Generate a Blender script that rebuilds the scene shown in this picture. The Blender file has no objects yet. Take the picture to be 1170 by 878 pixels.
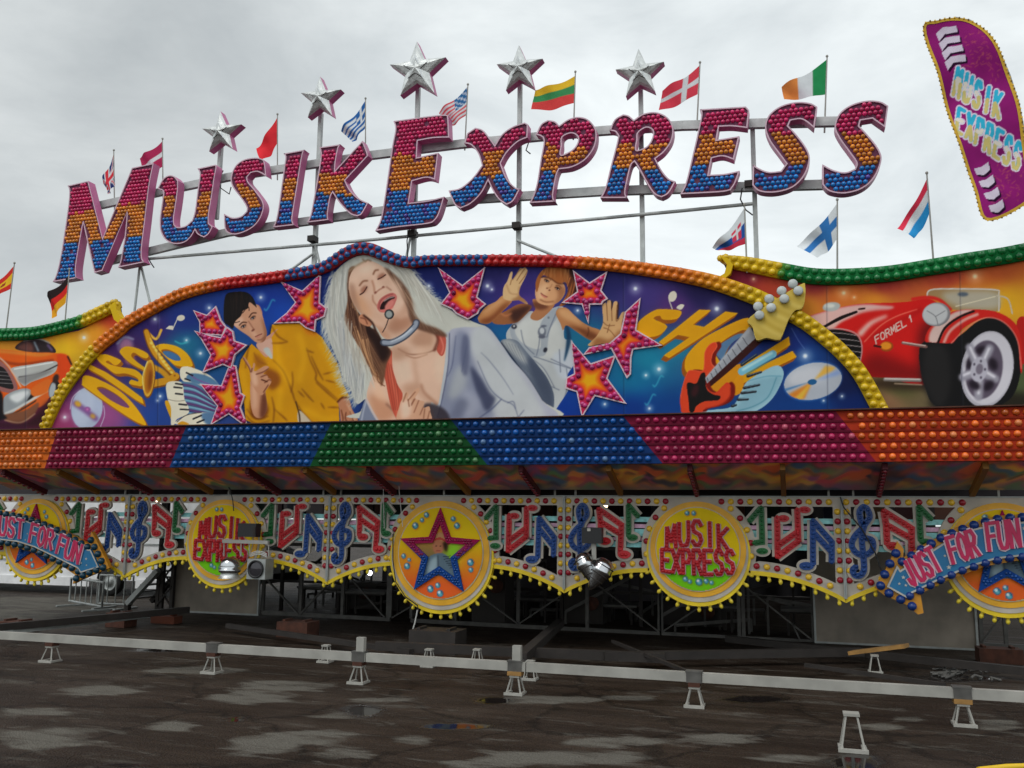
import bpy, math, random
import numpy as np
from mathutils import Vector, Matrix
from mathutils.geometry import tessellate_polygon
random.seed(7)
PI = math.pi

# ------------------------------------------------------------------ camera model (survey of the place)
FPX, PITCH, ROLL, YAW, CAMH = 1020.0, math.radians(8.66), math.radians(0.615), math.radians(17.02), 2.4
_cp, _sp, _cy, _sy, _cr, _sr = math.cos(PITCH), math.sin(PITCH), math.cos(YAW), math.sin(YAW), math.cos(ROLL), math.sin(ROLL)
FWD = np.array([-_sy*_cp, _cy*_cp, _sp]); _rt = np.array([_cy, _sy, 0.0]); _up = np.cross(_rt, FWD)
RIGHT = _rt*_cr + _up*_sr; UP = _up*_cr - _rt*_sr
def ray(u, v): return RIGHT*((u-585)/FPX) - UP*((v-439)/FPX) + FWD
def at(u, v, Y):
    """point of the vertical plane Y=const that the survey photo shows at (u, v)"""
    d = ray(u, v); p = d*(Y/d[1]); return (p[0], Y, p[2]+CAMH)
def ground(u, v, z=0.0):
    d = ray(u, v); t = (z-CAMH)/d[2]; return (d[0]*t, d[1]*t, z)
def uv_of(X, Y, Z):
    P = np.stack([X, Y, Z-CAMH], -1); z = P@FWD
    return 585+FPX*(P@RIGHT)/z, 439-FPX*(P@UP)/z

# ------------------------------------------------------------------ painter: airbrush pictures as colour arrays
class Canvas:
    def __init__(s, u0, v0, u1, v1, S):
        s.u0, s.v0, s.S = u0, v0, S
        s.W, s.H = int((u1-u0)*S), int((v1-v0)*S)
        s.a = np.zeros((s.H, s.W, 3)); s.org(0, 0, 1)
    def org(s, ox, oy, sc): s.ox, s.oy, s.sc = ox, oy, sc
    def T(s, pts):
        p = np.asarray(pts, float).reshape(-1, 2)
        return np.stack([(s.ox+p[:, 0]/s.sc-s.u0)*s.S, (s.oy+p[:, 1]/s.sc-s.v0)*s.S], 1)
    def _box(s, p, m):
        x0 = max(0, int(p[:, 0].min()-m)); x1 = min(s.W, int(p[:, 0].max()+m)+2)
        y0 = max(0, int(p[:, 1].min()-m)); y1 = min(s.H, int(p[:, 1].max()+m)+2)
        return x0, x1, y0, y1
    def mask(s, p, box, SS=2):
        x0, x1, y0, y1 = box
        xs = (np.arange((x1-x0)*SS)+.5)/SS+x0; ys = (np.arange((y1-y0)*SS)+.5)/SS+y0
        ins = np.zeros((len(ys), len(xs)), bool); n = len(p)
        for i in range(n):
            ax, ay = p[i]; bx, by = p[(i+1) % n]
            if ay == by: continue
            r = np.nonzero((ys > min(ay, by)) & (ys <= max(ay, by)))[0]
            if len(r) == 0: continue
            xi = ax+(ys[r]-ay)*(bx-ax)/(by-ay)
            ins[r] ^= xs[None, :] > xi[:, None]
        return ins.reshape(y1-y0, SS, x1-x0, SS).mean((1, 3))
    @staticmethod
    def blur(m, sg):
        if sg < .3: return m
        k = int(sg*2.5)+1; w = np.exp(-.5*(np.arange(-k, k+1)/sg)**2); w /= w.sum()
        for ax in (0, 1):
            o = np.zeros_like(m); pad = [(0, 0), (0, 0)]; pad[ax] = (k, k); q = np.pad(m, pad)
            for i, wi in enumerate(w):
                o += wi*(q[i:i+m.shape[0]] if ax == 0 else q[:, i:i+m.shape[1]])
            m = o
        return m
    def _clip(s, clip, box):
        x0, x1, y0, y1 = box
        return clip[y0:y1, x0:x1]
    def region(s, pts, smooth=True, soft=0):
        p = s.T(pts); p = spline(p) if smooth else p
        m = np.zeros((s.H, s.W)); b = s._box(p, 2+soft*3)
        if b[1] > b[0] and b[3] > b[2]: m[b[2]:b[3], b[0]:b[1]] = s.blur(s.mask(p, b), soft)
        return m
    def _put(s, m, col, a, clip, box):
        x0, x1, y0, y1 = box
        if clip is not None: m = m*s._clip(clip, box)
        m = (m*a)[..., None]
        if callable(col):
            U, V = np.meshgrid((np.arange(x0, x1)+.5)/s.S+s.u0, (np.arange(y0, y1)+.5)/s.S+s.v0); c = col(U, V)/255.
        else: c = np.array(col, float)/255.
        s.a[y0:y1, x0:x1] = s.a[y0:y1, x0:x1]*(1-m)+c*m
    def F(s, pts, col, soft=0, a=1., clip=None, smooth=True):
        p = s.T(pts); p = spline(p) if smooth else p
        sg = soft/s.sc*s.S; box = s._box(p, 2+sg*2.6)
        if box[1] <= box[0] or box[3] <= box[2]: return
        s._put(s.blur(s.mask(p, box), sg), col, a, clip, box)
    def L(s, pts, w, col, soft=0, a=1., clip=None, smooth=True, taper=0):
        p = s.T(pts)
        if smooth and len(p) > 2: p = spline(p, False)
        w = w/s.sc*s.S; sg = soft/s.sc*s.S; box = s._box(p, w+2+sg*2.6); x0, x1, y0, y1 = box
        if x1 <= x0 or y1 <= y0: return
        X, Y = np.meshgrid(np.arange(x0, x1)+.5, np.arange(y0, y1)+.5); m = np.zeros(X.shape); n = len(p)-1
        for i in range(n):
            a0, b0 = p[i], p[i+1]; d = b0-a0; l2 = (d**2).sum()+1e-9
            t = np.clip(((X-a0[0])*d[0]+(Y-a0[1])*d[1])/l2, 0, 1)
            dist = np.hypot(X-a0[0]-t*d[0], Y-a0[1]-t*d[1])
            ww = w
            if taper:
                f = (i+t)/n; ww = w*(1-taper*f) if taper > 0 else w*(1-abs(taper)*np.abs(2*f-1))
            m = np.maximum(m, np.clip(ww/2-dist+.5, 0, 1))
        s._put(s.blur(m, sg), col, a, clip, box)
    def E(s, c, rx, ry, col, rot=0, soft=0, a=1., clip=None):
        t = np.linspace(0, 2*PI, 40, endpoint=False); r = math.radians(rot)
        x, y = rx*np.cos(t), ry*np.sin(t)
        s.F(np.stack([c[0]+x*math.cos(r)-y*math.sin(r), c[1]+x*math.sin(r)+y*math.cos(r)], 1), col, soft, a, clip, False)
    def sample(s, u, v):
        x = np.clip((u-s.u0)*s.S-.5, 0, s.W-1.001); y = np.clip((v-s.v0)*s.S-.5, 0, s.H-1.001)
        xi, yi = x.astype(int), y.astype(int); fx, fy = (x-xi)[..., None], (y-yi)[..., None]; A = s.a
        return (A[yi, xi]*(1-fx)+A[yi, xi+1]*fx)*(1-fy)+(A[yi+1, xi]*(1-fx)+A[yi+1, xi+1]*fx)*fy
def spline(p, closed=True, n=6):
    p = np.asarray(p, float); N = len(p); out = []
    rng = range(N) if closed else range(N-1)
    for i in rng:
        if closed: a, b, c, d = p[i-1], p[i], p[(i+1) % N], p[(i+2) % N]
        else: a, b, c, d = p[max(i-1, 0)], p[i], p[i+1], p[min(i+2, N-1)]
        for k in range(n):
            t = k/n
            out.append(.5*((2*b)+(c-a)*t+(2*a-5*b+4*c-d)*t*t+(3*b-a-3*c+d)*t**3))
    if not closed: out.append(p[-1])
    return np.array(out)
def idw(pts, pw=2.2):
    P = np.array([q[0] for q in pts], float); Cc = np.array([q[1] for q in pts], float)
    def f(U, V):
        n = np.zeros(U.shape+(3,)); d = np.zeros(U.shape)
        for p, c in zip(P, Cc):
            w = 1/((U-p[0])**2+(V-p[1])**2*2+120)**(pw/2*1.35); n += w[..., None]*c; d += w
        return n/d[..., None]
    return f
def lin2(c0, c1, p0, p1):
    c0, c1 = np.array(c0, float), np.array(c1, float); d = np.array(p1, float)-p0
    def f(U, V):
        t = np.clip(((U-p0[0])*d[0]+(V-p0[1])*d[1])/(d@d), 0, 1)[..., None]; return c0*(1-t)+c1*t
    return f
def rad(c0, c1, c, r):
    c0, c1 = np.array(c0, float), np.array(c1, float)
    def f(U, V):
        t = np.clip(np.hypot(U-c[0], V-c[1])/r, 0, 1)[..., None]; return c0*(1-t)+c1*t
    return f
# stroke alphabet in a box 1 wide, 1 high, y downward
FONT = {
 'M': [[(0, 1), (.08, 0), (.5, .72), (.92, 0), (1, 1)]], 'U': [[(0, 0), (0, .7), (.2, .97), (.5, 1), (.8, .97), (1, .7), (1, 0)]],
 'S': [[(.95, .17), (.7, 0), (.3, 0), (.06, .2), (.2, .43), (.8, .57), (.95, .8), (.7, 1), (.3, 1), (.03, .83)]],
 'I': [[(.5, 0), (.5, 1)]], 'K': [[(0, 0), (0, 1)], [(.95, 0), (.1, .52), (1, 1)]],
 'E': [[(1, 0), (0, 0), (0, 1), (1, 1)], [(0, .48), (.8, .48)]], 'X': [[(0, 0), (1, 1)], [(1, 0), (0, 1)]],
 'P': [[(0, 1), (0, 0), (.7, 0), (.98, .25), (.7, .52), (.08, .52)]],
 'R': [[(0, 1), (0, 0), (.7, 0), (.98, .25), (.7, .5), (.08, .5)], [(.45, .52), (1, 1)]],
 'J': [[(.7, 0), (.7, .75), (.45, 1), (.12, .9), (0, .7)]], 'T': [[(0, 0), (1, 0)], [(.5, .03), (.5, 1)]],
 'F': [[(1, 0), (0, 0), (0, 1)], [(0, .48), (.8, .48)]], 'O': [[(.5, 0), (.12, .15), (0, .5), (.12, .85), (.5, 1), (.88, .85), (1, .5), (.88, .15), (.5, 0)]],
 'N': [[(0, 1), (0, 0), (1, 1), (1, 0)]], 'L': [[(0, 0), (0, 1), (1, 1)]], '1': [[(.15, .25), (.55, 0), (.55, 1)]],
}
# ------------------------------------------------------------------ the painted front: one canvas for the three boards
def paint_front():
    cv = Canvas(-25, 272, 1195, 500, 2); rg = random.Random(3)
    full = [(-30, 260), (1200, 260), (1200, 510), (-30, 510)]
    cen = idw([((60, 485), (150, 62, 104)), ((120, 475), (150, 80, 130)), ((175, 480), (40, 72, 140)), ((100, 420), (92, 40, 84)), ((150, 400), (72, 38, 92)),
               ((175, 375), (58, 40, 104)), ((215, 365), (30, 52, 124)), ((215, 395), (34, 112, 140)), ((180, 440), (24, 66, 130)), ((235, 400), (28, 88, 134)),
               ((300, 335), (22, 56, 140)), ((330, 360), (24, 72, 158)), ((365, 380), (16, 50, 116)), ((370, 330), (20, 40, 104)), ((490, 320), (20, 30, 92)),
               ((500, 345), (18, 42, 108)), ((560, 312), (36, 32, 88)), ((600, 350), (84, 60, 132)), ((590, 330), (58, 44, 112)), ((580, 385), (18, 96, 142)), ((640, 475), (14, 56, 136)),
               ((640, 430), (16, 60, 140)), ((700, 320), (38, 36, 92)), ((735, 340), (70, 56, 120)), ((665, 390), (28, 108, 136)), ((720, 430), (20, 110, 146)), ((740, 410), (28, 126, 152)),
               ((720, 470), (12, 56, 128)), ((770, 350), (88, 52, 112)), ((800, 335), (36, 28, 76)), ((850, 350), (26, 22, 66)), ((780, 400), (34, 128, 150)), ((800, 400), (70, 60, 120)),
               ((770, 470), (14, 66, 130)), ((900, 395), (24, 44, 112)), ((920, 410), (28, 70, 130)), ((960, 440), (18, 30, 76)), ((930, 465), (14, 66, 130)), ((980, 465), (12, 40, 100))])
    cv.F(full, cen, smooth=False)
    # left and right boards
    lw = [(-30, 375), (36, 388), (90, 378), (135, 356), (150, 366), (110, 403), (70, 455), (50, 495), (-30, 495)]
    wl = idw([((0, 392), (206, 142, 44)), ((40, 385), (204, 128, 46)), ((75, 400), (218, 176, 34)), ((105, 380), (214, 150, 44)), ((126, 362), (186, 66, 46)), ((95, 415), (196, 160, 40)),
              ((85, 430), (180, 140, 40)), ((70, 450), (84, 30, 44)), ((50, 480), (96, 28, 60)), ((10, 490), (80, 30, 66))])
    lwm = cv.region(lw, False); cv.F(lw, wl, smooth=False)
    rw = [(835, 300), (900, 312), (975, 318), (1060, 308), (1195, 280), (1195, 500), (1012, 500), (965, 405), (871, 342), (830, 325)]
    wr = idw([((850, 315), (118, 30, 56)), ((880, 330), (166, 66, 46)), ((930, 325), (142, 46, 56)), ((920, 350), (204, 136, 48)), ((960, 340), (198, 112, 48)), ((1010, 325), (160, 56, 52)),
              ((1000, 345), (208, 138, 44)), ((1080, 318), (166, 62, 50)), ((1090, 340), (210, 142, 44)), ((1140, 305), (176, 86, 46)), ((1150, 345), (216, 164, 40)), ((1015, 460), (146, 110, 82)),
              ((1030, 445), (92, 92, 56)), ((1060, 460), (110, 96, 70)), ((1168, 440), (82, 92, 60)), ((1165, 465), (90, 100, 70))])
    cv.F(rw, wr, smooth=False)
    def spark(x, y, r, col=(225, 232, 240)):
        cv.org(0, 0, 1); cv.E((x, y), r*2.4, r*2.4, col, soft=r*1.2, a=.45); cv.E((x, y), r*.75, r*.75, col, soft=r*.3)
    for q in [(177, 365, 2), (213, 389, 1.4), (229, 404, 2), (183, 453, 1.6), (180, 458, 1), (239, 352, 1.8), (298, 340, 2), (490, 327, 1.8), (557, 327, 2.4), (562, 331, 1.2), (726, 330, 2.6), (753, 422, 2.6),
              (738, 429, 1.6), (691, 462, 1.6), (742, 467, 1.8), (742, 490, 1), (819, 353, 3.2), (920, 407, 3.2), (660, 355, 1.6), (962, 453, 1.4), (941, 458, 1.2), (74, 477, 2), (96, 386, 2.2)]: spark(*q)
    for q in [(861, 319, 1.6), (964, 335, 2.8), (1114, 316, 3.4), (976, 340, 1.2)]: spark(*q, col=(240, 200, 160))
    cv.org(0, 0, 1)
    for x, y in ((350, 348), (308, 350), (752, 437), (743, 458)):
        cv.L([(x-6, y+3), (x-4, y+5), (x-1, y+1), (x+3, y-7), (x+6, y-6)], 1.4, (70, 170, 190), soft=.6, a=.75)
    cv.L([(200, 390), (207, 393), (214, 391)], 1.5, (70, 190, 190), soft=.5, a=.7)
    # ---- discs on the left
    cv.org(0, 340, 5.4875)
    cv.E((545, 695), 98, 132, (150, 160, 186), rot=8, soft=2); cv.E((520, 690), 66, 120, (176, 184, 204), rot=8, soft=14, a=.8)
    cv.E((545, 695), 96, 130, (190, 196, 210), rot=8, soft=2, a=.5); cv.L([(470, 665), (530, 705), (600, 760)], 34, (120, 70, 130), soft=8, a=.8)
    cv.E((488, 668), 22, 16, (204, 160, 60), rot=35, soft=5); cv.E((582, 745), 18, 14, (190, 150, 80), rot=35, soft=5); cv.E((548, 702), 20, 16, (150, 90, 150), soft=3); cv.E((548, 702), 8, 7, (190, 120, 170), soft=2)
    cv.L([(500, 585), (455, 630), (440, 700)], 6, (200, 190, 205), soft=1, a=.8); cv.L([(630, 810), (655, 740), (650, 680)], 5, (190, 190, 205), soft=1, a=.8)
    cv.E((785, 300), 55, 62, (120, 100, 140), soft=6, a=.7); cv.E((790, 300), 36, 40, (170, 120, 150), soft=8, a=.8); cv.L([(735, 290), (780, 250), (835, 262)], 14, (150, 150, 176), soft=4, a=.8); cv.E((815, 390), 30, 30, (190, 130, 140), soft=10, a=.8)
    # ---- DISCO
    cv.org(70, 350, 6.5)
    def slab(polys, holes=(), dx=18, dy=22, top=(222, 172, 22), low=(214, 140, 20), side=(150, 92, 20), sm=True):
        for P_ in polys:
            for k in range(6, 0, -1):
                f = k/6; cv.F([(x+dx*f, y+dy*f) for x, y in P_], side, smooth=sm)
        for P_ in polys: cv.F(P_, top, smooth=sm)
        for P_ in polys: cv.F(P_, low, a=.35, soft=14, smooth=sm)
        for P_, c in holes:
            cv.F(P_, side); cv.F([(x+dx*.6, y+dy*.55) for x, y in P_], c, clip=cv.region(P_), soft=2)
    slab([[(155, 575), (165, 520), (230, 525), (370, 590), (470, 660), (560, 760), (630, 878), (560, 860), (430, 780), (270, 670), (160, 590)]], [([(265, 605), (320, 605), (430, 670), (505, 745), (470, 750), (370, 700), (290, 640)], (120, 74, 110))])
    slab([[(200, 465), (215, 435), (330, 490), (480, 590), (600, 680), (612, 728), (560, 700), (430, 610), (300, 520)]], sm=False)
    slab([[(265, 370), (330, 358), (430, 395), (440, 415), (400, 440), (350, 405), (335, 420), (420, 450), (540, 470), (600, 520), (600, 590), (560, 590), (505, 575), (520, 548), (570, 560), (560, 530), (480, 500), (400, 500), (330, 450), (275, 405)]])
    slab([[(436, 330), (480, 300), (560, 312), (640, 352), (640, 385), (600, 380), (540, 345), (520, 372), (570, 420), (640, 470), (660, 500), (600, 470), (510, 420), (450, 365)]])
    slab([[(700, 300), (760, 280), (860, 300), (940, 360), (975, 440), (930, 450), (850, 440), (800, 400), (740, 340)]], [([(742, 330), (790, 322), (860, 355), (888, 398), (850, 405), (790, 380)], (70, 110, 150))])
    # ---- saxophone
    bras, bd, bl_ = (196, 142, 34), (126, 76, 20), (226, 192, 90)
    cv.L([(742, 178), (715, 235), (690, 240), (640, 190)], 20, (190, 140, 60)); cv.L([(742, 178), (715, 235), (690, 240), (640, 190)], 7, bl_, soft=3)
    cv.L([(630, 190), (670, 300), (740, 400), (820, 500)], 62, bd, taper=-.25); cv.L([(632, 190), (672, 300), (740, 400), (830, 495)], 48, bras, taper=-.3)
    cv.L([(850, 530), (780, 560), (680, 580)], 66, bd); cv.L([(850, 520), (790, 552), (680, 575)], 52, bras); cv.L([(650, 440), (740, 480), (800, 540)], 40, bras, soft=4)
    for k in range(9): cv.E((668+k*19, 275+k*27), 13, 10, bl_, rot=30, soft=3); cv.E((690+k*19, 300+k*27), 7, 6, bd, soft=3)
    cv.L([(660, 240), (730, 380), (800, 470)], 8, (236, 206, 120), soft=4, a=.8)
    cv.E((652, 540), 46, 145, bd, rot=5); cv.E((650, 535), 42, 138, (206, 160, 56), rot=5); cv.E((650, 535), 30, 116, (176, 112, 24), rot=5, soft=4); cv.E((660, 550), 12, 80, (120, 60, 16), rot=5, soft=10); cv.L([(612, 620), (605, 520), (640, 410)], 7, (236, 210, 130), soft=2)
    # notes
    cr = (206, 198, 182)
    cv.E((888, 88), 30, 22, cr, rot=-10); cv.L([(862, 96), (830, 165)], 7, cr); cv.F([(775, 168), (800, 146), (830, 146), (832, 178), (800, 172)], cr, smooth=False)
    # ---- accordion
    ks = (214, 206, 186); bl = (88, 122, 150)
    cv.F([(770, 720), (795, 705), (830, 760), (840, 878), (820, 850)], (206, 156, 30))
    cv.F([(885, 465), (930, 448), (1010, 470), (1110, 520), (1170, 590), (1100, 600), (960, 580), (890, 540)], ks)
    cv.F([(960, 500), (1060, 510), (1140, 550), (1160, 590), (1010, 580), (930, 540)], bl, soft=3); cv.L([(950, 505), (1010, 545), (1110, 585)], 8, (120, 84, 140), soft=2)
    cv.F([(775, 600), (800, 565), (900, 560), (1010, 580), (1120, 660), (1150, 780), (1120, 800), (1000, 790), (860, 740), (800, 690)], bl)
    for k in range(5):
        y = 570+k*44
        cv.L([(880, y+10), (1000, y+34), (1140, 700+k*26)], 15, (98, 62, 110), soft=2); cv.L([(880, y+34), (1000, y+56), (1140, 716+k*26)], 11, (130, 172, 188), soft=3); cv.L([(880, y+22), (1000, y+46), (1140, 708+k*26)], 3, (40, 40, 66), soft=1)
    cv.F([(778, 600), (800, 562), (880, 562), (905, 600), (915, 690), (945, 750), (940, 800), (860, 840), (840, 878), (815, 878), (815, 760), (790, 690)], ks)
    cv.F([(860, 850), (960, 800), (1060, 790), (1150, 800), (1100, 878), (860, 878)], ks); cv.F([(1040, 800), (1150, 790), (1160, 878), (1080, 878)], (90, 120, 150), soft=6)
    cv.L([(790, 690), (850, 705), (920, 700)], 4, (120, 110, 100), soft=1)
    for a, b in [((850, 575), (900, 583)), ((838, 602), (895, 608)), ((850, 650), (900, 655)), ((875, 728), (930, 734)), ((885, 766), (945, 770)), ((930, 495), (975, 515)), ((920, 540), (955, 552)), ((980, 838), (1040, 812)), ((1010, 865), (1060, 845))]: cv.L([a, b], 12, (36, 36, 42))
    cv.L([(860, 860), (930, 810), (1040, 790)], 5, (60, 50, 40), soft=1); cv.F([(865, 878), (900, 855), (950, 878)], (206, 150, 40))
    # ---- SHOW
    cv.org(740, 300, 7.3125)
    yl = dict(dx=-26, dy=34, top=(212, 162, 18), low=(200, 130, 18), side=(148, 84, 22))
    slab([[(-100, 560), (-60, 480), (60, 400), (160, 392), (275, 405), (270, 450), (230, 475), (130, 478), (100, 445), (50, 470), (150, 520), (155, 555), (90, 610), (-10, 625), (-60, 600)]], **yl)
    slab([[(430, 395), (530, 400), (380, 520), (470, 540), (650, 410), (755, 425), (180, 800), (135, 778), (350, 625), (255, 605), (130, 690), (95, 665)]], sm=False, **yl)
    slab([[(310, 850), (340, 760), (460, 640), (640, 540), (800, 470), (870, 480), (860, 560), (780, 570), (640, 650), (560, 740), (620, 860), (600, 900), (420, 960), (330, 920)]], [([(560, 720), (660, 640), (770, 580), (820, 590), (700, 680), (640, 800), (600, 800)], (90, 120, 150))], **yl)
    slab([[(800, 860), (1180, 620), (1190, 690), (900, 880), (640, 1050), (560, 1090), (420, 1000)], [(870, 900), (1210, 740), (1245, 790), (900, 960), (700, 1060), (640, 1020)]], sm=False, **yl)
    cv.F([(560, 960), (760, 850), (860, 880), (720, 1000), (600, 1100), (520, 1060)], (200, 136, 22)); cv.F([(760, 940), (800, 960), (790, 1080), (700, 1110), (720, 1000)], (206, 140, 20))
    cv.E((208, 285), 34, 46, cr, rot=20); cv.L([(180, 320), (205, 388)], 8, cr); cv.F([(240, 380), (270, 352), (305, 358), (280, 395)], cr)
    # keyboard with blue keys
    cv.org(760, 370, 7.3125)
    kb = (150, 184, 194)
    cv.F([(100, 752), (400, 720), (560, 690), (640, 560), (690, 480), (850, 380), (940, 350), (985, 390), (980, 470), (900, 620), (780, 720), (640, 752)], kb)
    cv.F([(700, 500), (940, 440), (975, 455), (890, 610), (760, 700), (640, 740), (420, 750), (600, 700)], (126, 164, 178), soft=12, a=.7); cv.L([(930, 450), (860, 610), (740, 690), (600, 730)], 8, (90, 140, 156), soft=3); cv.L([(690, 480), (850, 440), (970, 440)], 6, (96, 150, 168), soft=3)
    cv.L([(640, 400), (900, 255)], 64, (120, 178, 196)); cv.L([(650, 385), (890, 245)], 22, (176, 212, 216), soft=6); cv.L([(680, 425), (905, 290)], 10, (60, 116, 140), soft=4)
    for a, b in [((640, 345), (760, 262)), ((690, 440), (800, 405)), ((660, 538), (785, 512)), ((640, 580), (755, 568)), ((610, 635), (690, 632)), ((560, 690), (590, 680))]: cv.L([a, b], 24, (40, 42, 48), taper=.2); cv.L([(a[0], a[1]-6), (b[0], b[1]-6)], 5, (110, 130, 140), soft=1)
    # CD
    cv.org(860, 350, 6.756)
    cv.E((465, 580), 232, 148, (60, 110, 170), rot=-14, soft=6, a=.8); cv.E((465, 580), 225, 140, (172, 176, 184), rot=-12, soft=1); cv.E((430, 540), 160, 70, (196, 196, 200), rot=-12, soft=20, a=.8)
    clp = cv.region([(465+225*math.cos(t)*math.cos(.21)+140*math.sin(t)*math.sin(.21), 580-225*math.cos(t)*math.sin(.21)+140*math.sin(t)*math.cos(.21)) for t in np.linspace(0, 6.2, 40)], False)
    cv.F([(460, 580), (260, 690), (340, 720), (400, 715)], (206, 130, 50), soft=9, clip=clp, smooth=False); cv.F([(460, 580), (320, 715), (380, 720)], (220, 176, 70), soft=8, clip=clp, smooth=False)
    cv.F([(460, 580), (240, 640), (245, 660)], (90, 130, 170), soft=4, clip=clp, smooth=False); cv.F([(470, 575), (560, 460), (640, 470), (620, 500)], (214, 170, 80), soft=8, clip=clp, smooth=False); cv.F([(470, 580), (660, 490), (690, 520), (640, 540)], (140, 160, 200), soft=10, clip=clp, smooth=False)
    cv.E((460, 586), 36, 22, (40, 96, 140), rot=-8, soft=1); cv.L([(300, 170), (350, 260), (400, 330)], 4, (130, 150, 200), soft=2, a=.7)
    # ---- guitar
    cv.org(760, 370, 7.3125)
    cv.L([(370, 490), (560, 330), (780, 130)], 70, (60, 24, 22)); body = [(125, 620), (150, 500), (190, 400), (240, 388), (310, 395), (325, 340), (330, 240), (370, 175), (420, 155), (435, 195), (395, 260), (390, 330), (420, 380), (340, 470), (360, 550), (420, 575), (480, 520), (520, 490), (550, 530), (540, 620), (470, 680), (330, 715), (300, 740), (150, 745), (130, 700)]
    cv.F([(x+34, y-4) for x, y in body], (120, 26, 16), soft=3); cv.F(body, (200, 66, 36)); cm = cv.region(body)
    cv.F([(x+10, y+12) for x, y in body], (206, 74, 40), soft=12, a=.6, clip=cm); cv.L(body[:13], 10, (226, 120, 90), soft=4, a=.6, clip=cm); cv.L([(340, 715), (470, 680), (545, 610), (552, 530)], 14, (130, 30, 18), soft=6, clip=cm)
    cv.F([(180, 520), (200, 490), (260, 500), (300, 420), (335, 420), (345, 540), (400, 590), (460, 605), (440, 640), (330, 650), (260, 690), (240, 735), (205, 735), (195, 640)], (26, 22, 22)); cv.E((250, 560), 30, 55, (60, 26, 30), rot=20, soft=10)
    neck = [(330, 460), (700, 30), (770, 120), (370, 490), (340, 500)]
    cv.F([(335, 455), (705, 25), (768, 110), (350, 500)], (150, 152, 158), smooth=False); cv.F([(335, 455), (705, 25), (725, 50), (342, 470)], (176, 178, 182), soft=8, a=.7, smooth=False)
    for k in range(9):
        f = 1-(1-k/9.)**.8; x = 350+f*360; y = 452-f*405; cv.L([(x, y), (x+10+f*50, y+30+f*60)], 5, (60, 60, 66))
    # ---- red racer on the right board
    cv.org(840, 300, 6.5)
    red, rd, rl = (196, 30, 26), (112, 14, 16), (226, 90, 70)
    cv.E((1950, 1050), 520, 90, (40, 34, 26), soft=26, a=.9); cv.E((1300, 900), 300, 50, (50, 34, 26), soft=22, a=.8)
    bodyr = [(540, 415), (640, 370), (800, 330), (960, 305), (1170, 300), (1300, 290), (1420, 270), (1500, 300), (1560, 370), (1620, 420), (1660, 560), (1640, 760), (1500, 900), (1300, 900), (1150, 860), (1010, 850), (940, 820), (930, 690), (900, 590), (800, 520), (640, 490)]
    cv.F(bodyr, red); cb = cv.region(bodyr)
    cv.F([(540, 415), (640, 370), (800, 330), (960, 310), (1080, 318), (1180, 330), (1130, 360), (960, 380), (800, 440), (720, 500), (640, 490)], (208, 170, 164), soft=8, clip=cb)
    cv.F([(900, 400), (1040, 360), (1200, 350), (1330, 320), (1200, 420), (1000, 520), (950, 560), (860, 500)], red, soft=14, clip=cb)
    cv.L([(650, 485), (780, 415), (900, 368)], 26, (28, 20, 20), taper=-.3); cv.L([(920, 348), (960, 342)], 14, (60, 30, 30))
    cv.L([(930, 530), (1010, 450), (1120, 400)], 44, (222, 180, 170), soft=12, clip=cb, taper=.5); cv.L([(960, 590), (1080, 470), (1200, 400), (1350, 350)], 8, (230, 120, 100), soft=3, clip=cb)
    cv.L([(1020, 560), (1180, 470), (1380, 350)], 26, (160, 20, 20), soft=14, clip=cb, a=.7)
    cv.F([(960, 700), (1100, 680), (1300, 760), (1500, 800), (1500, 900), (1000, 860)], rd, soft=40, clip=cb, a=.8); cv.F([(1380, 480), (1660, 420), (1660, 900), (1400, 900)], (90, 12, 14), soft=36, clip=cb, a=.8)
    # grille
    gr = [(655, 500), (760, 498), (860, 520), (915, 560), (938, 640), (925, 750), (890, 745), (760, 620)]
    cv.F(gr, (20, 18, 18)); cg = cv.region(gr)
    for k in range(6): cv.L([(650, 520+k*44), (800, 528+k*42), (940, 548+k*40)], 6, (150, 140, 140), soft=1, clip=cg)
    cv.L([(660, 498), (780, 494), (880, 520), (928, 570), (942, 650), (925, 752)], 9, (190, 150, 150), soft=2)
    cv.E((715, 330), 66, 34, (168, 172, 170), rot=-8, soft=3); cv.E((700, 322), 40, 16, (204, 204, 196), soft=6)
    # FORMEL 1
    x = 1042.
    for i, ch in enumerate('FORMEL1'):
        if ch == '1': x += 18
        w_, h_ = (36, 52) if ch != '1' else (24, 46)
        y = 552-(x-1042)*.6
        for st in FONT[ch]: cv.L([(x+px*w_*.8+py*12-6, y+py*h_-px*w_*.5) for px, py in st], 9, (206, 186, 176), smooth=False)
        x += w_*1.08
    cv.E((1125, 625), 50, 38, (150, 70, 20), rot=-5); cv.E((1120, 620), 40, 28, (226, 140, 40), soft=4); cv.L([(1035, 620), (1080, 628)], 16, (70, 20, 20))
    cv.org(1010, 300, 4.875)
    # windscreen
    cv.F([(240, 195), (262, 155), (420, 150), (620, 155), (640, 180), (640, 270), (500, 262), (380, 262), (310, 210)], (150, 130, 96), a=.85); cv.F([(330, 170), (620, 165), (630, 255), (420, 250)], (176, 172, 160), soft=14, a=.8)
    cv.L([(240, 195), (262, 153), (420, 148), (620, 153), (640, 180), (640, 270)], 8, (196, 190, 180)); cv.L([(400, 245), (620, 190)], 6, (206, 196, 170)); cv.E((440, 178), 30, 12, (90, 100, 110), soft=4)
    cv.L([(630, 185), (690, 205), (715, 285)], 8, (190, 180, 160)); cv.L([(160, 205), (240, 195), (310, 210), (370, 262)], 18, (200, 40, 34), soft=3)
    cv.F([(740, 330), (800, 325), (800, 545), (760, 540)], (180, 36, 30))
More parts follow.
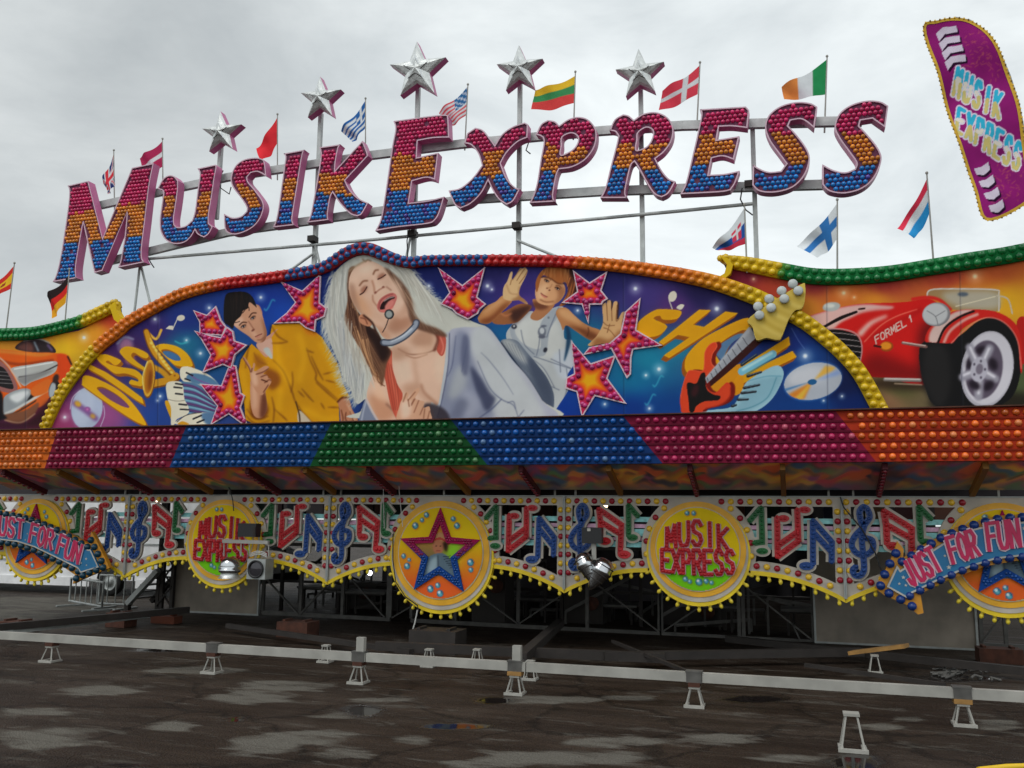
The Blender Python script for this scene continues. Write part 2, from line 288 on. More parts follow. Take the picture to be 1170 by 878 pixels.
    # wheel and mudguard
    cv.F([(200, 470), (260, 430), (400, 420), (520, 330), (620, 305), (720, 350), (765, 470), (760, 620), (720, 740), (640, 800), (560, 815), (300, 805), (230, 700), (200, 580)], (24, 23, 24))
    cv.F([(230, 480), (330, 460), (370, 560), (370, 700), (330, 800), (280, 790), (215, 660)], (40, 38, 38), soft=16)
    cv.E((575, 595), 145, 215, (168, 164, 172), rot=10); cv.E((580, 590), 138, 204, (196, 192, 198), rot=10, soft=4); cv.E((558, 598), 102, 165, (96, 86, 100), rot=10, soft=3)
    for an in (20, 92, 164, 236, 308):
        t = math.radians(an); cv.L([(530, 598), (530+95*math.cos(t), 598+150*math.sin(t))], 52, (150, 146, 156), soft=6, taper=-.1); cv.L([(536, 590), (530+90*math.cos(t), 590+140*math.sin(t))], 14, (214, 210, 216), soft=5)
        t += .62; cv.E((545+66*math.cos(t), 598+108*math.sin(t)), 24, 36, (40, 32, 42), rot=an+30, soft=9)
    cv.E((530, 596), 48, 70, (176, 172, 182), rot=10, soft=3); cv.E((532, 594), 20, 30, (120, 112, 124), rot=10, soft=3)
    for an in range(0, 360, 72): cv.E((530+33*math.cos(math.radians(an)), 596+48*math.sin(math.radians(an))), 6, 8, (90, 84, 96), soft=2)
    mg = [(230, 440), (235, 400), (270, 350), (380, 275), (520, 262), (640, 280), (730, 340), (765, 440), (770, 600), (760, 600), (745, 440), (690, 350), (610, 308), (530, 318), (440, 370), (400, 430), (370, 450), (260, 445)]
    cv.F(mg, (196, 40, 32)); cmg = cv.region(mg)
    cv.F([(250, 440), (275, 360), (400, 275), (500, 265), (400, 310), (340, 370), (300, 445)], (204, 176, 168), soft=5, clip=cmg); cv.L([(300, 450), (340, 365), (420, 305), (500, 272)], 13, (40, 22, 22), clip=cmg); cv.L([(335, 445), (370, 380), (450, 320), (520, 290)], 16, (214, 160, 150), soft=4, clip=cmg)
    cv.L([(375, 450), (440, 385), (530, 320), (612, 310), (690, 352), (745, 440), (765, 590)], 6, (226, 130, 116), soft=2)
    cv.E((292, 290), 78, 66, (130, 128, 130), rot=-10); cv.E((285, 288), 70, 60, (184, 184, 184), rot=-10, soft=3); cv.L([(240, 270), (285, 300), (300, 345)], 4, (110, 110, 112), soft=1); cv.L([(290, 300), (340, 270)], 4, (120, 120, 122), soft=1)
    cv.L([(105, 448), (235, 470)], 16, (120, 90, 84)); cv.L([(105, 445), (230, 464)], 6, (200, 180, 172), soft=1); cv.L([(5, 652), (200, 657)], 20, (120, 112, 108)); cv.L([(5, 648), (200, 652)], 8, (204, 196, 190), soft=2); cv.L([(60, 675), (210, 682)], 8, (150, 130, 110), soft=2)
    # ---- orange cruiser on the left board
    cv.org(0, 340, 5.4875)
    org, od = (216, 96, 24), (140, 52, 16)
    cv.F([(95, 320), (150, 270), (240, 258), (320, 295), (350, 345), (280, 350), (200, 345)], (52, 40, 44)); cv.F([(110, 318), (160, 280), (200, 290), (205, 340)], (110, 70, 64), soft=8); cv.L([(150, 272), (240, 260), (310, 285)], 9, (170, 166, 160), soft=3); cv.L([(215, 280), (240, 335)], 12, (130, 140, 150), soft=4); cv.L([(300, 300), (325, 330)], 14, (110, 90, 130), soft=5)
    cv.F([(-80, 330), (0, 326), (200, 345), (350, 350), (430, 370), (445, 450), (420, 510), (370, 560), (320, 620), (290, 640), (200, 700), (100, 740), (-80, 700)], org)
    cv.F([(-80, 330), (0, 326), (200, 345), (340, 350), (250, 372), (120, 360), (0, 350), (-80, 360)], (232, 128, 50), soft=5); cv.L([(-20, 390), (120, 420), (330, 395)], 16, (150, 60, 20), soft=6); cv.F([(360, 360), (430, 370), (445, 450), (390, 540), (365, 470)], (208, 74, 24), soft=6); cv.L([(425, 372), (448, 420)], 10, (50, 30, 26), soft=3)
    cv.F([(70, 445), (200, 420), (340, 400), (360, 430), (330, 480), (200, 530), (150, 555), (100, 500)], (176, 176, 172)); cv.L([(120, 500), (240, 480), (360, 425)], 8, (60, 54, 54), soft=2); cv.L([(90, 450), (330, 408)], 7, (226, 226, 220), soft=2); cv.F([(110, 505), (340, 455), (200, 525), (150, 545)], (140, 138, 136), soft=6)
    cv.F([(-80, 380), (30, 420), (110, 560), (60, 600), (-80, 540)], (150, 100, 96)); cv.F([(-80, 440), (20, 440), (85, 560), (40, 570), (-80, 520)], (38, 34, 36)); cv.L([(0, 380), (60, 440), (130, 560)], 10, (206, 176, 160), soft=3)
    for k in range(4): cv.L([(-60, 460+k*24), (50+k*10, 470+k*24)], 4, (130, 124, 124), soft=1)
    cv.F([(20, 640), (60, 600), (150, 570), (200, 590), (190, 640), (120, 690), (60, 740), (20, 730)], (150, 154, 156)); cv.F([(60, 620), (150, 585), (180, 600), (110, 660)], (214, 216, 214), soft=8); cv.F([(160, 660), (205, 595), (215, 620), (130, 700)], (30, 28, 30), soft=3); cv.L([(20, 735), (100, 700), (220, 630), (320, 570)], 16, (196, 196, 192), soft=3); cv.L([(30, 750), (120, 712), (230, 645)], 8, (50, 44, 46), soft=3)
    cv.F([(200, 570), (310, 510), (300, 590), (210, 620)], (210, 110, 40), soft=3); cv.F([(230, 640), (310, 600), (290, 660), (240, 690)], (204, 100, 40), soft=3)
    cv.F([(20, 740), (150, 710), (240, 660), (220, 730), (140, 790), (60, 785)], (130, 84, 60), soft=4); cv.L([(30, 770), (130, 785), (220, 730)], 8, (186, 150, 120), soft=3)
    cv.F([(-80, 560), (10, 600), (20, 720), (40, 760), (-80, 760)], (26, 22, 26), soft=5)
    cv.E((340, 580), 34, 62, (40, 34, 36), rot=12); cv.E((328, 580), 20, 50, (166, 172, 176), rot=12, soft=3); cv.E((350, 510), 18, 30, (60, 40, 40), rot=20, soft=4)
    cv.F([(140, 790), (240, 720), (310, 650), (300, 800), (-80, 810), (-80, 780)], (50, 18, 26), soft=14, a=.85)
    paint_people(cv, rg)
    cv.org(0, 0, 1)
    for x0, x1 in ((181, 180), (712, 713), (944, 946), (1096, 1100), (30, 29)): cv.L([(x0, 280), (x1, 500)], .9, (20, 20, 40), soft=.4, a=.35); cv.L([(x0+1.2, 280), (x1+1.2, 500)], .8, (150, 160, 180), soft=.4, a=.16)
    return cv
def hair(cv, rg, a, b, n, cols, w, spread, clip=None, bend=0, alpha=.6, taper=.8, soft=1):
    """n thin strokes from points along curve a to points along curve b"""
    a, b = spline(np.array(a, float), False), spline(np.array(b, float), False)
    for i in range(n):
        t = rg.random(); p = a[int(t*(len(a)-1))]+np.array([rg.gauss(0, spread), rg.gauss(0, spread)]); q = b[int(min(1, max(0, t+rg.gauss(0, .05)))*(len(b)-1))]+np.array([rg.gauss(0, spread), rg.gauss(0, spread)])
        m = (p+q)/2+np.array([-(q-p)[1], (q-p)[0]])*bend*rg.uniform(.4, 1.2)
        cv.L([p, m, q], w*rg.uniform(.6, 1.4), rg.choice(cols), soft=soft, a=alpha, clip=clip, taper=taper)
def paint_people(cv, rg):
    # ================= man in the yellow shirt
    cv.org(260, 380, 7.3125)
    ye, yd, yl = (196, 140, 10), (118, 68, 12), (218, 166, 28)
    shirt = [(200, 95), (240, 130), (330, 200), (350, 60), (372, -65), (450, -70), (520, -80), (640, -90), (700, -30), (790, 40), (850, 140), (920, 260), (950, 360), (960, 420), (1020, 540), (930, 590), (935, 770), (720, 775), (600, 640), (600, 775), (380, 775), (250, 780), (150, 730), (140, 600), (110, 440), (90, 330), (110, 230), (160, 150)]
    cv.F([(x-8, y+4) for x, y in shirt], (30, 16, 20), soft=10, a=.8, smooth=False); cv.F(shirt, ye, smooth=False); cs = cv.region(shirt, False)
    cv.F([(330, 210), (360, 60), (420, -30), (350, 20), (240, 100)], (190, 140, 116)); cv.F([(240, 110), (330, 60), (370, 60), (375, 215), (330, 190)], (196, 156, 138)); cv.F([(300, 140), (345, 130), (378, 220), (330, 190)], (176, 178, 172), soft=4)
    cv.F([(595, 650), (720, 775), (600, 775)], (186, 172, 150)); cv.L([(570, 580), (600, 690), (605, 775)], 10, (50, 30, 16), soft=3)
    def fold(p, w=13, c=yd, s=6, a=.85): cv.L(p, w, c, soft=s, a=a, clip=cs, taper=-.5)
    for p in [[(380, 230), (470, 330), (540, 500), (580, 600), (720, 770)], [(540, 330), (545, 420), (530, 500)], [(660, 130), (690, 230), (740, 340), (740, 400), (820, 470), (920, 560)], [(700, 200), (760, 330), (800, 400)], [(740, 420), (830, 500), (910, 570)], [(620, 470), (680, 540), (720, 580)],
              [(780, 590), (810, 640)], [(840, 625), (930, 628)], [(180, 120), (160, 200), (150, 300)], [(220, 170), (260, 240), (330, 270)], [(390, 640), (470, 710), (500, 740)], [(370, 540), (390, 640), (380, 760)], [(370, -50), (420, 30), (500, 78)], [(370, 90), (440, 90), (500, 80)], [(590, 490), (640, 540)], [(660, 150), (720, 170)], [(150, 690), (230, 760), (350, 740)], [(160, 640), (240, 720), (340, 700)], [(800, 350), (880, 330)], [(820, 400), (900, 420)]]: fold(p)
    for p in [[(420, 120), (430, 260), (520, 420)], [(600, 20), (640, 200), (600, 400)], [(780, 100), (850, 240), (900, 380)], [(640, 640), (800, 720), (900, 720)], [(120, 330), (140, 450), (170, 600)], [(440, 480), (430, 640)]]: cv.L(p, 50, yl, soft=18, a=.5, clip=cs)
    cv.F([(310, 300), (420, 340), (440, 420), (380, 480), (330, 440)], (130, 70, 24), soft=14, clip=cs, a=.85); cv.F([(230, 180), (320, 250), (280, 300), (230, 280)], (150, 90, 22), soft=14, clip=cs, a=.8); cv.F([(200, 560), (290, 560), (340, 640), (300, 720), (200, 700)], (110, 56, 22), soft=12, clip=cs)
    cv.F([(640, -80), (720, -30), (760, 20), (660, 10)], (206, 110, 26), soft=14, clip=cs, a=.6)
    sk, sd, sl = (188, 138, 108), (112, 64, 44), (212, 170, 142)
    arm = [(190, 430), (200, 380), (250, 350), (300, 400), (320, 520), (330, 640), (290, 710), (230, 705), (200, 640), (190, 540)]
    cv.F(arm, sk); cv.F([(290, 500), (335, 560), (325, 690), (270, 710)], sd, soft=12, clip=cv.region(arm)); cv.F([(205, 450), (235, 440), (245, 600), (215, 640)], sl, soft=14, clip=cv.region(arm), a=.8)
    hand = [(125, 215), (145, 210), (185, 270), (205, 300), (215, 258), (232, 268), (225, 325), (300, 285), (335, 282), (345, 300), (300, 345), (325, 352), (345, 380), (365, 395), (362, 425), (310, 500), (280, 525), (230, 480), (195, 400), (180, 310)]
    cv.F(hand, sk); ch = cv.region(hand); cv.F([(200, 330), (240, 340), (250, 440), (210, 430)], sl, soft=12, clip=ch)
    for p in [[(240, 350), (300, 330), (345, 300)], [(280, 372), (330, 355), (345, 380)], [(310, 420), (350, 395), (365, 405)], [(205, 300), (200, 330)], [(300, 500), (340, 440)], [(130, 215), (175, 290), (190, 330)]]: cv.L(p, 9, sd, soft=3, clip=ch)
    cv.L([(285, 395), (330, 412)], 10, (80, 40, 26), soft=2)
    hd = [(925, 575), (1000, 545), (1030, 600), (1040, 640), (1095, 740), (1085, 765), (960, 770), (935, 640)]
    cv.F(hd, (176, 122, 92)); chd = cv.region(hd); cv.L([(920, 580), (960, 545), (1010, 545)], 16, (96, 50, 24), soft=4)
    for p in [[(990, 670), (985, 720), (1010, 765)], [(1025, 660), (1045, 720), (1060, 765)], [(950, 650), (965, 720), (955, 768)]]: cv.L(p, 10, sd, soft=3, clip=chd)
    cv.L([(1000, 600), (1030, 660), (1070, 750)], 14, sl, soft=6, clip=chd, a=.7)
    # head
    cv.org(230, 310, 7.3125)
    face = [(255, 430), (270, 420), (390, 270), (450, 270), (500, 340), (530, 440), (548, 520), (530, 580), (490, 600), (450, 590), (390, 540), (330, 500), (285, 465)]
    cv.F([(440, 290), (480, 285), (508, 340), (505, 370), (480, 350)], (178, 126, 100)); cv.F(face, (192, 144, 116)); cf = cv.region(face)
    cv.F([(500, 380), (550, 500), (540, 590), (500, 600), (530, 520)], (130, 82, 58), soft=12, clip=cf); cv.F([(270, 430), (330, 380), (350, 420), (300, 470)], (206, 166, 142), soft=10, clip=cf); cv.F([(380, 400), (420, 480), (470, 540), (430, 540)], (210, 168, 142), soft=12, clip=cf, a=.8); cv.F([(290, 470), (380, 540), (450, 595), (400, 550)], (150, 100, 78), soft=10, clip=cf, a=.8)
    for (x, y), r in (((352, 462), -28), ((432, 390), -38)):
        cv.E((x, y), 24, 14, (120, 78, 60), rot=r, soft=5); cv.E((x, y+2), 15, 7, (176, 172, 170), rot=r, soft=1); cv.E((x+1, y+1), 8, 8, (34, 38, 46), soft=1); cv.L([(x-20, y+8), (x-2, y-10), (x+20, y-12)], 5, (50, 26, 20), soft=1)
    cv.L([(318, 452), (345, 428), (378, 430)], 9, (70, 40, 30), soft=2); cv.L([(400, 385), (425, 352), (458, 350)], 9, (70, 40, 30), soft=2)
    cv.L([(395, 420), (425, 465), (440, 490)], 9, (150, 100, 78), soft=4); cv.E((432, 494), 16, 8, (120, 70, 54), rot=-35, soft=3); cv.L([(452, 548), (480, 535), (505, 525)], 7, (120, 56, 50), soft=2); cv.L([(462, 556), (492, 548)], 7, (186, 120, 108), soft=2); cv.L([(470, 575), (500, 572), (530, 550)], 8, (140, 92, 72), soft=4)
    hr = [(190, 420), (188, 290), (205, 200), (260, 175), (370, 175), (430, 220), (462, 300), (440, 285), (400, 260), (390, 310), (350, 330), (330, 375), (280, 425), (265, 480), (225, 455)]
    cv.F(hr, (26, 20, 20)); chh = cv.region(hr); hair(cv, rg, [(240, 190), (330, 180), (420, 230)], [(260, 440), (320, 380), (420, 270)], 40, [(44, 32, 28), (60, 42, 34), (16, 12, 12)], 6, 10, chh, alpha=.45, soft=3)
    for p in [[(330, 330), (345, 350), (380, 300)], [(360, 290), (395, 300), (400, 330)], [(270, 410), (285, 430), (320, 420)]]: cv.L(p, 6, (40, 28, 24), soft=1)
    # ================= child
    cv.org(490, 290, 7.3125)
    sk, sd, sl = (192, 146, 104), (112, 66, 42), (216, 178, 138)
    # tank top and dungarees
    top = [(650, 720), (690, 600), (760, 530), (850, 480), (900, 500), (1000, 470), (1090, 440), (1140, 480), (1130, 700), (1200, 730), (1220, 900), (1160, 1010), (1180, 1080), (1160, 1150), (1090, 1260), (1040, 1330), (1000, 1330), (900, 1200), (800, 1050)]
    cv.F(top, (176, 178, 178)); ct = cv.region(top)
    cv.F([(760, 560), (1000, 520), (1100, 640), (1120, 860), (860, 840), (720, 720)], (192, 192, 188), soft=20, clip=ct); cv.F([(1040, 850), (1200, 800), (1230, 1000), (1100, 1040)], (186, 190, 196), soft=14, clip=ct)
    bib = [(930, 600), (1010, 480), (1080, 445), (1110, 470), (1020, 620), (1000, 700), (980, 830), (930, 860), (820, 860), (700, 720), (680, 610), (740, 560), (720, 660), (800, 760), (930, 790)]
    cv.F(bib, (150, 156, 164), soft=3, clip=ct, a=.75)
    for p in [[(1085, 450), (1020, 600), (985, 700)], [(930, 640), (920, 760), (900, 850)], [(880, 860), (1000, 900), (1180, 960), (1210, 970)], [(1020, 880), (1190, 960)], [(1150, 960), (1160, 1100), (1120, 1240)], [(770, 640), (800, 760), (880, 840)], [(1090, 800), (1100, 990)], [(1000, 1100), (1090, 1140)], [(850, 870), (960, 960), (1050, 1120)]]: cv.L(p, 7, (96, 102, 118), soft=3, a=.8, clip=ct)
    cv.E((945, 655), 34, 46, (110, 114, 124), soft=4); cv.E((945, 645), 20, 26, (186, 188, 190), soft=3); cv.E((960, 605), 26, 9, (100, 104, 116), soft=3); cv.E((712, 610), 24, 20, (60, 60, 70), soft=3); cv.E((712, 606), 9, 9, (190, 190, 190), soft=2); cv.E((1000, 535), 10, 10, (120, 124, 130), soft=2); cv.E((973, 805), 16, 22, (50, 52, 62), rot=25, soft=3); cv.E((945, 695), 30, 14, (96, 98, 110), soft=4)
    cv.F([(1110, 480), (1150, 690), (1130, 900), (1180, 760), (1180, 650)], (24, 60, 90), soft=6, a=.9)
    leg = [(600, 745), (660, 712), (740, 730), (800, 800), (900, 920), (990, 1040), (1045, 1180), (1040, 1300), (1010, 1330), (940, 1240), (830, 1060), (720, 900)]
    cv.F(leg, (112, 120, 132)); cl = cv.region(leg); cv.F([(610, 745), (680, 720), (760, 800), (830, 920), (740, 880)], (166, 168, 168), soft=14, clip=cl); cv.F([(830, 860), (950, 960), (1040, 1160), (1020, 1330), (930, 1180), (850, 1000)], (72, 80, 98), soft=18, clip=cl, a=.9); cv.L([(605, 748), (720, 905), (840, 1075), (1005, 1330)], 12, (40, 46, 60), soft=4)
    for k in range(5): cv.L([(640+k*26, 740+k*8), (690+k*30, 830+k*22), (780+k*24, 950+k*20)], 4, (70, 76, 90), soft=2, a=.5, clip=cl)
    # back arm
    cv.F([(530, 540), (640, 480), (760, 420), (860, 440), (800, 520), (720, 580), (560, 590)], (150, 96, 60)); cv.F([(700, 470), (860, 430), (790, 520), (720, 580), (680, 520)], (60, 34, 30), soft=16, a=.9); cv.L([(590, 490), (640, 520), (690, 500)], 12, (200, 130, 90), soft=6, a=.7)
    fa = [(430, 500), (480, 440), (560, 400), (620, 350), (690, 390), (680, 420), (620, 480), (560, 540), (500, 585), (430, 580), (410, 540)]
    cv.F(fa, (184, 130, 84)); cfa = cv.region(fa); cv.F([(420, 560), (500, 590), (600, 500), (680, 410), (620, 430), (520, 520)], (130, 74, 42), soft=14, clip=cfa); cv.F([(450, 490), (600, 380), (640, 380), (500, 480)], (210, 164, 120), soft=14, clip=cfa, a=.8)
    hn = [(618, 360), (625, 280), (655, 230), (678, 165), (692, 150), (700, 165), (692, 215), (715, 195), (750, 140), (768, 118), (785, 125), (800, 115), (815, 125), (825, 150), (800, 210), (765, 280), (755, 345), (800, 385), (828, 420), (800, 415), (750, 390), (690, 395), (640, 385)]
    cv.F(hn, (206, 172, 128)); chn = cv.region(hn); cv.F([(760, 270), (745, 350), (690, 395), (830, 420), (820, 390)], (150, 104, 66), soft=10, clip=chn, a=.8)
    for p in [[(700, 220), (740, 160), (775, 122)], [(735, 225), (770, 170), (805, 122)], [(690, 220), (680, 260)], [(755, 250), (800, 190), (822, 150)]]: cv.L(p, 6, (140, 96, 60), soft=2, clip=chn)
    cv.L([(650, 260), (680, 330), (740, 340)], 8, (176, 134, 96), soft=5, clip=chn)
    # neck and head
    cv.F([(870, 380), (890, 460), (860, 500), (850, 540), (900, 560), (960, 530), (1050, 430), (1000, 400)], (168, 116, 80)); cv.F([(880, 400), (1000, 440), (940, 470), (880, 450)], (104, 60, 42), soft=10, a=.9)
    fc = [(890, 300), (930, 210), (1010, 200), (1120, 250), (1140, 320), (1100, 390), (1030, 430), (950, 425), (900, 390)]
    cv.F(fc, (200, 152, 112)); cfc = cv.region(fc); cv.F([(1060, 260), (1150, 300), (1100, 400), (1030, 430), (1080, 360)], (150, 100, 68), soft=14, clip=cfc, a=.8); cv.F([(910, 300), (980, 250), (1000, 300), (950, 380), (910, 370)], (218, 178, 140), soft=14, clip=cfc, a=.8)
    hr = [(905, 320), (890, 260), (910, 190), (960, 130), (1040, 100), (1170, 110), (1240, 190), (1250, 280), (1215, 350), (1150, 420), (1090, 440), (1130, 380), (1160, 310), (1140, 240), (1080, 255), (1000, 200), (945, 190)]
    cv.F(hr, (160, 96, 50)); chr_ = cv.region(hr); cv.F([(1140, 100), (1250, 120), (1270, 300), (1190, 400), (1210, 250)], (50, 24, 22), soft=16, clip=chr_)
    hair(cv, rg, [(960, 130), (1060, 105), (1180, 130)], [(940, 200), (1060, 245), (1170, 260)], 60, [(196, 138, 84), (136, 78, 40), (206, 156, 104), (110, 60, 32)], 7, 9, chr_, alpha=.45, soft=3); hair(cv, rg, [(1180, 200), (1230, 240)], [(1110, 420), (1190, 380)], 24, [(190, 120, 70), (90, 46, 30)], 8, 8, chr_, alpha=.6)
    cv.L([(940, 195), (1010, 205), (1080, 250), (1140, 250)], 10, (90, 50, 30), soft=4, a=.8)
    for (x, y), r in (((985, 228), 22), ((1074, 292), 26)):
        cv.E((x, y), 22, 11, (110, 66, 44), rot=r, soft=4); cv.E((x, y+2), 14, 7, (190, 180, 170), rot=r, soft=1); cv.E((x, y+1), 8, 8, (36, 28, 28), soft=1); cv.L([(x-20, y-10), (x, y-10), (x+18, y+4)], 6, (60, 32, 24), soft=1)
    cv.L([(968, 205), (1000, 205), (1018, 222)], 6, (120, 70, 40), soft=2); cv.L([(1062, 265), (1090, 270), (1106, 288)], 6, (120, 70, 40), soft=2)
    cv.E((988, 290), 9, 5, (110, 60, 44), soft=2); cv.E((1008, 306), 9, 6, (110, 60, 44), soft=2); cv.L([(1030, 255), (1012, 285), (985, 285)], 7, (170, 120, 84), soft=4); cv.L([(936, 330), (960, 348), (990, 362)], 7, (120, 52, 46), soft=2); cv.L([(940, 344), (962, 362), (980, 366)], 8, (190, 110, 96), soft=2); cv.L([(930, 385), (980, 405), (1040, 400)], 10, (140, 92, 64), soft=5, clip=cfc)
    # right arm and hand over the star
    cv.org(620, 290, 7.3125)
    ua = [(110, 500), (140, 455), (200, 455), (260, 510), (330, 570), (400, 610), (480, 640), (480, 690), (430, 730), (370, 710), (280, 650), (200, 600), (170, 640), (150, 590)]
    cv.F(ua, (178, 124, 82)); cua = cv.region(ua); cv.F([(130, 470), (220, 470), (330, 590), (250, 570), (160, 530)], (210, 164, 118), soft=14, clip=cua, a=.8); cv.F([(200, 600), (300, 650), (390, 720), (480, 700), (380, 640)], (116, 66, 38), soft=14, clip=cua); cv.L([(370, 690), (385, 650), (380, 620)], 8, (90, 50, 30), soft=4)
    hn = [(378, 762), (400, 740), (450, 690), (490, 620), (505, 560), (498, 440), (512, 415), (530, 415), (535, 470), (538, 400), (555, 388), (570, 400), (575, 480), (590, 420), (600, 400), (620, 400), (625, 420), (620, 540), (635, 540), (660, 495), (680, 485), (686, 500), (665, 570), (655, 640), (620, 710), (560, 745), (480, 755), (400, 772)]
    cv.F([(x+12, y+8) for x, y in hn], (70, 34, 18), soft=5, a=.9); cv.F(hn, (200, 160, 114)); chn = cv.region(hn)
    cv.F([(450, 700), (560, 720), (640, 640), (660, 660), (600, 750), (420, 790)], (150, 100, 60), soft=14, clip=chn, a=.9)
    for p in [[(535, 430), (542, 560)], [(575, 440), (580, 560)], [(622, 430), (615, 560), (640, 540)], [(505, 570), (540, 600), (600, 600)], [(510, 620), (560, 640), (610, 700)], [(560, 590), (540, 660)]]: cv.L(p, 6, (130, 84, 52), soft=2, clip=chn)
    cv.E((582, 404), 7, 12, (50, 50, 60), soft=2)
    # ================= the blonde singer
    cv.org(365, 280, 7.3125)
    fur = (188, 187, 177)
    sil = [(130, 230), (240, 130), (370, 82), (500, 105), (620, 150), (750, 195), (810, 270), (900, 380), (1000, 470), (1100, 545), (1170, 595), (1315, 655), (1410, 695), (1512, 820), (1610, 960), (1740, 1110), (1860, 1300), (1945, 1450), (340, 1450), (345, 1390), (385, 1290), (320, 1330), (285, 1270), (255, 1195), (212, 1140), (188, 1080), (168, 1000), (130, 910), (80, 800), (62, 720), (45, 610), (70, 460), (95, 330)]
    cv.F(sil, (16, 20, 46), soft=16, a=.7, smooth=False); cv.F(sil, fur); cs = cv.region(sil)
    # ragged fur edge
    for a_, b_, n in (([(130, 230), (70, 460), (45, 610), (62, 720), (130, 910)], [(70, 300), (40, 520), (20, 680), (30, 800), (80, 960)], 110), ([(150, 900), (200, 1080), (270, 1200), (340, 1300)], [(80, 960), (130, 1120), (195, 1260), (290, 1370)], 100), ([(740, 195), (900, 380), (1000, 480)], [(800, 230), (950, 390), (1040, 480)], 50)):
        hair(cv, rg, a_, b_, int(n*2.2), [fur, (174, 173, 166), (196, 194, 186)], 7, 15, alpha=.6, taper=.9, soft=2)
    cv.F([(130, 330), (240, 230), (260, 500), (220, 800), (240, 1000), (330, 1250), (230, 1120), (120, 880), (80, 640)], (150, 152, 150), soft=50, a=.45, clip=cs)
    hair(cv, rg, [(240, 180), (120, 330), (90, 560)], [(250, 620), (180, 900), (150, 860)], 70, [(206, 204, 196), (152, 152, 148), (170, 166, 156)], 11, 26, cs, bend=.08, alpha=.4)
    hair(cv, rg, [(180, 640), (260, 900), (380, 1050)], [(200, 1080), (290, 1250), (370, 1290)], 80, [(206, 206, 200), (140, 142, 146), (176, 172, 168)], 12, 26, cs, alpha=.45)
    hair(cv, rg, [(560, 140), (700, 180), (800, 290)], [(720, 300), (900, 520), (1080, 640)], 80, [(208, 206, 198), (160, 156, 146), (178, 172, 160)], 12, 26, cs, bend=-.05, alpha=.45)
    # jacket
    jk = [(1075, 740), (1180, 690), (1290, 690), (1410, 695), (1512, 820), (1610, 960), (1740, 1110), (1860, 1300), (1945, 1450), (960, 1450), (1010, 1330), (1050, 1000)]
    cv.F(jk, (168, 168, 180), soft=4); cj = cv.region(jk)
    cv.F([(1140, 740), (1250, 760), (1300, 1000), (1420, 1200), (1500, 1280), (1420, 1450), (980, 1450), (1060, 1100)], (134, 138, 156), soft=20, clip=cj)
    cv.F([(1290, 700), (1420, 720), (1900, 1450), (1500, 1450), (1420, 1250), (1320, 1000), (1260, 850)], (186, 188, 188), soft=22, clip=cj, a=.9); cv.F([(1260, 1020), (1340, 1100), (1420, 1230), (1470, 1290), (1400, 1390), (1320, 1250)], (66, 70, 94), soft=14, clip=cj, a=.9)
    cv.F([(1120, 1080), (1200, 1000), (1230, 1150), (1180, 1250), (1080, 1280)], (170, 172, 174), soft=24, clip=cj, a=.8); cv.F([(1200, 1200), (1340, 1300), (1300, 1420), (1200, 1430)], (160, 162, 176), soft=24, clip=cj, a=.8); cv.F([(1200, 760), (1250, 800), (1240, 1060), (1200, 1080), (1180, 950)], (92, 96, 120), soft=12, clip=cj, a=.8); cv.F([(1170, 1290), (1240, 1320), (1180, 1450), (1080, 1450)], (104, 108, 128), soft=20, clip=cj, a=.7)
    for p, w in [([(1085, 740), (1075, 1000), (1030, 1250), (985, 1450)], 16), ([(1320, 970), (1420, 1190), (1520, 1290), (1620, 1340), (1660, 1440)], 9), ([(1520, 1290), (1440, 1370), (1330, 1450)], 14), ([(1570, 1320), (1620, 1310), (1640, 1370)], 8), ([(1660, 1440), (1710, 1380)], 8), ([(1140, 760), (1110, 1000), (1070, 1100)], 9), ([(1350, 900), (1420, 970), (1530, 1110), (1620, 1250)], 6), ([(1230, 840), (1190, 1060)], 8)]: cv.L(p, w, (86, 92, 118), soft=4, a=.75, clip=cj, taper=-.4)
    cv.L([(1068, 740), (1058, 1000), (1008, 1280), (960, 1450)], 26, (178, 180, 184), soft=3); cv.L([(1085, 745), (1075, 1000), (1025, 1290)], 6, (110, 110, 128), soft=2)
    # skin of the chest
    sk, sd, sl, sh = (202, 164, 140), (140, 92, 70), (218, 186, 164), (180, 134, 108)
    chest = [(520, 800), (600, 860), (780, 700), (860, 690), (960, 740), (1050, 790), (1050, 950), (1010, 1240), (985, 1340), (930, 1320), (930, 1480), (490, 1480), (420, 1340), (395, 1250), (440, 1100), (500, 1000)]
    cv.F(chest, sk); cc = cv.region(chest)
    cv.F([(800, 950), (1040, 930), (1000, 1240), (880, 1200), (820, 1080)], (208, 170, 146), soft=30, clip=cc, a=.8); cv.F([(620, 900), (760, 960), (790, 1150), (690, 1200), (620, 1050)], sl, soft=30, clip=cc, a=.7); cv.L([(790, 960), (810, 1100), (840, 1230), (930, 1310)], 30, sh, soft=16, clip=cc, a=.8); cv.L([(850, 1170), (880, 1240), (985, 1330)], 18, (150, 96, 70), soft=10, clip=cc)
    cv.F([(860, 700), (960, 730), (920, 870), (820, 850), (760, 800)], (150, 100, 72), soft=22, clip=cc, a=.7); cv.L([(660, 870), (760, 915), (900, 900), (1000, 860)], 12, (130, 84, 62), soft=4, clip=cc); cv.L([(720, 920), (800, 945), (900, 915)], 10, (150, 100, 76), soft=4, clip=cc)
    cv.F([(420, 1250), (560, 1300), (640, 1400), (560, 1480), (460, 1440)], (172, 112, 78), soft=24, clip=cc, a=.9); cv.L([(560, 1330), (630, 1400), (660, 1480)], 16, (110, 62, 44), soft=8, clip=cc)
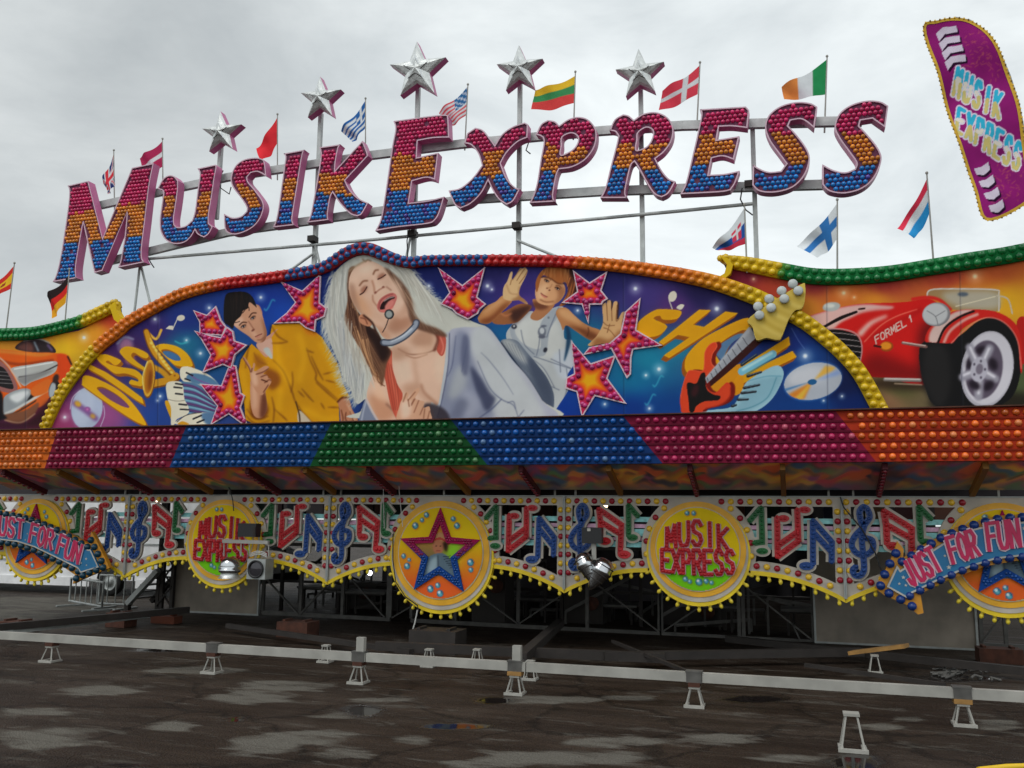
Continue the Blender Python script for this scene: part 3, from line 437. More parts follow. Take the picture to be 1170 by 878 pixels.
    cv.F([(600, 870), (700, 850), (760, 900), (680, 960), (610, 960)], (160, 112, 84), soft=22, clip=cc, a=.7); cv.F([(960, 980), (1050, 900), (1040, 1120), (1000, 1180)], (216, 184, 160), soft=24, clip=cc, a=.6); cv.F([(820, 860), (930, 840), (900, 930), (820, 930)], (206, 166, 138), soft=18, clip=cc, a=.6); cv.F([(690, 1180), (800, 1150), (830, 1210), (740, 1260)], (166, 116, 88), soft=22, clip=cc, a=.7); cv.F([(450, 1130), (520, 1180), (560, 1290), (470, 1270)], (210, 166, 132), soft=20, clip=cc, a=.6)
    cv.F(chest, (228, 202, 184), clip=cc, a=.28)
    # coral top
    cor = [(520, 960), (600, 880), (610, 1020), (650, 1160), (695, 1250), (670, 1360), (655, 1460), (600, 1360), (560, 1180)]
    cv.F(cor, (184, 86, 66)); cco = cv.region(cor); cv.L([(590, 930), (600, 1100), (650, 1300), (650, 1440)], 22, (206, 110, 86), soft=9, clip=cco)
    for k in range(4): cv.L([(560+k*18, 980+k*10), (580+k*22, 1150), (620+k*16, 1380)], 5, (126, 48, 38), soft=2, a=.6, clip=cco)
    cv.F([(950, 700), (1050, 760), (1050, 880), (1020, 930), (980, 880), (990, 800)], (186, 90, 74)); cv.L([(960, 720), (990, 790), (960, 880)], 20, (110, 58, 44), soft=8); cv.L([(1010, 770), (1035, 850), (1020, 910)], 10, (216, 130, 112), soft=4)
    # sleeve edge left, raised hand
    cv.F([(340, 1480), (350, 1390), (385, 1290), (430, 1370), (490, 1480)], (122, 128, 146)); cv.L([(350, 1480), (365, 1400), (388, 1310)], 12, (166, 170, 182), soft=4); cv.L([(390, 1290), (440, 1390), (500, 1490)], 18, (190, 176, 172), soft=3)
    hd = [(660, 1480), (668, 1350), (690, 1290), (725, 1230), (745, 1240), (740, 1290), (790, 1220), (830, 1195), (835, 1220), (800, 1280), (840, 1300), (875, 1310), (870, 1360), (915, 1350), (925, 1390), (920, 1480)]
    cv.F([(870, 1340), (960, 1330), (1060, 1390), (1080, 1480), (900, 1480)], (52, 44, 52), soft=10, a=.85)
    cv.F(hd, (200, 156, 128)); chd = cv.region(hd)
    cv.F([(680, 1320), (760, 1300), (760, 1420), (690, 1450)], sl, soft=16, clip=chd)
    for p in [[(740, 1290), (750, 1350)], [(790, 1290), (770, 1340)], [(830, 1300), (790, 1400)], [(870, 1350), (840, 1420)], [(800, 1285), (770, 1330)], [(880, 1370), (870, 1450)], [(725, 1240), (700, 1310)], [(920, 1390), (900, 1470)], [(740, 1300), (800, 1230)]]: cv.L(p, 9, (136, 88, 66), soft=3, clip=chd, a=.8)
    # hair, left mass
    hm = [(250, 200), (232, 330), (235, 470), (210, 620), (250, 720), (300, 800), (360, 900), (420, 1040), (450, 1090), (490, 1120), (520, 1180), (545, 1100), (560, 1000), (600, 900), (560, 840), (520, 790), (480, 720), (430, 690), (370, 620), (310, 540), (262, 440), (245, 330), (300, 190)]
    cv.F(hm, (112, 78, 58), soft=5); chm = cv.region(hm)
    cv.F([(300, 560), (430, 680), (540, 800), (590, 900), (520, 980), (440, 820), (330, 680)], (44, 24, 20), soft=16, clip=chm)
    hair(cv, rg, [(240, 350), (280, 520), (360, 640)], [(330, 900), (450, 1080), (530, 1050)], 90, [(150, 112, 84), (80, 48, 36), (186, 146, 112), (60, 34, 26)], 9, 18, chm, bend=.06, alpha=.55)
    hair(cv, rg, [(300, 700), (400, 820)], [(470, 1130), (540, 1170)], 30, [(196, 150, 110), (90, 56, 40)], 8, 14, alpha=.6, bend=.05)
    hair(cv, rg, [(215, 620), (300, 860), (400, 1040)], [(230, 900), (330, 1080), (460, 1200)], 70, [(188, 184, 174), (160, 150, 138), (204, 200, 190)], 8, 16, alpha=.5, taper=.8, soft=2)
    cv.L([(480, 1060), (490, 1140), (545, 1180)], 7, (110, 66, 44), soft=2)
    # neck and face
    fc = [(385, 135), (450, 140), (540, 190), (620, 270), (680, 350), (722, 430), (735, 520), (760, 610), (780, 660), (700, 740), (600, 790), (530, 770), (470, 680), (370, 600), (310, 530), (265, 450), (245, 350), (255, 260), (300, 185)]
    cv.F(fc, sk); cf = cv.region(fc)
    cv.F([(260, 260), (340, 180), (480, 200), (440, 260), (300, 330)], (206, 172, 148), soft=26, clip=cf); cv.F([(260, 400), (330, 400), (420, 520), (420, 620), (320, 530)], (184, 130, 92), soft=24, clip=cf); cv.F([(600, 260), (700, 380), (720, 520), (640, 560), (600, 380)], (206, 168, 144), soft=24, clip=cf, a=.8); cv.F([(620, 600), (760, 600), (770, 680), (640, 740), (560, 700)], (150, 96, 68), soft=26, clip=cf); cv.F([(640, 560), (730, 480), (740, 560), (680, 620)], sh, soft=14, clip=cf); cv.F([(430, 660), (540, 700), (600, 780), (520, 770)], (176, 124, 94), soft=14, clip=cf); cv.F([(440, 250), (500, 330), (540, 370), (480, 400), (430, 320)], (214, 176, 152), soft=14, clip=cf, a=.8)
    cv.F([(300, 300), (420, 270), (440, 330), (400, 420), (330, 440)], (178, 132, 108), soft=24, clip=cf, a=.35); cv.F([(480, 210), (600, 240), (600, 330), (530, 330)], (180, 134, 110), soft=20, clip=cf, a=.3)
    cv.F([(440, 430), (470, 470), (480, 560), (560, 600), (520, 660), (430, 600), (400, 500)], (180, 130, 102), soft=22, clip=cf, a=.45); cv.F([(250, 330), (290, 340), (330, 520), (400, 620), (330, 580), (260, 450)], (128, 84, 62), soft=16, clip=cf, a=.8); cv.F([(690, 350), (740, 440), (770, 600), (740, 560), (700, 440)], (150, 106, 82), soft=14, clip=cf, a=.8)
    cv.F([(640, 470), (700, 450), (690, 540), (630, 570)], (214, 178, 154), soft=16, clip=cf, a=.6); cv.F([(330, 200), (420, 150), (470, 190), (380, 240)], (216, 188, 166), soft=18, clip=cf, a=.6)
    cv.F(fc, (228, 204, 188), clip=cf, a=.3)
    # ear
    cv.F([(330, 600), (360, 580), (420, 620), (436, 670), (400, 680), (340, 650)], (186, 130, 100)); cv.L([(345, 610), (380, 620), (400, 660)], 9, (116, 66, 48), soft=3); cv.L([(370, 590), (440, 650), (470, 720)], 16, (60, 32, 26), soft=5)
    # eyes closed, brows
    for p, w in (([(340, 415), (368, 395), (395, 352)], 10), ([(490, 285), (520, 270), (552, 250)], 10)): cv.L(p, w, (74, 38, 32), soft=2)
    cv.E((372, 372), 36, 22, (150, 98, 78), rot=-48, soft=8, a=.75); cv.E((516, 262), 36, 20, (150, 98, 78), rot=-35, soft=8, a=.75)
    for p in ([(335, 340), (365, 305), (400, 300)], [(450, 245), (465, 215), (490, 210)]): cv.L(p, 13, (134, 92, 70), soft=4)
    cv.L([(340, 415), (368, 398), (398, 352)], 6, (50, 24, 22), soft=1); cv.L([(488, 288), (522, 272), (553, 250)], 6, (50, 24, 22), soft=1)
    # nose
    cv.L([(440, 300), (455, 350), (460, 395)], 12, (170, 120, 96), soft=6); cv.E((468, 398), 10, 7, (104, 52, 44), rot=-40, soft=3); cv.E((532, 352), 10, 6, (104, 52, 44), rot=-20, soft=3); cv.L([(462, 408), (500, 375), (545, 352)], 8, (150, 96, 78), soft=4); cv.L([(560, 350), (600, 380)], 8, (150, 100, 82), soft=5); cv.L([(445, 420), (450, 470), (490, 520)], 8, (160, 106, 84), soft=5)
    # mouth
    mo = [(495, 530), (505, 480), (540, 440), (590, 415), (635, 430), (630, 455), (600, 460), (630, 480), (600, 520), (555, 550), (515, 550)]
    cv.F([(480, 520), (500, 460), (550, 420), (610, 400), (645, 425), (640, 470), (610, 525), (550, 562), (505, 560)], (190, 112, 104)); cv.F([(505, 535), (520, 490), (560, 450), (610, 430), (630, 445), (590, 465), (560, 520), (530, 540)], (44, 18, 20)); cv.F([(545, 520), (580, 470), (620, 470), (610, 505), (570, 540)], (204, 128, 118), soft=4); cv.L([(540, 470), (580, 445), (620, 435)], 8, (196, 180, 172), soft=3); cv.L([(515, 550), (560, 556), (610, 520)], 14, (206, 116, 106), soft=4); cv.L([(495, 530), (510, 470), (560, 428), (612, 412)], 9, (150, 76, 72), soft=3)
    # right hair band
    rb = [(540, 185), (600, 225), (680, 300), (750, 400), (775, 500), (800, 590), (880, 660), (990, 700), (1060, 750), (1040, 770), (900, 730), (800, 690), (750, 600), (735, 500), (715, 410), (660, 310), (580, 240)]
    cv.F(rb, (106, 74, 58), soft=8); crb = cv.region(rb, soft=6); hair(cv, rg, [(560, 205), (640, 280), (740, 420)], [(760, 560), (880, 680), (1040, 750)], 50, [(70, 42, 34), (150, 116, 92), (176, 146, 120)], 9, 12, crb, alpha=.6)
    cv.L([(360, 120), (385, 140), (400, 125), (430, 135)], 10, (140, 110, 86), soft=5); cv.L([(250, 220), (300, 180), (380, 135)], 14, (160, 136, 112), soft=7)
    # choker and microphone
    cv.L([(535, 815), (610, 815), (710, 765), (790, 690), (810, 650)], 58, (70, 74, 86)); cv.L([(540, 815), (610, 812), (710, 762), (790, 688), (808, 650)], 38, (146, 152, 164), soft=3); cv.L([(600, 805), (700, 760), (770, 700)], 16, (196, 200, 206), soft=6); cv.L([(535, 795), (610, 795), (705, 742), (790, 660)], 4, (40, 44, 56), soft=1)
    cv.L([(578, 612), (555, 680), (528, 730)], 7, (44, 34, 34)); cv.E((583, 580), 40, 42, (40, 42, 46)); cv.E((581, 580), 28, 30, (150, 154, 150), soft=3)
# ------------------------------------------------------------------ materials
def lin(c):
    c = np.asarray(c, float)/255.; return np.where(c <= .04045, c/12.92, ((c+.055)/1.055)**2.4)
GAIN = 1.17
def alb(c, g=None): return np.clip(lin(c)*(GAIN if g is None else g), .004, .86)
_M = {}
def mat(name, col=None, rough=.45, metal=0., dirt=.18, scale=3., g=None, bump=0., attr=False, emit=0., spec=.5, raw=False, trans=0.):
    if name in _M: return _M[name]
    m = bpy.data.materials.new(name); m.use_nodes = True; nt = m.node_tree; N, Lk = nt.nodes, nt.links
    b = N['Principled BSDF']; b.inputs['Roughness'].default_value = rough; b.inputs['Metallic'].default_value = metal; b.inputs['Specular IOR Level'].default_value = spec
    tc = N.new('ShaderNodeTexCoord'); nz = N.new('ShaderNodeTexNoise'); nz.inputs['Scale'].default_value = scale; nz.inputs['Detail'].default_value = 6; Lk.new(tc.outputs['Object'], nz.inputs['Vector'])
    mr = N.new('ShaderNodeMapRange'); mr.inputs[1].default_value = .3; mr.inputs[2].default_value = .7; mr.inputs[3].default_value = 1-dirt; mr.inputs[4].default_value = 1+dirt*.35; Lk.new(nz.outputs['Fac'], mr.inputs[0])
    mx = N.new('ShaderNodeMix'); mx.data_type = 'RGBA'; mx.blend_type = 'MULTIPLY'; mx.inputs['Factor'].default_value = 1
    if attr:
        at_ = N.new('ShaderNodeAttribute'); at_.attribute_name = 'Col'; Lk.new(at_.outputs['Color'], mx.inputs['A'])
    else:
        c = np.array(col, float) if raw else alb(col, g); mx.inputs['A'].default_value = (*c, 1)
    Lk.new(mr.outputs[0], mx.inputs['B']); Lk.new(mx.outputs['Result'], b.inputs['Base Color'])
    rr = N.new('ShaderNodeMapRange'); rr.inputs[3].default_value = max(.02, rough-.1); rr.inputs[4].default_value = min(1, rough+.15); Lk.new(nz.outputs['Fac'], rr.inputs[0]); Lk.new(rr.outputs[0], b.inputs['Roughness'])
    if bump:
        bp = N.new('ShaderNodeBump'); bp.inputs['Strength'].default_value = bump; bp.inputs['Distance'].default_value = .02; n2 = N.new('ShaderNodeTexNoise'); n2.inputs['Scale'].default_value = scale*8; n2.inputs['Detail'].default_value = 8
        Lk.new(tc.outputs['Object'], n2.inputs['Vector']); Lk.new(n2.outputs['Fac'], bp.inputs['Height']); Lk.new(bp.outputs['Normal'], b.inputs['Normal'])
    if emit:
        b.inputs['Emission Color'].default_value = (*np.clip(lin(col), 0, 1), 1); b.inputs['Emission Strength'].default_value = emit
    if trans: b.inputs['Transmission Weight'].default_value = trans
    _M[name] = m; return m

# ------------------------------------------------------------------ mesh builder
COL = bpy.context.scene.collection
ORI = {}
class MB:
    def __init__(s): s.v, s.f, s.m, s.c, s.cur, s.col, s.sm = [], [], [], [], 0, (1, 1, 1), []
    def add(s, vs, fs, smooth=False):
        k = len(s.v); s.v += [tuple(p) for p in vs]; s.c += [s.col]*len(vs)
        for f in fs: s.f.append([i+k for i in f]); s.m.append(s.cur); s.sm.append(smooth)
        return s
    def box(s, c, d):
        x, y, z = c; a, b, e = d[0]/2, d[1]/2, d[2]/2
        return s.add([(x+i*a, y+j*b, z+k*e) for i in (-1, 1) for j in (-1, 1) for k in (-1, 1)], [(0, 1, 3, 2), (4, 6, 7, 5), (0, 4, 5, 1), (2, 3, 7, 6), (0, 2, 6, 4), (1, 5, 7, 3)])
    def bar(s, p, q, w, h=None):
        p, q = Vector(p), Vector(q); h = h or w; d = (q-p).normalized(); u = Vector((0, 0, 1)) if abs(d.z) < .95 else Vector((0, 1, 0))
        r = d.cross(u).normalized()*w/2; u = r.cross(d).normalized()*h/2; vs = [e+i*r+j*u for e in (p, q) for i, j in ((-1, -1), (1, -1), (1, 1), (-1, 1))]
        return s.add(vs, [(3, 2, 1, 0), (4, 5, 6, 7)]+[(i, (i+1) % 4, 4+(i+1) % 4, 4+i) for i in range(4)])
    def tube(s, pts, r, n=8, cap=True):
        P = [Vector(p) for p in pts]; rs = r if isinstance(r, (list, tuple)) else [r]*len(P); vs, fs = [], []; pu = None
        for i, p in enumerate(P):
            d = (P[min(i+1, len(P)-1)]-P[max(i-1, 0)]).normalized(); u = pu if pu is not None else (Vector((0, 0, 1)) if abs(d.z) < .9 else Vector((0, 1, 0)))
            a = d.cross(u).normalized(); u = a.cross(d).normalized(); pu = u
            vs += [p+(a*math.cos(t)+u*math.sin(t))*rs[i] for t in (2*PI*k/n for k in range(n))]
        for i in range(len(P)-1): fs += [(i*n+k, i*n+(k+1) % n, (i+1)*n+(k+1) % n, (i+1)*n+k) for k in range(n)]
        s.add(vs, fs, True)
        if cap: s.add(vs[:n], [tuple(range(n))[::-1]]); s.add(vs[-n:], [tuple(range(n))])
        return s
    def dome(s, c, r, nrm=(0, -1, 0), hgt=.8, n=8, rings=(1, .86, .5)):
        """a lamp cap: short collar, rounded head"""
        d = Vector(nrm).normalized(); u = Vector((0, 0, 1)) if abs(d.z) < .9 else Vector((1, 0, 0)); a = d.cross(u).normalized(); u = a.cross(d); c = Vector(c); vs, fs = [], []
        prof = [(1, 0)]+[(q, math.sqrt(max(0, 1-q*q))*hgt+.12) for q in (.97,)+rings[1:]]; m = len(prof)
        for q, h in prof: vs += [c+(a*math.cos(t)+u*math.sin(t))*r*q+d*h*r for t in (2*PI*k/n for k in range(n))]
        vs.append(c+d*(hgt+.12)*r)
        for i in range(m-1): fs += [(i*n+(k+1) % n, i*n+k, (i+1)*n+k, (i+1)*n+(k+1) % n) for k in range(n)]
        fs += [((m-1)*n+(k+1) % n, (m-1)*n+k, m*n) for k in range(n)]
        return s.add(vs, fs, True)
    def lathe(s, base, axis, prof, n=20):
        d = Vector(axis).normalized(); u = Vector((0, 0, 1)) if abs(d.z) < .9 else Vector((1, 0, 0)); a = d.cross(u).normalized(); u = a.cross(d); c = Vector(base); vs, fs = [], []
        for r, h in prof: vs += [c+(a*math.cos(t)+u*math.sin(t))*max(r, 1e-4)+d*h for t in (2*PI*k/n for k in range(n))]
        for i in range(len(prof)-1): fs += [(i*n+(k+1) % n, i*n+k, (i+1)*n+k, (i+1)*n+(k+1) % n) for k in range(n)]
        return s.add(vs, fs, True)
    def prism(s, poly, y0, y1, holes=(), side=None, back=True, front=True):
        """polygon in (x, z), extruded from y0 (front) to y1; side: material index of the walls"""
        loops = [ccw(poly)]+[ccw(h)[::-1] for h in holes]; flat = [p for l in loops for p in l]; n = len(flat)
        tri = tessellate_polygon([[Vector((x, z, 0)) for x, z in l] for l in loops]); cur = s.cur
        if front: s.add([(x, y0, z) for x, z in flat], [orient(t, flat) for t in tri])
        if back: s.add([(x, y1, z) for x, z in flat], [orient(t, flat)[::-1] for t in tri])
        if side is not None: s.cur = side
        for l in loops:
            m = len(l); s.add([(x, y, z) for y in (y0, y1) for x, z in l], [((i+1) % m, i, m+i, m+(i+1) % m) for i in range(m)])
        s.cur = cur; return s
    def ring(s, outer, inner, y, rim=0.):
        m = len(outer); return s.add([(x, y, z) for x, z in outer]+[(x, y, z) for x, z in inner], [(i, (i+1) % m, m+(i+1) % m, m+i) for i in range(m)])
    def ribbon(s, pts, w, y0, y1, closed=False):
        p = np.asarray(pts, float); n = len(p); L_, R_ = [], []
        for i in range(n):
            a, b = p[(i-1) % n if closed else max(i-1, 0)], p[(i+1) % n if closed else min(i+1, n-1)]
            d1 = p[i]-a; d2 = b-p[i]; d1 = d1/(np.hypot(*d1)+1e-9); d2 = d2/(np.hypot(*d2)+1e-9); d = d1+d2
            if np.hypot(*d) < .2: d = d2 if np.hypot(*d2) > .5 else d1
            d = d/np.hypot(*d); nn = np.array([-d[1], d[0]]); ref = d2 if np.hypot(*d2) > .5 else d1; k = 1/max(.5, abs(nn@np.array([-ref[1], ref[0]])))
            L_.append(p[i]+nn*w/2*k); R_.append(p[i]-nn*w/2*k)
        poly = L_+R_[::-1]
        for i in range(n-1):
            q = [L_[i], L_[i+1], R_[i+1], R_[i]]; s.add([(x, y0, z) for x, z in q], [(0, 1, 2, 3)])
        m = len(poly); s.add([(x, y, z) for y in (y0, y1) for x, z in poly], [((i+1) % m, i, m+i, m+(i+1) % m) for i in range(m)]); return s
    def disc(s, c, r, y0, y1, n=40, rz=None):
        return s.prism([(c[0]+r*math.cos(2*PI*k/n), c[1]+(rz or r)*math.sin(2*PI*k/n)) for k in range(n)], y0, y1, back=False)
    def build(s, name, mats, parent=None, loc=None):
        if loc is None:
            if parent is not None: loc = ORI[parent]
            else:
                a = np.array(s.v); loc = ((a[:, 0].min()+a[:, 0].max())/2, (a[:, 1].min()+a[:, 1].max())/2, a[:, 2].min())
        me = bpy.data.meshes.new(name); L0 = Vector(loc)
        me.from_pydata([Vector(p)-L0 for p in s.v], [], s.f)
        for mt in (mats if isinstance(mats, (list, tuple)) else [mats]): me.materials.append(mt)
        me.polygons.foreach_set('material_index', s.m); me.polygons.foreach_set('use_smooth', s.sm)
        if any(m_.name.startswith('tinted') for m_ in me.materials):
            ca = me.color_attributes.new('Col', 'FLOAT_COLOR', 'POINT'); c = np.ones((len(s.v), 4), np.float32); c[:, :3] = s.c; ca.data.foreach_set('color', c.ravel())
        me.update(); return link(name, me, loc, parent)
def link(name, me, loc, parent=None):
    o = bpy.data.objects.new(name, me); COL.objects.link(o); ORI[o] = tuple(loc)
    if parent is not None: o.parent = parent; p0 = ORI[parent]; o.location = [loc[i]-p0[i] for i in range(3)]
    else: o.location = loc
    return o
def empty(name, loc, parent=None): return link(name, None, loc, parent)
def tag(o, label=None, cat=None, group=None, kind=None):
    if cat and not kind: kind = 'thing'
    for k, v in (('label', label), ('category', cat), ('group', group), ('kind', kind)):
        if v: o[k] = v
    return o
def copy_tree(o, delta, parent=None):
    c = o.copy(); COL.objects.link(c)
    if parent is None: c.location = [o.location[i]+delta[i] for i in range(3)]; ORI[c] = tuple(ORI[o][i]+delta[i] for i in range(3))
    else: c.parent = parent; ORI[c] = tuple(ORI[o][i]+delta[i] for i in range(3))
    for ch in list(o.children): copy_tree(ch, delta, c)
    return c
def area(p): return sum(p[i][0]*p[(i+1) % len(p)][1]-p[(i+1) % len(p)][0]*p[i][1] for i in range(len(p)))/2
def ccw(p): p = [tuple(q) for q in p]; return p if area(p) > 0 else p[::-1]
def orient(t, fl):
    a, b, c = (fl[i] for i in t); return tuple(t) if (b[0]-a[0])*(c[1]-a[1])-(c[0]-a[0])*(b[1]-a[1]) > 0 else tuple(t)[::-1]
def inset(p, d):
    p = ccw(p); n = len(p); out = []
    for i in range(n):
        a, b, c = (np.array(p[(i+k-1) % n]) for k in range(3)); e1, e2 = b-a, c-b; e1 = e1/(np.hypot(*e1)+1e-9); e2 = e2/(np.hypot(*e2)+1e-9)
        n1, n2 = np.array([-e1[1], e1[0]]), np.array([-e2[1], e2[0]]); m = n1+n2; q = np.hypot(*m); m = m/q if q > .1 else n1
        out.append(tuple(b+m*d/max(.45, m@n1)))
    return out
def inside(x, z, poly):
    r = False; n = len(poly)
    for i in range(n):
        (ax, az), (bx, bz) = poly[i], poly[(i+1) % n]
        if (az > z) != (bz > z) and x < ax+(z-az)*(bx-ax)/(bz-az): r = not r
    return r
def edge_dist(x, z, poly):
    p = np.array(poly); q = np.roll(p, -1, 0); d = q-p; t = np.clip(((x-p[:, 0])*d[:, 0]+(z-p[:, 1])*d[:, 1])/((d**2).sum(1)+1e-12), 0, 1)
    return np.hypot(x-p[:, 0]-t*d[:, 0], z-p[:, 1]-t*d[:, 1]).min()
def resample(pts, step):
    p = np.asarray(pts, float); seg = np.hypot(*np.diff(p[:, :2], axis=0).T); s_ = np.concatenate([[0], np.cumsum(seg)]); n = max(2, int(round(s_[-1]/step))+1); t = np.linspace(0, s_[-1], n)
    return np.stack([np.interp(t, s_, p[:, k]) for k in range(p.shape[1])], 1)
def xz(u, v, Y): p = at(u, v, Y); return (p[0], p[2])
def px(pts, Y, org=(0, 0, 1)):
    return [xz(org[0]+a/org[2], org[1]+b/org[2], Y) for a, b in pts]
def painted_grid(name, poly, Y, colour, step, mt, parent=None, loc=None, wave=None, g=None):
    """a painted surface: fine sheet in the plane Y whose colour attribute is the picture"""
    P = np.array(poly); x0, z0 = P.min(0); x1, z1 = P.max(0); nx, nz = int((x1-x0)/step)+1, int((z1-z0)/step)+1
    X, Z = np.meshgrid(np.linspace(x0, x1, nx+1), np.linspace(z0, z1, nz+1)); cx = (X[:-1, :-1]+X[1:, 1:])/2; cz = (Z[:-1, :-1]+Z[1:, 1:])/2
    ins = np.zeros(cx.shape, bool); q = np.roll(P, -1, 0)
    for (ax, az), (bx, bz) in zip(P, q):
        if az == bz: continue
        h = (az > cz) != (bz > cz); ins ^= h & (cx < ax+(cz-az)*(bx-ax)/(bz-az))
    W = nx+1; j, i = np.nonzero(ins); F_ = np.stack([j*W+i, j*W+i+1, (j+1)*W+i+1, (j+1)*W+i], 1)
    used, inv = np.unique(F_, return_inverse=True); F_ = inv.reshape(F_.shape); Xf, Zf = X.ravel()[used], Z.ravel()[used]
    loc = loc or (ORI[parent] if parent is not None else (float((x0+x1)/2), Y, float(z0))); Yf_ = np.full(len(Xf), Y) if wave is None else Y+wave(Xf, Zf)
    V = np.stack([Xf-loc[0], Yf_-loc[1], Zf-loc[2]], 1).astype(np.float32)
    me = bpy.data.meshes.new(name); me.vertices.add(len(V)); me.vertices.foreach_set('co', V.ravel()); me.loops.add(F_.size); me.loops.foreach_set('vertex_index', F_.ravel().astype(np.int32))
    me.polygons.add(len(F_)); me.polygons.foreach_set('loop_start', np.arange(0, F_.size, 4, dtype=np.int32)); me.polygons.foreach_set('loop_total', np.full(len(F_), 4, np.int32)); me.update(calc_edges=True)
    c = np.ones((len(V), 4), np.float32); c[:, :3] = np.clip(lin(colour(Xf, np.full(len(Xf), Y), Zf)*255)**1.13*(g or GAIN*1.16), .002, .86)
    ca = me.color_attributes.new('Col', 'FLOAT_COLOR', 'POINT'); ca.data.foreach_set('color', c.ravel()); me.materials.append(mt); me.polygons.foreach_set('use_smooth', np.ones(len(F_), bool))
    return link(name, me, loc, parent)

def csmooth(p, n=5, lim=42):
    """smooth a closed outline but keep its corners"""
    p = [np.array(q, float) for q in p]; N = len(p); cor = []
    for i in range(N):
        a, b = p[i]-p[i-1], p[(i+1) % N]-p[i]; c = (a@b)/(np.hypot(*a)*np.hypot(*b)+1e-9); cor.append(math.degrees(math.acos(max(-1, min(1, c)))) > lim)
    out = []
    for i in range(N):
        j = (i+1) % N; b, c = p[i], p[j]; a = b-(c-b)*.6 if cor[i] else p[i-1]; d = c+(c-b)*.6 if cor[j] else p[(i+2) % N]
        if cor[i] and cor[j]: out.append(tuple(b)); continue
        for k in range(n):
            t = k/n; q = .5*((2*b)+(c-a)*t+(2*a-5*b+4*c-d)*t*t+(3*b-a-3*c+d)*t**3); out.append(tuple(q))
    return out
def strokes(pts, w):
    """cut a polyline at its sharp corners; every piece reaches a little past its corner"""
    out, cur = [], [np.array(pts[0], float)]
    for i in range(1, len(pts)):
        cur.append(np.array(pts[i], float))
        if i+1 < len(pts):
            a, b = cur[-1]-cur[-2], np.array(pts[i+1])-cur[-1]; c = (a@b)/(np.hypot(*a)*np.hypot(*b)+1e-9)
            if c < .55: out.append(cur); cur = [cur[-1]]
    out.append(cur); res = []
    for s in out:
        s = [q.copy() for q in s]
        for e, n in ((0, 1), (-1, -2)):
            d = s[e]-s[n]; s[e] = s[e]+d/(np.hypot(*d)+1e-9)*w*.38
        res.append(s)
    return res
def cap_set(items, parent, mt, limit=100, **kw):
    """items: (position, radius, colour); the caps that show largest are sub-parts of their own, the rest one mesh"""
    cam = np.array((0, 0, CAMH)); limit = len(items) if len(items) <= limit+15 else limit; items = sorted(items, key=lambda q: np.linalg.norm(np.array(q[0])-cam)/q[1])
    for p, r, c in items[:limit]:
        b = MB(); b.col = tuple(c); b.dome(p, r, (random.gauss(0, .07), -1, random.gauss(0, .07)), **kw); b.build('bulb', mt, parent, p)
    if len(items) > limit:
        b = MB()
        for p, r, c in items[limit:]: b.col = tuple(c); b.dome(p, r, (random.gauss(0, .07), -1, random.gauss(0, .07)), **kw)
        tag(b.build('bulb_caps', mt, parent), kind='stuff')
# ------------------------------------------------------------------ shared materials
tint_cap = mat('tinted_caps', attr=True, rough=.2, dirt=.3, scale=9, spec=.6)
tint_paint = mat('tinted_paint', attr=True, rough=.55, dirt=.14, scale=1.2, spec=.12)
tint_cloth = mat('tinted_cloth', attr=True, rough=.85, dirt=.15, scale=4, spec=.1)
white = mat('white_paint', (178, 174, 166), .45, dirt=.3, scale=2.5)
cream = mat('cream_paint', (186, 178, 158), .45, dirt=.25)
gold = mat('gold_paint', (212, 158, 34), .4, dirt=.2)
yellow = mat('yellow_paint', (220, 180, 24), .4, dirt=.2)
pink = mat('pink_enamel', (206, 110, 160), .4, dirt=.15, g=.95)
pinkrim = mat('pink_rim', (214, 178, 194), .35, dirt=.2, g=1.)
plum = mat('plum_backing', (92, 20, 62), .6)
steel = mat('galvanised_steel', (150, 154, 152), .5, .35, dirt=.25, scale=6, g=1.25)
ssteel = mat('sign_steel', (158, 162, 160), .5, .1, dirt=.25, scale=6, g=1.5)
tsteel = mat('truss_steel', (104, 102, 98), .6, .1, dirt=.4, scale=6, g=.75)
wsteel = mat('white_steel', (154, 152, 145), .5, .0, dirt=.24, scale=3, g=1.12)
dsteel = mat('dark_steel', (46, 41, 38), .65, .2, dirt=.4, scale=4)
rust = mat('rusty_steel', (78, 46, 34), .85, .1, dirt=.5, scale=8)
black = mat('black_plastic', (26, 26, 28), .4)
rubber = mat('black_rubber', (24, 24, 24), .8)
chrome = mat('chrome', (176, 178, 180), .18, 1., dirt=.1, g=1.3)
silver = mat('silver_foil', (190, 192, 190), .32, .75, dirt=.3, scale=8, bump=.35, g=1.4)
wood = mat('raw_wood', (150, 112, 60), .8, dirt=.4, scale=6)
cable = mat('cable_rubber', (30, 30, 32), .5)
wcable = mat('white_cable', (180, 180, 176), .5)
YS, YM, YV, YF, YT = 16.0, 15.2, 15.0, 16.5, 19.8   # sign, mural boards, light band, frieze, ground trusses

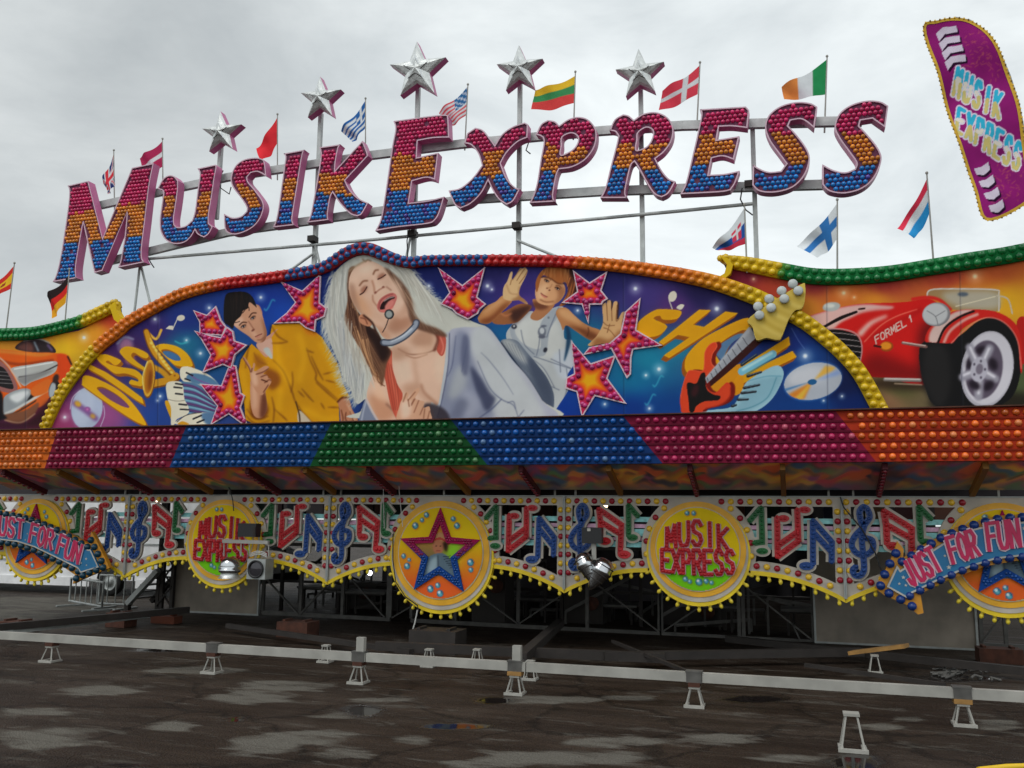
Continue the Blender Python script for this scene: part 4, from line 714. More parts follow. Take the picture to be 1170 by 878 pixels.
# ------------------------------------------------------------------ roof sign letters
MAG, ORA, BLU = alb((172, 28, 82), 1.7), np.array((.85, .285, .02)), alb((10, 100, 164), 1.8)
BLV = alb((70, 62, 140), 1.5)
def sign_letter(ch, org, outer, holes, s1, s2, label, smooth=False):
    o_ = (org[0], org[1], org[2]); P = px(outer, YS, o_); H = [px(h, YS, o_) for h in holes]
    P = csmooth(P); H = [[tuple(q) for q in spline(h, n=4)] for h in H]
    a = np.array(P); loc = (a[:, 0].mean(), YS, a[:, 1].min())
    b = MB(); b.cur = 1; b.prism(P, YS+.03, YS+.22, H, side=0, back=True)
    # outer wall lip up to the rim
    for l, sg in [(ccw(P), 1)]+[(ccw(h)[::-1], 1) for h in H]:
        m = len(l); b.cur = 0; b.add([(x, y, z) for y in (YS, YS+.03) for x, z in l], [((i+1) % m, i, m+i, m+(i+1) % m) for i in range(m)])
    o = b.build('sign_letter', [pink, plum], None, loc); tag(o, label, 'sign letter', 'bulb letters of the roof sign')
    r = MB(); i_ = inset(P, .024); r.ring(ccw(P), i_, YS); r.add([(x, y, z) for y in (YS, YS+.028) for x, z in i_], [(k, (k+1) % len(i_), len(i_)+(k+1) % len(i_), len(i_)+k) for k in range(len(i_))])
    for h in H:
        hh = ccw(h); oo = inset(hh, -.024); r.ring(oo, hh, YS); r.add([(x, y, z) for y in (YS, YS+.028) for x, z in oo], [((k+1) % len(oo), k, len(oo)+k, len(oo)+(k+1) % len(oo)) for k in range(len(oo))])
    r.build('rim', pinkrim, o)
    z1, z2 = [[xz(org[0]+q[0]/org[2], org[1]+q[1]/org[2], YS) for q in s] for s in (s1, s2)]
    f = lambda s, x: s[0][1]+(s[1][1]-s[0][1])*(x-s[0][0])/(s[1][0]-s[0][0])
    c = MB(); R_, pit = .044, .089; x0, zz0 = a.min(0); x1, zz1 = a.max(0); row = 0; z = zz0+.02
    while z < zz1:
        x = x0+(.044 if row % 2 else 0)
        while x < x1:
            if inside(x, z, P) and edge_dist(x, z, P) > .056 and all(not inside(x, z, h) and edge_dist(x, z, h) > .056 for h in H):
                jz = z+random.gauss(0, .022); k = MAG if jz > f(z1, x) else ORA if jz > f(z2, x) else (BLU if random.random() > .12 else BLV)
                c.col = tuple(np.array(k)*random.uniform(.62, 1.2)); (random.random() > .006) and c.dome((x, YS+.03, z), R_, (random.gauss(0, .08), -1, random.gauss(0, .08)), n=7, hgt=1.)
            x += pit
        z += pit*.94; row += 1
    c.build('bulb_caps', tint_cap, o); return o
q = lambda y, y2=None: ((0, y), (1000, y2 if y2 is not None else y))
sign_letter('M', (50, 160, 5.1625), [(140, 270), (262, 242), (347, 578), (520, 165), (648, 137), (622, 270), (598, 470), (580, 620), (578, 690), (592, 722), (438, 753), (455, 700), (478, 560), (490, 430), (345, 772), (298, 785), (265, 640), (232, 490), (213, 600), (190, 740), (190, 800), (195, 815), (52, 838), (75, 790), (100, 680), (125, 520), (145, 380), (150, 300)], [], ((140, 437), (610, 362)), ((115, 613), (590, 563)), 'tall bulb letter M at the left end of the roof sign')
sign_letter('U', (170, 150, 6.273), [(62, 412), (100, 345), (140, 318), (180, 322), (210, 355), (208, 420), (195, 520), (180, 620), (182, 668), (205, 688), (260, 680), (310, 640), (330, 570), (350, 420), (365, 310), (348, 268), (478, 240), (485, 260), (470, 340), (450, 480), (430, 600), (430, 660), (458, 685), (430, 735), (395, 763), (350, 740), (330, 710), (300, 760), (250, 800), (180, 808), (120, 780), (85, 720), (78, 640), (90, 540), (105, 440), (95, 425)], [], ((95, 446), (465, 430)), q(612), 'bulb letter U standing beside the letter M on the roof sign')
sign_letter('S', (170, 150, 6.273), [(830, 225), (842, 322), (780, 292), (730, 300), (705, 330), (712, 362), (760, 420), (815, 500), (822, 560), (790, 640), (730, 700), (640, 738), (580, 735), (545, 700), (538, 592), (600, 620), (660, 610), (700, 575), (700, 545), (660, 480), (600, 400), (588, 330), (620, 250), (680, 205), (760, 190), (812, 200)], [], q(390), q(552), 'bulb letter S between U and I on the roof sign')
sign_letter('I', (300, 150, 7.314), [(172, 188), (350, 155), (335, 190), (318, 280), (290, 460), (258, 660), (248, 740), (262, 785), (85, 805), (110, 750), (130, 650), (155, 480), (180, 300), (190, 215)], [], q(380), q(580), 'straight bulb letter I of the roof sign')
sign_letter('K', (300, 150, 7.314), [(475, 135), (650, 110), (630, 150), (610, 260), (605, 330), (835, 80), (868, 160), (882, 205), (690, 412), (730, 490), (800, 560), (882, 600), (830, 690), (790, 712), (730, 690), (650, 610), (585, 515), (565, 560), (545, 690), (550, 742), (370, 765), (400, 700), (430, 550), (460, 380), (485, 210)], [], q(348), q(530), 'bulb letter K of the roof sign with slanted arms')
sign_letter('E', (420, 120, 5.85), [(172, 108), (500, 66), (540, 90), (545, 218), (440, 222), (335, 240), (328, 352), (472, 320), (450, 500), (390, 487), (298, 510), (275, 655), (400, 640), (512, 613), (480, 720), (450, 770), (400, 795), (200, 818), (50, 843), (85, 770), (110, 640), (140, 440), (165, 270), (185, 160)], [], q(335), q(567), 'largest bulb letter E in the middle of the roof sign')
sign_letter('X', (420, 120, 5.85), [(645, 258), (665, 190), (720, 153), (770, 168), (815, 220), (850, 268), (900, 195), (970, 145), (1050, 118), (1072, 130), (1068, 218), (1000, 250), (930, 320), (890, 390), (930, 490), (985, 550), (1018, 560), (975, 640), (930, 668), (880, 635), (840, 580), (805, 508), (760, 590), (690, 660), (620, 692), (580, 665), (540, 573), (620, 555), (700, 490), (764, 405), (740, 330), (700, 275), (670, 260)], [], q(305), q(478), 'curved bulb letter X of the roof sign')
sign_letter('P', (600, 110, 6.158), [(75, 272), (110, 200), (160, 168), (210, 178), (240, 207), (300, 165), (370, 146), (440, 163), (492, 220), (503, 290), (482, 370), (420, 450), (330, 500), (238, 515), (220, 560), (200, 670), (198, 715), (212, 742), (30, 752), (60, 690), (85, 600), (110, 440), (130, 330), (125, 292), (105, 279)], [[(262, 290), (320, 262), (365, 280), (370, 320), (340, 370), (280, 405), (250, 408), (258, 350)]], q(352), q(540), 'bulb letter P of the roof sign')
sign_letter('R', (600, 110, 6.158), [(592, 242), (630, 165), (690, 128), (730, 138), (765, 167), (830, 125), (920, 113), (1000, 148), (1042, 220), (1032, 310), (980, 390), (918, 440), (960, 520), (1010, 580), (1058, 600), (1010, 682), (960, 712), (910, 690), (860, 620), (800, 510), (768, 462), (745, 490), (720, 590), (705, 680), (722, 717), (528, 717), (565, 640), (600, 500), (640, 350), (655, 280), (635, 252), (610, 245)], [[(795, 260), (850, 222), (895, 240), (895, 290), (860, 350), (800, 378), (780, 370), (790, 310)]], q(320), q(510), 'bulb letter R of the roof sign')
sign_letter('E', (770, 105, 4.5), [(133, 90), (370, 76), (387, 95), (378, 187), (300, 178), (232, 180), (220, 247), (337, 228), (308, 350), (250, 332), (195, 342), (178, 427), (260, 422), (338, 406), (315, 470), (290, 507), (230, 517), (32, 527), (60, 470), (90, 350), (120, 220), (140, 120)], [], q(221), q(380), 'smaller bulb letter E before the two end letters S')
sign_letter('S', (770, 105, 4.5), [(722, 188), (738, 78), (700, 58), (630, 53), (550, 73), (490, 118), (468, 180), (490, 250), (540, 320), (577, 370), (550, 407), (490, 412), (440, 395), (406, 373), (403, 480), (440, 512), (520, 518), (610, 492), (672, 430), (699, 350), (682, 290), (630, 220), (588, 175), (600, 148), (660, 143)], [], q(215), q(372), 'bulb letter S right after the smaller E of the roof sign')
sign_letter('S', (770, 105, 4.5), [(1087, 185), (1103, 73), (1060, 50), (990, 46), (910, 68), (850, 113), (826, 180), (850, 240), (900, 310), (937, 365), (930, 397), (880, 414), (820, 402), (763, 373), (763, 477), (800, 512), (880, 523), (970, 497), (1032, 440), (1068, 350), (1047, 285), (990, 215), (953, 175), (960, 148), (1020, 138)], [], q(212), q(370), 'last bulb letter S at the right end of the roof sign')

# ------------------------------------------------------------------ sign frame: masts, rails, braces
YR = YS+.36
fr = empty('sign_scaffold', (at(590, 480, YR)[0], YR, 4.0)); tag(fr, 'grey steel mast and rail frame carrying the roof letters', 'scaffold')
def mast(u0, v0, u1, v1, w=.11, name='mast', zb=None):
    p, q_ = at(u0, v0, YR+.1), at(u1, v1, YR+.1); q_ = (q_[0], YR+.1, zb if zb else 4.3)
    MB().bar((p[0], YR+.1, p[2]), q_, w).build(name, ssteel, fr)
for u0, v0, u1 in ((252.5, 168, 249), (366.8, 130, 358), (478, 95, 472), (594.3, 93, 591), (732, 96, 732), (859.6, 140, 862)):
    p = at(u0, v0, YR+.1); MB().bar((p[0], YR+.1, p[2]), (p[0], YR+.1, 9.0 if u0 < 300 else 6.6), .085).add([], []).build('mast', ssteel, fr)
    if u0 > 300: MB().bar((p[0], YR+.1, 6.62), (p[0], YR+.1, 4.2), .11).build('mast_sleeve', ssteel, fr)
def rail(pts, w, h, name='rail', Y=YR):
    P = [at(u, v, Y) for u, v in pts]; b = MB()
    for a, c in zip(P, P[1:]): b.bar(a, c, w, h)
    b.build(name, ssteel, fr)
rail([(110, 236), (260, 203), (424, 178), (527, 165), (688, 150), (780, 144), (934, 140), (985, 139)], .1, .17)
rail([(120, 300), (260, 266), (424, 243), (527, 229), (688, 219), (780, 216), (960, 211)], .1, .17)
P = [at(u, v, YR) for u, v in ((169, 296), (390, 277.5), (775, 241.5), (860, 233))]; b = MB(); b.tube(P, .035); b.build('pipe', ssteel, fr)
for a, c in (((160, 303), (153, 362)), ((161, 303), (173, 352)), ((358, 290), (333, 308)), ((591, 275), (645, 297)), ((471, 262), (463, 300)), ((360, 280), (366, 304))):
    MB().tube([at(*a, YR), at(*c, YR+.05)], .028).build('brace', ssteel, fr)
for u, v in ((413, 182), (546, 161), (752, 141), (856, 212), (358, 274), (591, 259), (472, 268)):
    p = at(u, v, YR); MB().box((p[0], YR-.02, p[2]), (.16, .2, .12)).build('clamp', dsteel, fr)
for pts in ([(255, 195), (250, 205), (252, 215), (262, 222), (264, 214)], [(412, 176), (406, 186), (409, 200)], [(600, 155), (604, 163), (601, 172), (606, 176)], [(752, 141), (756, 152), (753, 160)], [(848, 215), (846, 228), (852, 240), (860, 246)], [(468, 262), (465, 275), (466, 296)], [(168, 292), (172, 300), (176, 306)]):
    MB().tube([at(u, v, YR-.1) for u, v in pts], .013, 6).build('sign_cable', cable, fr)
# ------------------------------------------------------------------ silver stars
def silver_star(tips, label):
    T = [xz(u, v, YS+.1) for u, v in tips]; c = np.mean(T, 0); n = 5; out = []
    for i in range(n):
        a, b_ = np.array(T[i]), np.array(T[(i+1) % n]); out += [tuple(a), tuple(c+((a+b_)/2-c)*.54)]
    Y = YS+.1; b = MB(); b.prism(out, Y+.06, Y+.24, front=False); loc = (c[0], Y+.1, min(z for x, z in out))
    o = b.build('silver_star', pink, None, loc); tag(o, label, 'star', 'silver stars on the sign masts')
    f = MB(); L_ = ccw(out); m = len(L_); i_ = [tuple(c+(np.array(p)-c)*.8) for p in L_]
    f.add([(x, Y+.06, z) for x, z in L_]+[(x, Y+.02, z) for x, z in i_], [(k, (k+1) % m, m+(k+1) % m, m+k) for k in range(m)])
    f.add([(x, Y+.02, z) for x, z in i_]+[(c[0], Y-.08, c[1])], [(k, (k+1) % m, m) for k in range(m)])
    f.build('foil_face', silver, o)
    r = MB(); h_ = [tuple(c+(np.array(p)-c)*.45) for p in L_]; h2 = [tuple(c+(np.array(p)-c)*.38) for p in L_]
    r.add([(x, Y-.052, z) for x, z in h_]+[(x, Y-.064, z) for x, z in h2], [(k, (k+1) % m, m+(k+1) % m, m+k) for k in range(m)]); r.build('inner_trim', chrome, o)
silver_star([(250, 126), (274, 141), (264, 169), (237, 172), (229, 146)], 'silver star above the letter U')
silver_star([(364, 86), (388, 101), (378, 131), (350, 133), (342, 105)], 'silver star above the letter K')
silver_star([(475, 46), (508, 64), (495, 105), (456, 108), (444, 72.5)], 'biggest silver star above the large letter E')
silver_star([(592, 50), (619, 65.6), (608.6, 98), (577, 102), (566.5, 72)], 'silver star above the letter X')
silver_star([(729, 54), (758, 69), (748, 103), (714.5, 109), (702.7, 78)], 'silver star above the letter R')

# ------------------------------------------------------------------ flags
def S3(t, cols, cuts=(1/3., 2/3.)): return cols[0] if t < cuts[0] else cols[1] if t < cuts[1] else cols[2]
RED, WH, BL, YE, GR, BK = (206, 54, 66), (206, 210, 212), (30, 92, 160), (232, 176, 40), (60, 140, 84), (40, 34, 36)
def f_spain(s, t): return (150, 60, 40) if (s-.3)**2*2+(t-.5)**2 < .012 else S3(t, ((204, 52, 46), (238, 178, 44), (204, 52, 46)), (.27, .73))
def f_german(s, t): return S3(t, ((44, 34, 34), (206, 44, 40), (236, 160, 40)))
def f_uk(s, t):
    x, y = s-.5, t-.5
    if abs(x) < .07 or abs(y) < .1: return RED
    if abs(x) < .12 or abs(y) < .17: return WH
    d = abs(abs(x)-abs(y)); return RED if d < .035 else WH if d < .09 else (44, 54, 110)
def f_latvia(s, t): return S3(t, ((168, 44, 84), WH, (168, 44, 84)), (.4, .6))
def f_red(s, t): return (212, 50, 58)
def f_greece(s, t):
    if s < .37 and t < .55: return WH if abs(s-.185) < .04 or abs(t-.277) < .06 else (44, 96, 160)
    return (44, 96, 160) if int(t*9) % 2 == 0 else WH
def f_usa(s, t):
    if s < .42 and t < .54: return (206, 210, 220) if (int(s*26)+int(t*18)) % 4 == 0 else (44, 100, 150)
    return (206, 84, 92) if int(t*13) % 2 == 0 else WH
def f_lith(s, t): return S3(t, ((236, 182, 50), (64, 142, 88), (212, 72, 70)))
def f_denmark(s, t): return WH if abs(s-.36) < .075 or abs(t-.5) < .09 else (210, 66, 82)
def f_ireland(s, t): return S3(s, ((40, 136, 80), WH, (238, 140, 72)))
def f_slovak(s, t):
    if .12 < s < .42 and .22 < t < .78: return (206, 60, 84) if not (abs(s-.27) < .03 or abs(t-.42) < .05) else WH
    return S3(t, (WH, (40, 84, 156), (196, 52, 74)), (.4, .8))
def f_finland(s, t): return (52, 112, 174) if abs(s-.36) < .11 or abs(t-.5) < .14 else WH
def f_lux(s, t): return S3(t, ((204, 52, 76), WH, (44, 138, 196)))
def flag(pole, hoist, fly, fn, label, Y=YR, wv=.05, ph=0):
    p0, p1 = at(*pole[0], Y), at(*pole[1], Y); base = (p1[0], Y, p1[2]); o = empty('flag', base); tag(o, label, 'flag', 'national flags along the top of the ride')
    b = MB(); b.tube([p1, p0], [.016, .012], 6); b.lathe(p0, (0, 0, 1), [(.012, 0), (.026, .02), (.02, .045), (0, .055)], 8); b.build('pole', wsteel, o)
    A, B_, C_, D_ = (np.array(at(u, v, Y)) for u, v in (hoist[0], hoist[1], fly[0], fly[1])); n, m = 36, 24; c = MB(); k = 0
    vs = []; cols = []
    for j in range(m+1):
        for i in range(n+1):
            s, t = i/n, j/m; p = (A*(1-t)+B_*t)*(1-s)+(C_*(1-t)+D_*t)*s
            p = p+np.array([0, wv*s*math.sin(s*7+t*2.2+ph)*2-.12*s, -.05*math.sin(PI*s)*(1+.6*math.sin(5*t+ph))+.03*s*math.sin(9*s+ph)]); vs.append(tuple(p)); cols.append(tuple(alb(fn(min(.999, s), min(.999, t)), 1.15)))
    c.add(vs, [(j*(n+1)+i, j*(n+1)+i+1, (j+1)*(n+1)+i+1, (j+1)*(n+1)+i) for j in range(m) for i in range(n)], True); c.c = cols; c.build('flag_cloth', tint_cloth, o)
YB = YM+.1
flag(((16.4, 302), (6, 385)), ((16, 304), (12.5, 330)), ((-14, 334), (-16, 348)), f_spain, 'red and yellow flag with a small crest at the far left', YB)
flag(((79.3, 309), (73.5, 378)), ((79, 314), (75, 346)), ((56, 340), (63, 366)), f_german, 'drooping black red and gold flag below the letter M', YB)
flag(((130, 173), (131, 250)), ((130, 175), (131.5, 212)), ((120, 212), (126, 224)), f_uk, 'limp blue flag with red and white crosses behind the letter M')
flag(((185.6, 160), (186.5, 236)), ((186, 161), (186.3, 190)), ((160.5, 181), (170, 206)), f_latvia, 'maroon flag with a thin white stripe at the top of the letter M', ph=1)
flag(((317, 132), (317, 206)), ((317, 134), (317, 164)), ((295, 170), (304, 186)), f_red, 'plain red flag drooping above the first letter S', ph=2)
flag(((417.6, 114), (417.6, 185)), ((417, 116), (417, 147)), ((391, 152), (405, 165)), f_greece, 'blue and white striped flag with a cross beside the letter K')
flag(((534.6, 98), (531, 172)), ((534.4, 99), (532.5, 132)), ((502, 130), (514, 148)), f_usa, 'red and white striped flag with a blue starry corner', ph=.5)
flag(((657.4, 83.6), (655, 160)), ((657, 87), (655.5, 118)), ((612, 103), (610, 129)), f_lith, 'yellow green and red striped flag above the letter P', ph=1.3)
flag(((799.8, 73), (796, 150)), ((799.4, 75), (797, 108)), ((757, 104), (754, 130)), f_denmark, 'red flag with a white cross behind the letter R', ph=.8)
flag(((945, 66), (942, 152)), ((945, 68), (944, 108)), ((893, 102), (896, 117)), f_ireland, 'green white and orange flag above the second last letter')
flag(((850.7, 235.5), (853.5, 312)), ((850.5, 238), (851.5, 279)), ((814, 284), (822, 289)), f_slovak, 'white blue and red flag with a red shield', YB, ph=.4)
flag(((956.7, 230), (956.7, 322)), ((957, 232), (957, 272)), ((910, 281), (933, 297)), f_finland, 'white flag with a blue cross above the right board', YB, ph=1.8)
flag(((1059, 199.6), (1067.5, 312)), ((1059.3, 204), (1062.3, 243)), ((1024, 262), (1042, 275)), f_lux, 'red white and light blue flag over the green border', YB, ph=2.4)

# ------------------------------------------------------------------ purple feather banner
def banner_canvas():
    cv = Canvas(1040, 10, 1240, 265, 4); cv.org(1040, 10, 3.515); pu = (140, 36, 112)
    cv.F([(-50, -50), (800, -50), (800, 900), (-50, 900)], pu, smooth=False)
    rg = random.Random(5)
    for _ in range(26):
        x0, y0 = rg.uniform(0, 500), rg.uniform(0, 900); cv.L([(x0, y0), (x0+60, y0+120)], rg.uniform(20, 50), rg.choice([(120, 28, 100), (154, 44, 122), (112, 24, 96)]), soft=14, a=.5)
    for _ in range(130):
        x0, y0 = (rg.gauss(290, 45), rg.gauss(190, 70)) if rg.random() < .6 else (rg.gauss(400, 40), rg.gauss(690, 50)); cv.L([(x0, y0), (x0+rg.uniform(-16, 16), y0+rg.uniform(-12, 12))], 4, (176, 96, 96), soft=1, a=.5)
    def arrow(q): cv.F([(x+7, y+9) for x, y in q], (50, 16, 50), smooth=False); cv.F(q, (196, 186, 200), smooth=False)
    for k in range(4): arrow([(105+k*11, 96+k*40), (130+k*11, 74+k*40), (185+k*11, 70+k*40), (190+k*11, 96+k*40), (140+k*11, 100+k*40), (118+k*11, 128+k*40)])
    for k in range(4): arrow([(260+k*18, 636+k*52), (290+k*18, 628+k*52), (318+k*18, 608+k*52), (325+k*18, 640+k*52), (300+k*18, 662+k*52), (270+k*18, 660+k*52)])
    def word(w, x, y, sx, sy, adv, h, tw):
        for n_ in range(3):
            for i, ch in enumerate(w):
                bx, by = x+i*adv*sx, y+i*adv*sy
                for st in FONT[ch]:
                    p = [(bx+a*tw-b*14, by+a*tw*sy+b*h) for a, b in st]
                    if n_ == 0: cv.L(p, 26, (212, 198, 212), smooth=False)
                    if n_ == 1: cv.L(p, 16, (60, 172, 200), smooth=False)
            if n_ == 1:
                for i, ch in enumerate(w):
                    bx, by = x+i*adv*sx, y+i*adv*sy
                    for st in FONT[ch]:
                        for a, b in zip(st, st[1:]):
                            for f0, f1 in ((0, .5), (.5, 1)):
                                q0 = (a[0]+(b[0]-a[0])*f0, a[1]+(b[1]-a[1])*f0); q1 = (a[0]+(b[0]-a[0])*f1, a[1]+(b[1]-a[1])*f1); my = (q0[1]+q1[1])/2
                                if my > .45: cv.L([(bx+q[0]*tw-q[1]*14, by+q[0]*tw*sy+q[1]*h) for q in (q0, q1)], 15, (214, 206, 196) if my < .6 else (196, 182, 120), smooth=False)
    word('MUSIK', 190, 240, 1, .6, 39, 98, 21); word('EXPRESS', 200, 392, 1, .62, 38, 98, 21)
    return cv
bo = [(52, 75), (110, 48), (180, 40), (240, 52), (300, 95), (350, 165), (395, 270), (430, 380), (457, 520), (475, 640), (480, 738), (457, 790), (300, 852), (250, 700), (160, 440), (110, 260)]
Yb = 14.6; bp = px(bo, Yb, (1040, 10, 3.515)); bc_ = banner_canvas()
bn = empty('feather_banner', (at(1176, 215, Yb)[0], Yb, 4.6)); tag(bn, 'tall purple feather banner with yellow fringe and silver lettering', 'banner')
wv_ = lambda X, Z: .05*np.sin(X*3+Z*1.4)+.03*np.sin(Z*5-X*2)
smp = [tuple(q_) for q_ in spline(bp, n=5)]
painted_grid('banner_cloth', inset(smp, .03), Yb, lambda X, Y, Z: bc_.sample(*uv_of(X, Y, Z)), .012, tint_cloth, bn, wave=wv_)
b = MB(); L_ = ccw(smp); I_ = inset(smp, .045); m = len(L_); wy = lambda p: Yb+float(wv_(np.array(p[0]), np.array(p[1])))-.008
b.col = tuple(alb((200, 160, 60))); b.add([(x, wy((x, z)), z) for x, z in L_]+[(x, wy((x, z)), z) for x, z in I_], [(k, (k+1) % m, m+(k+1) % m, m+k) for k in range(m)])
for k, p in enumerate(resample(L_+[L_[0]], .07)):
    b.col = tuple(alb((216, 178, 70) if k % 2 else (120, 96, 50))); b.box((p[0], wy(p)-.006, p[1]), (.022, .012, .022))
b.build('fringe', tint_cloth, bn)
pp = [at(1040+x/3.515, 10+y/3.515, Yb+.03) for x, y in ((180, 38), (240, 50), (300, 93), (352, 163), (398, 270), (433, 380), (461, 520), (480, 640), (486, 740))]; MB().tube(pp+[(pp[-1][0]+.02, Yb+.03, 4.6)], .022).build('pole', wsteel, bn)
# ------------------------------------------------------------------ the painted boards
cvF = paint_front(); colF = lambda X, Y, Z: cvF.sample(*uv_of(X, Y, Z))
def border(pts, colf, parent, Y, name='light_border', step=.15, rb=.062, base=None):
    """pts: (u, v, width px); two staggered rows of lamp caps on a rounded strip"""
    W_ = [(*xz(u, v, Y), w) for u, v, w in pts]; uvs = [(u, v) for u, v, w in pts]
    c = np.array([(x, z) for x, z, w in W_]); scale = []
    for (u, v, w), (x, z, _) in zip(pts, W_): x2, z2 = xz(u, v+1, Y); scale.append(abs(z-z2))
    hw = np.array([w*s_/2 for (u, v, w), s_ in zip(pts, scale)]); full = np.column_stack([c, hw, [p[0] for p in pts], [p[1] for p in pts]])
    seg = np.hypot(*np.diff(full[:, :2], axis=0).T); s_ = np.concatenate([[0], np.cumsum(seg)])
    sm = spline(full, False, 5); r = resample(sm, .075); n = len(r); d = np.gradient(r[:, :2], axis=0); d /= np.hypot(*d.T)[:, None]; nn = np.stack([-d[:, 1], d[:, 0]], 1)
    b = MB(); prof = [(-1, .1), (-1, -.02), (-.55, -.06), (0, -.075), (.55, -.06), (1, -.02), (1, .1)]; k = len(prof)
    vs = []; cs = []
    for i in range(n):
        for a, y in prof:
            p = r[i, :2]+nn[i]*r[i, 2]*a; vs.append((p[0], Y+y, p[1])); cs.append(tuple(alb((base or colf)(r[i, 3], r[i, 4]))*.8))
    fs = [(i*k+j, i*k+j+1, (i+1)*k+j+1, (i+1)*k+j) for i in range(n-1) for j in range(k-1)]
    b.add(vs, [f[::-1] for f in fs]); b.add([vs[j] for j in range(k)], [tuple(range(k))]); b.add([vs[(n-1)*k+j] for j in range(k)], [tuple(range(k))[::-1]]); b.c[:len(cs)] = cs; b.c[len(cs):] = [cs[0]]*k+[cs[-1]]*k
    o = b.build(name, tint_paint, parent)
    q = resample(sm, step); d = np.gradient(q[:, :2], axis=0); d /= np.hypot(*d.T)[:, None]; nn = np.stack([-d[:, 1], d[:, 0]], 1); its = []
    for i in range(len(q)):
        for row in (-1, 1):
            if row == 1 and i+1 < len(q): p = (q[i, :2]+q[i+1, :2])/2
            else: p = q[i, :2]
            p = p+nn[i]*q[i, 2]*.46*row; cc = alb(colf(q[i, 3], q[i, 4])); its.append(((float(p[0]), Y-.052, float(p[1])), rb*random.uniform(.94, 1.05), cc*random.uniform(.75, 1.2)))
    cap_set(its, o, tint_cap, n=8, hgt=.95); return o
def mixc(a, b, t): return tuple(np.array(a)*(1-t)+np.array(b)*t)
CY, CO, CR, CB, CG = (206, 170, 24), (212, 112, 28), (184, 36, 36), (16, 78, 140), (14, 112, 54)
def ccen(u, v):
    if v > 400 and u < 300: return CY
    if u < 140: return mixc(CY, CO, max(0, min(1, (u-92)/26)))
    if u < 235: return CO
    if u < 262: return mixc(CO, CR, (u-235)/27)
    if u < 325: return CR
    if u < 557: return CB
    if u < 645: return CR
    if u < 665: return mixc(CR, CO, (u-645)/20)
    if u < 780: return CO
    return mixc(CO, CY, min(1, (u-780)/80))
def cbase(u, v): return (150, 40, 50) if 325 <= u < 557 else ccen(u, v)
cpath = [(51, 491, 13), (68, 454, 14), (89, 423, 15), (113, 396, 16), (137, 377, 16), (147, 368.5, 15), (178, 351, 14), (212, 335, 13.5), (253, 325, 13), (297, 319.5, 13), (325, 315.5, 13), (352, 311, 13), (368, 307, 13), (381, 300, 14), (392, 292, 14), (406, 285.5, 14), (420, 284.5, 14), (433, 289, 14), (447, 295, 13), (461, 299.5, 12), (472, 300.5, 12), (488, 298.5, 12), (525, 298, 12), (557, 298, 12.5), (620, 298.5, 13), (654, 300, 13.5), (702, 303.5, 14), (743, 309, 15), (780, 315, 16), (816, 323, 17), (849, 334, 18), (871, 343, 18), (912, 363.5, 17), (938, 382, 17), (963, 404, 17), (984, 429, 17), (1006.5, 470, 18)]
VT = 4.15
poly = [tuple(p) for p in spline([xz(u, v, YM) for u, v, w in cpath], False, 5)]
poly = [(poly[0][0]-.03, VT)]+poly+[(poly[-1][0]+.03, VT)]
mb = empty('centre_mural_board', (-5.0, YM, VT)); tag(mb, 'central painted board with a blonde singer in white fur and coloured light border', 'mural board')
painted_grid('painted_panel', poly, YM, colF, .0115, tint_paint, mb)
b = MB(); b.prism(inset(poly, .02), YM+.012, YM+.09, front=False); b.build('backing', dsteel, mb)
border(cpath, ccen, mb, YM-.03, base=cbase)
# bulb-edged stars of the mural
def star_ornament(out, c, lift=.035):
    P = ccw(px(out, YM)); yf = YM-lift; A = np.array(P); cx = np.array(xz(*c, YM)); rm = np.hypot(*(A-cx).T).max()
    b = MB(); b.col = tuple(alb((200, 176, 186))); b.prism(P, yf, YM-.002, front=False, back=False); b.ring(P, inset(P, .028), yf); o = b.build('star_ornament', tint_paint, mb)
    def colour(X, Y, Z):
        q_ = np.roll(A, -1, 0); d = np.full(X.shape, 9.)
        for a_, b_ in zip(A, q_): e = b_-a_; t = np.clip(((X-a_[0])*e[0]+(Z-a_[1])*e[1])/(e@e), 0, 1); d = np.minimum(d, np.hypot(X-a_[0]-t*e[0], Z-a_[1]-t*e[1]))
        rim, mid, ye = np.array((184, 44, 84)), np.array((206, 84, 26)), np.array((224, 158, 20)); f = np.clip((d-.115)/.03, 0, 1)[..., None]; g = np.clip((d-.14)/.09, 0, 1)[..., None]
        return ((rim*(1-f)+mid*f)*(1-g)+ye*g)/255.
    painted_grid('painted_face', inset(P, .026), yf-.001, colour, .012, tint_paint, o); cb = MB(); C0 = inset(P, .078)
    for p in resample(list(C0)+[C0[0]], .122): cb.col = tuple(alb((178, 44, 112))*random.uniform(.7, 1.25)); cb.dome((p[0], yf-.002, p[1]), .047, n=8)
    cb.build('bulb_caps', tint_cap, o); return o
def z2(ox, oy, s, pts): return [(ox+a/s, oy+b/s) for a, b in pts]
star_ornament(z2(170, 350, 5.856, [(302, 28), (395, 60), (455, 0), (490, 95), (525, 140), (500, 200), (420, 195), (345, 190), (345, 110)]), (242, 373))
star_ornament(z2(170, 350, 5.856, [(310, 165), (415, 195), (490, 210), (530, 140), (572, 170), (582, 232), (668, 262), (585, 330), (560, 420), (505, 395), (365, 448), (420, 330), (355, 220)]), (259, 402), lift=.045)
star_ornament(z2(170, 350, 5.856, [(345, 520), (490, 530), (545, 388), (590, 400), (620, 580), (648, 600), (620, 680), (662, 790), (640, 798), (540, 725), (415, 800), (462, 670)]), (263, 457), lift=.03)
star_ornament(z2(230, 310, 7.3125, [(665, 85), (850, 165), (985, 40), (1005, 45), (995, 265), (1055, 310), (1035, 385), (965, 415), (955, 510), (880, 480), (825, 435), (610, 440), (720, 350), (790, 265)]), (346, 350))
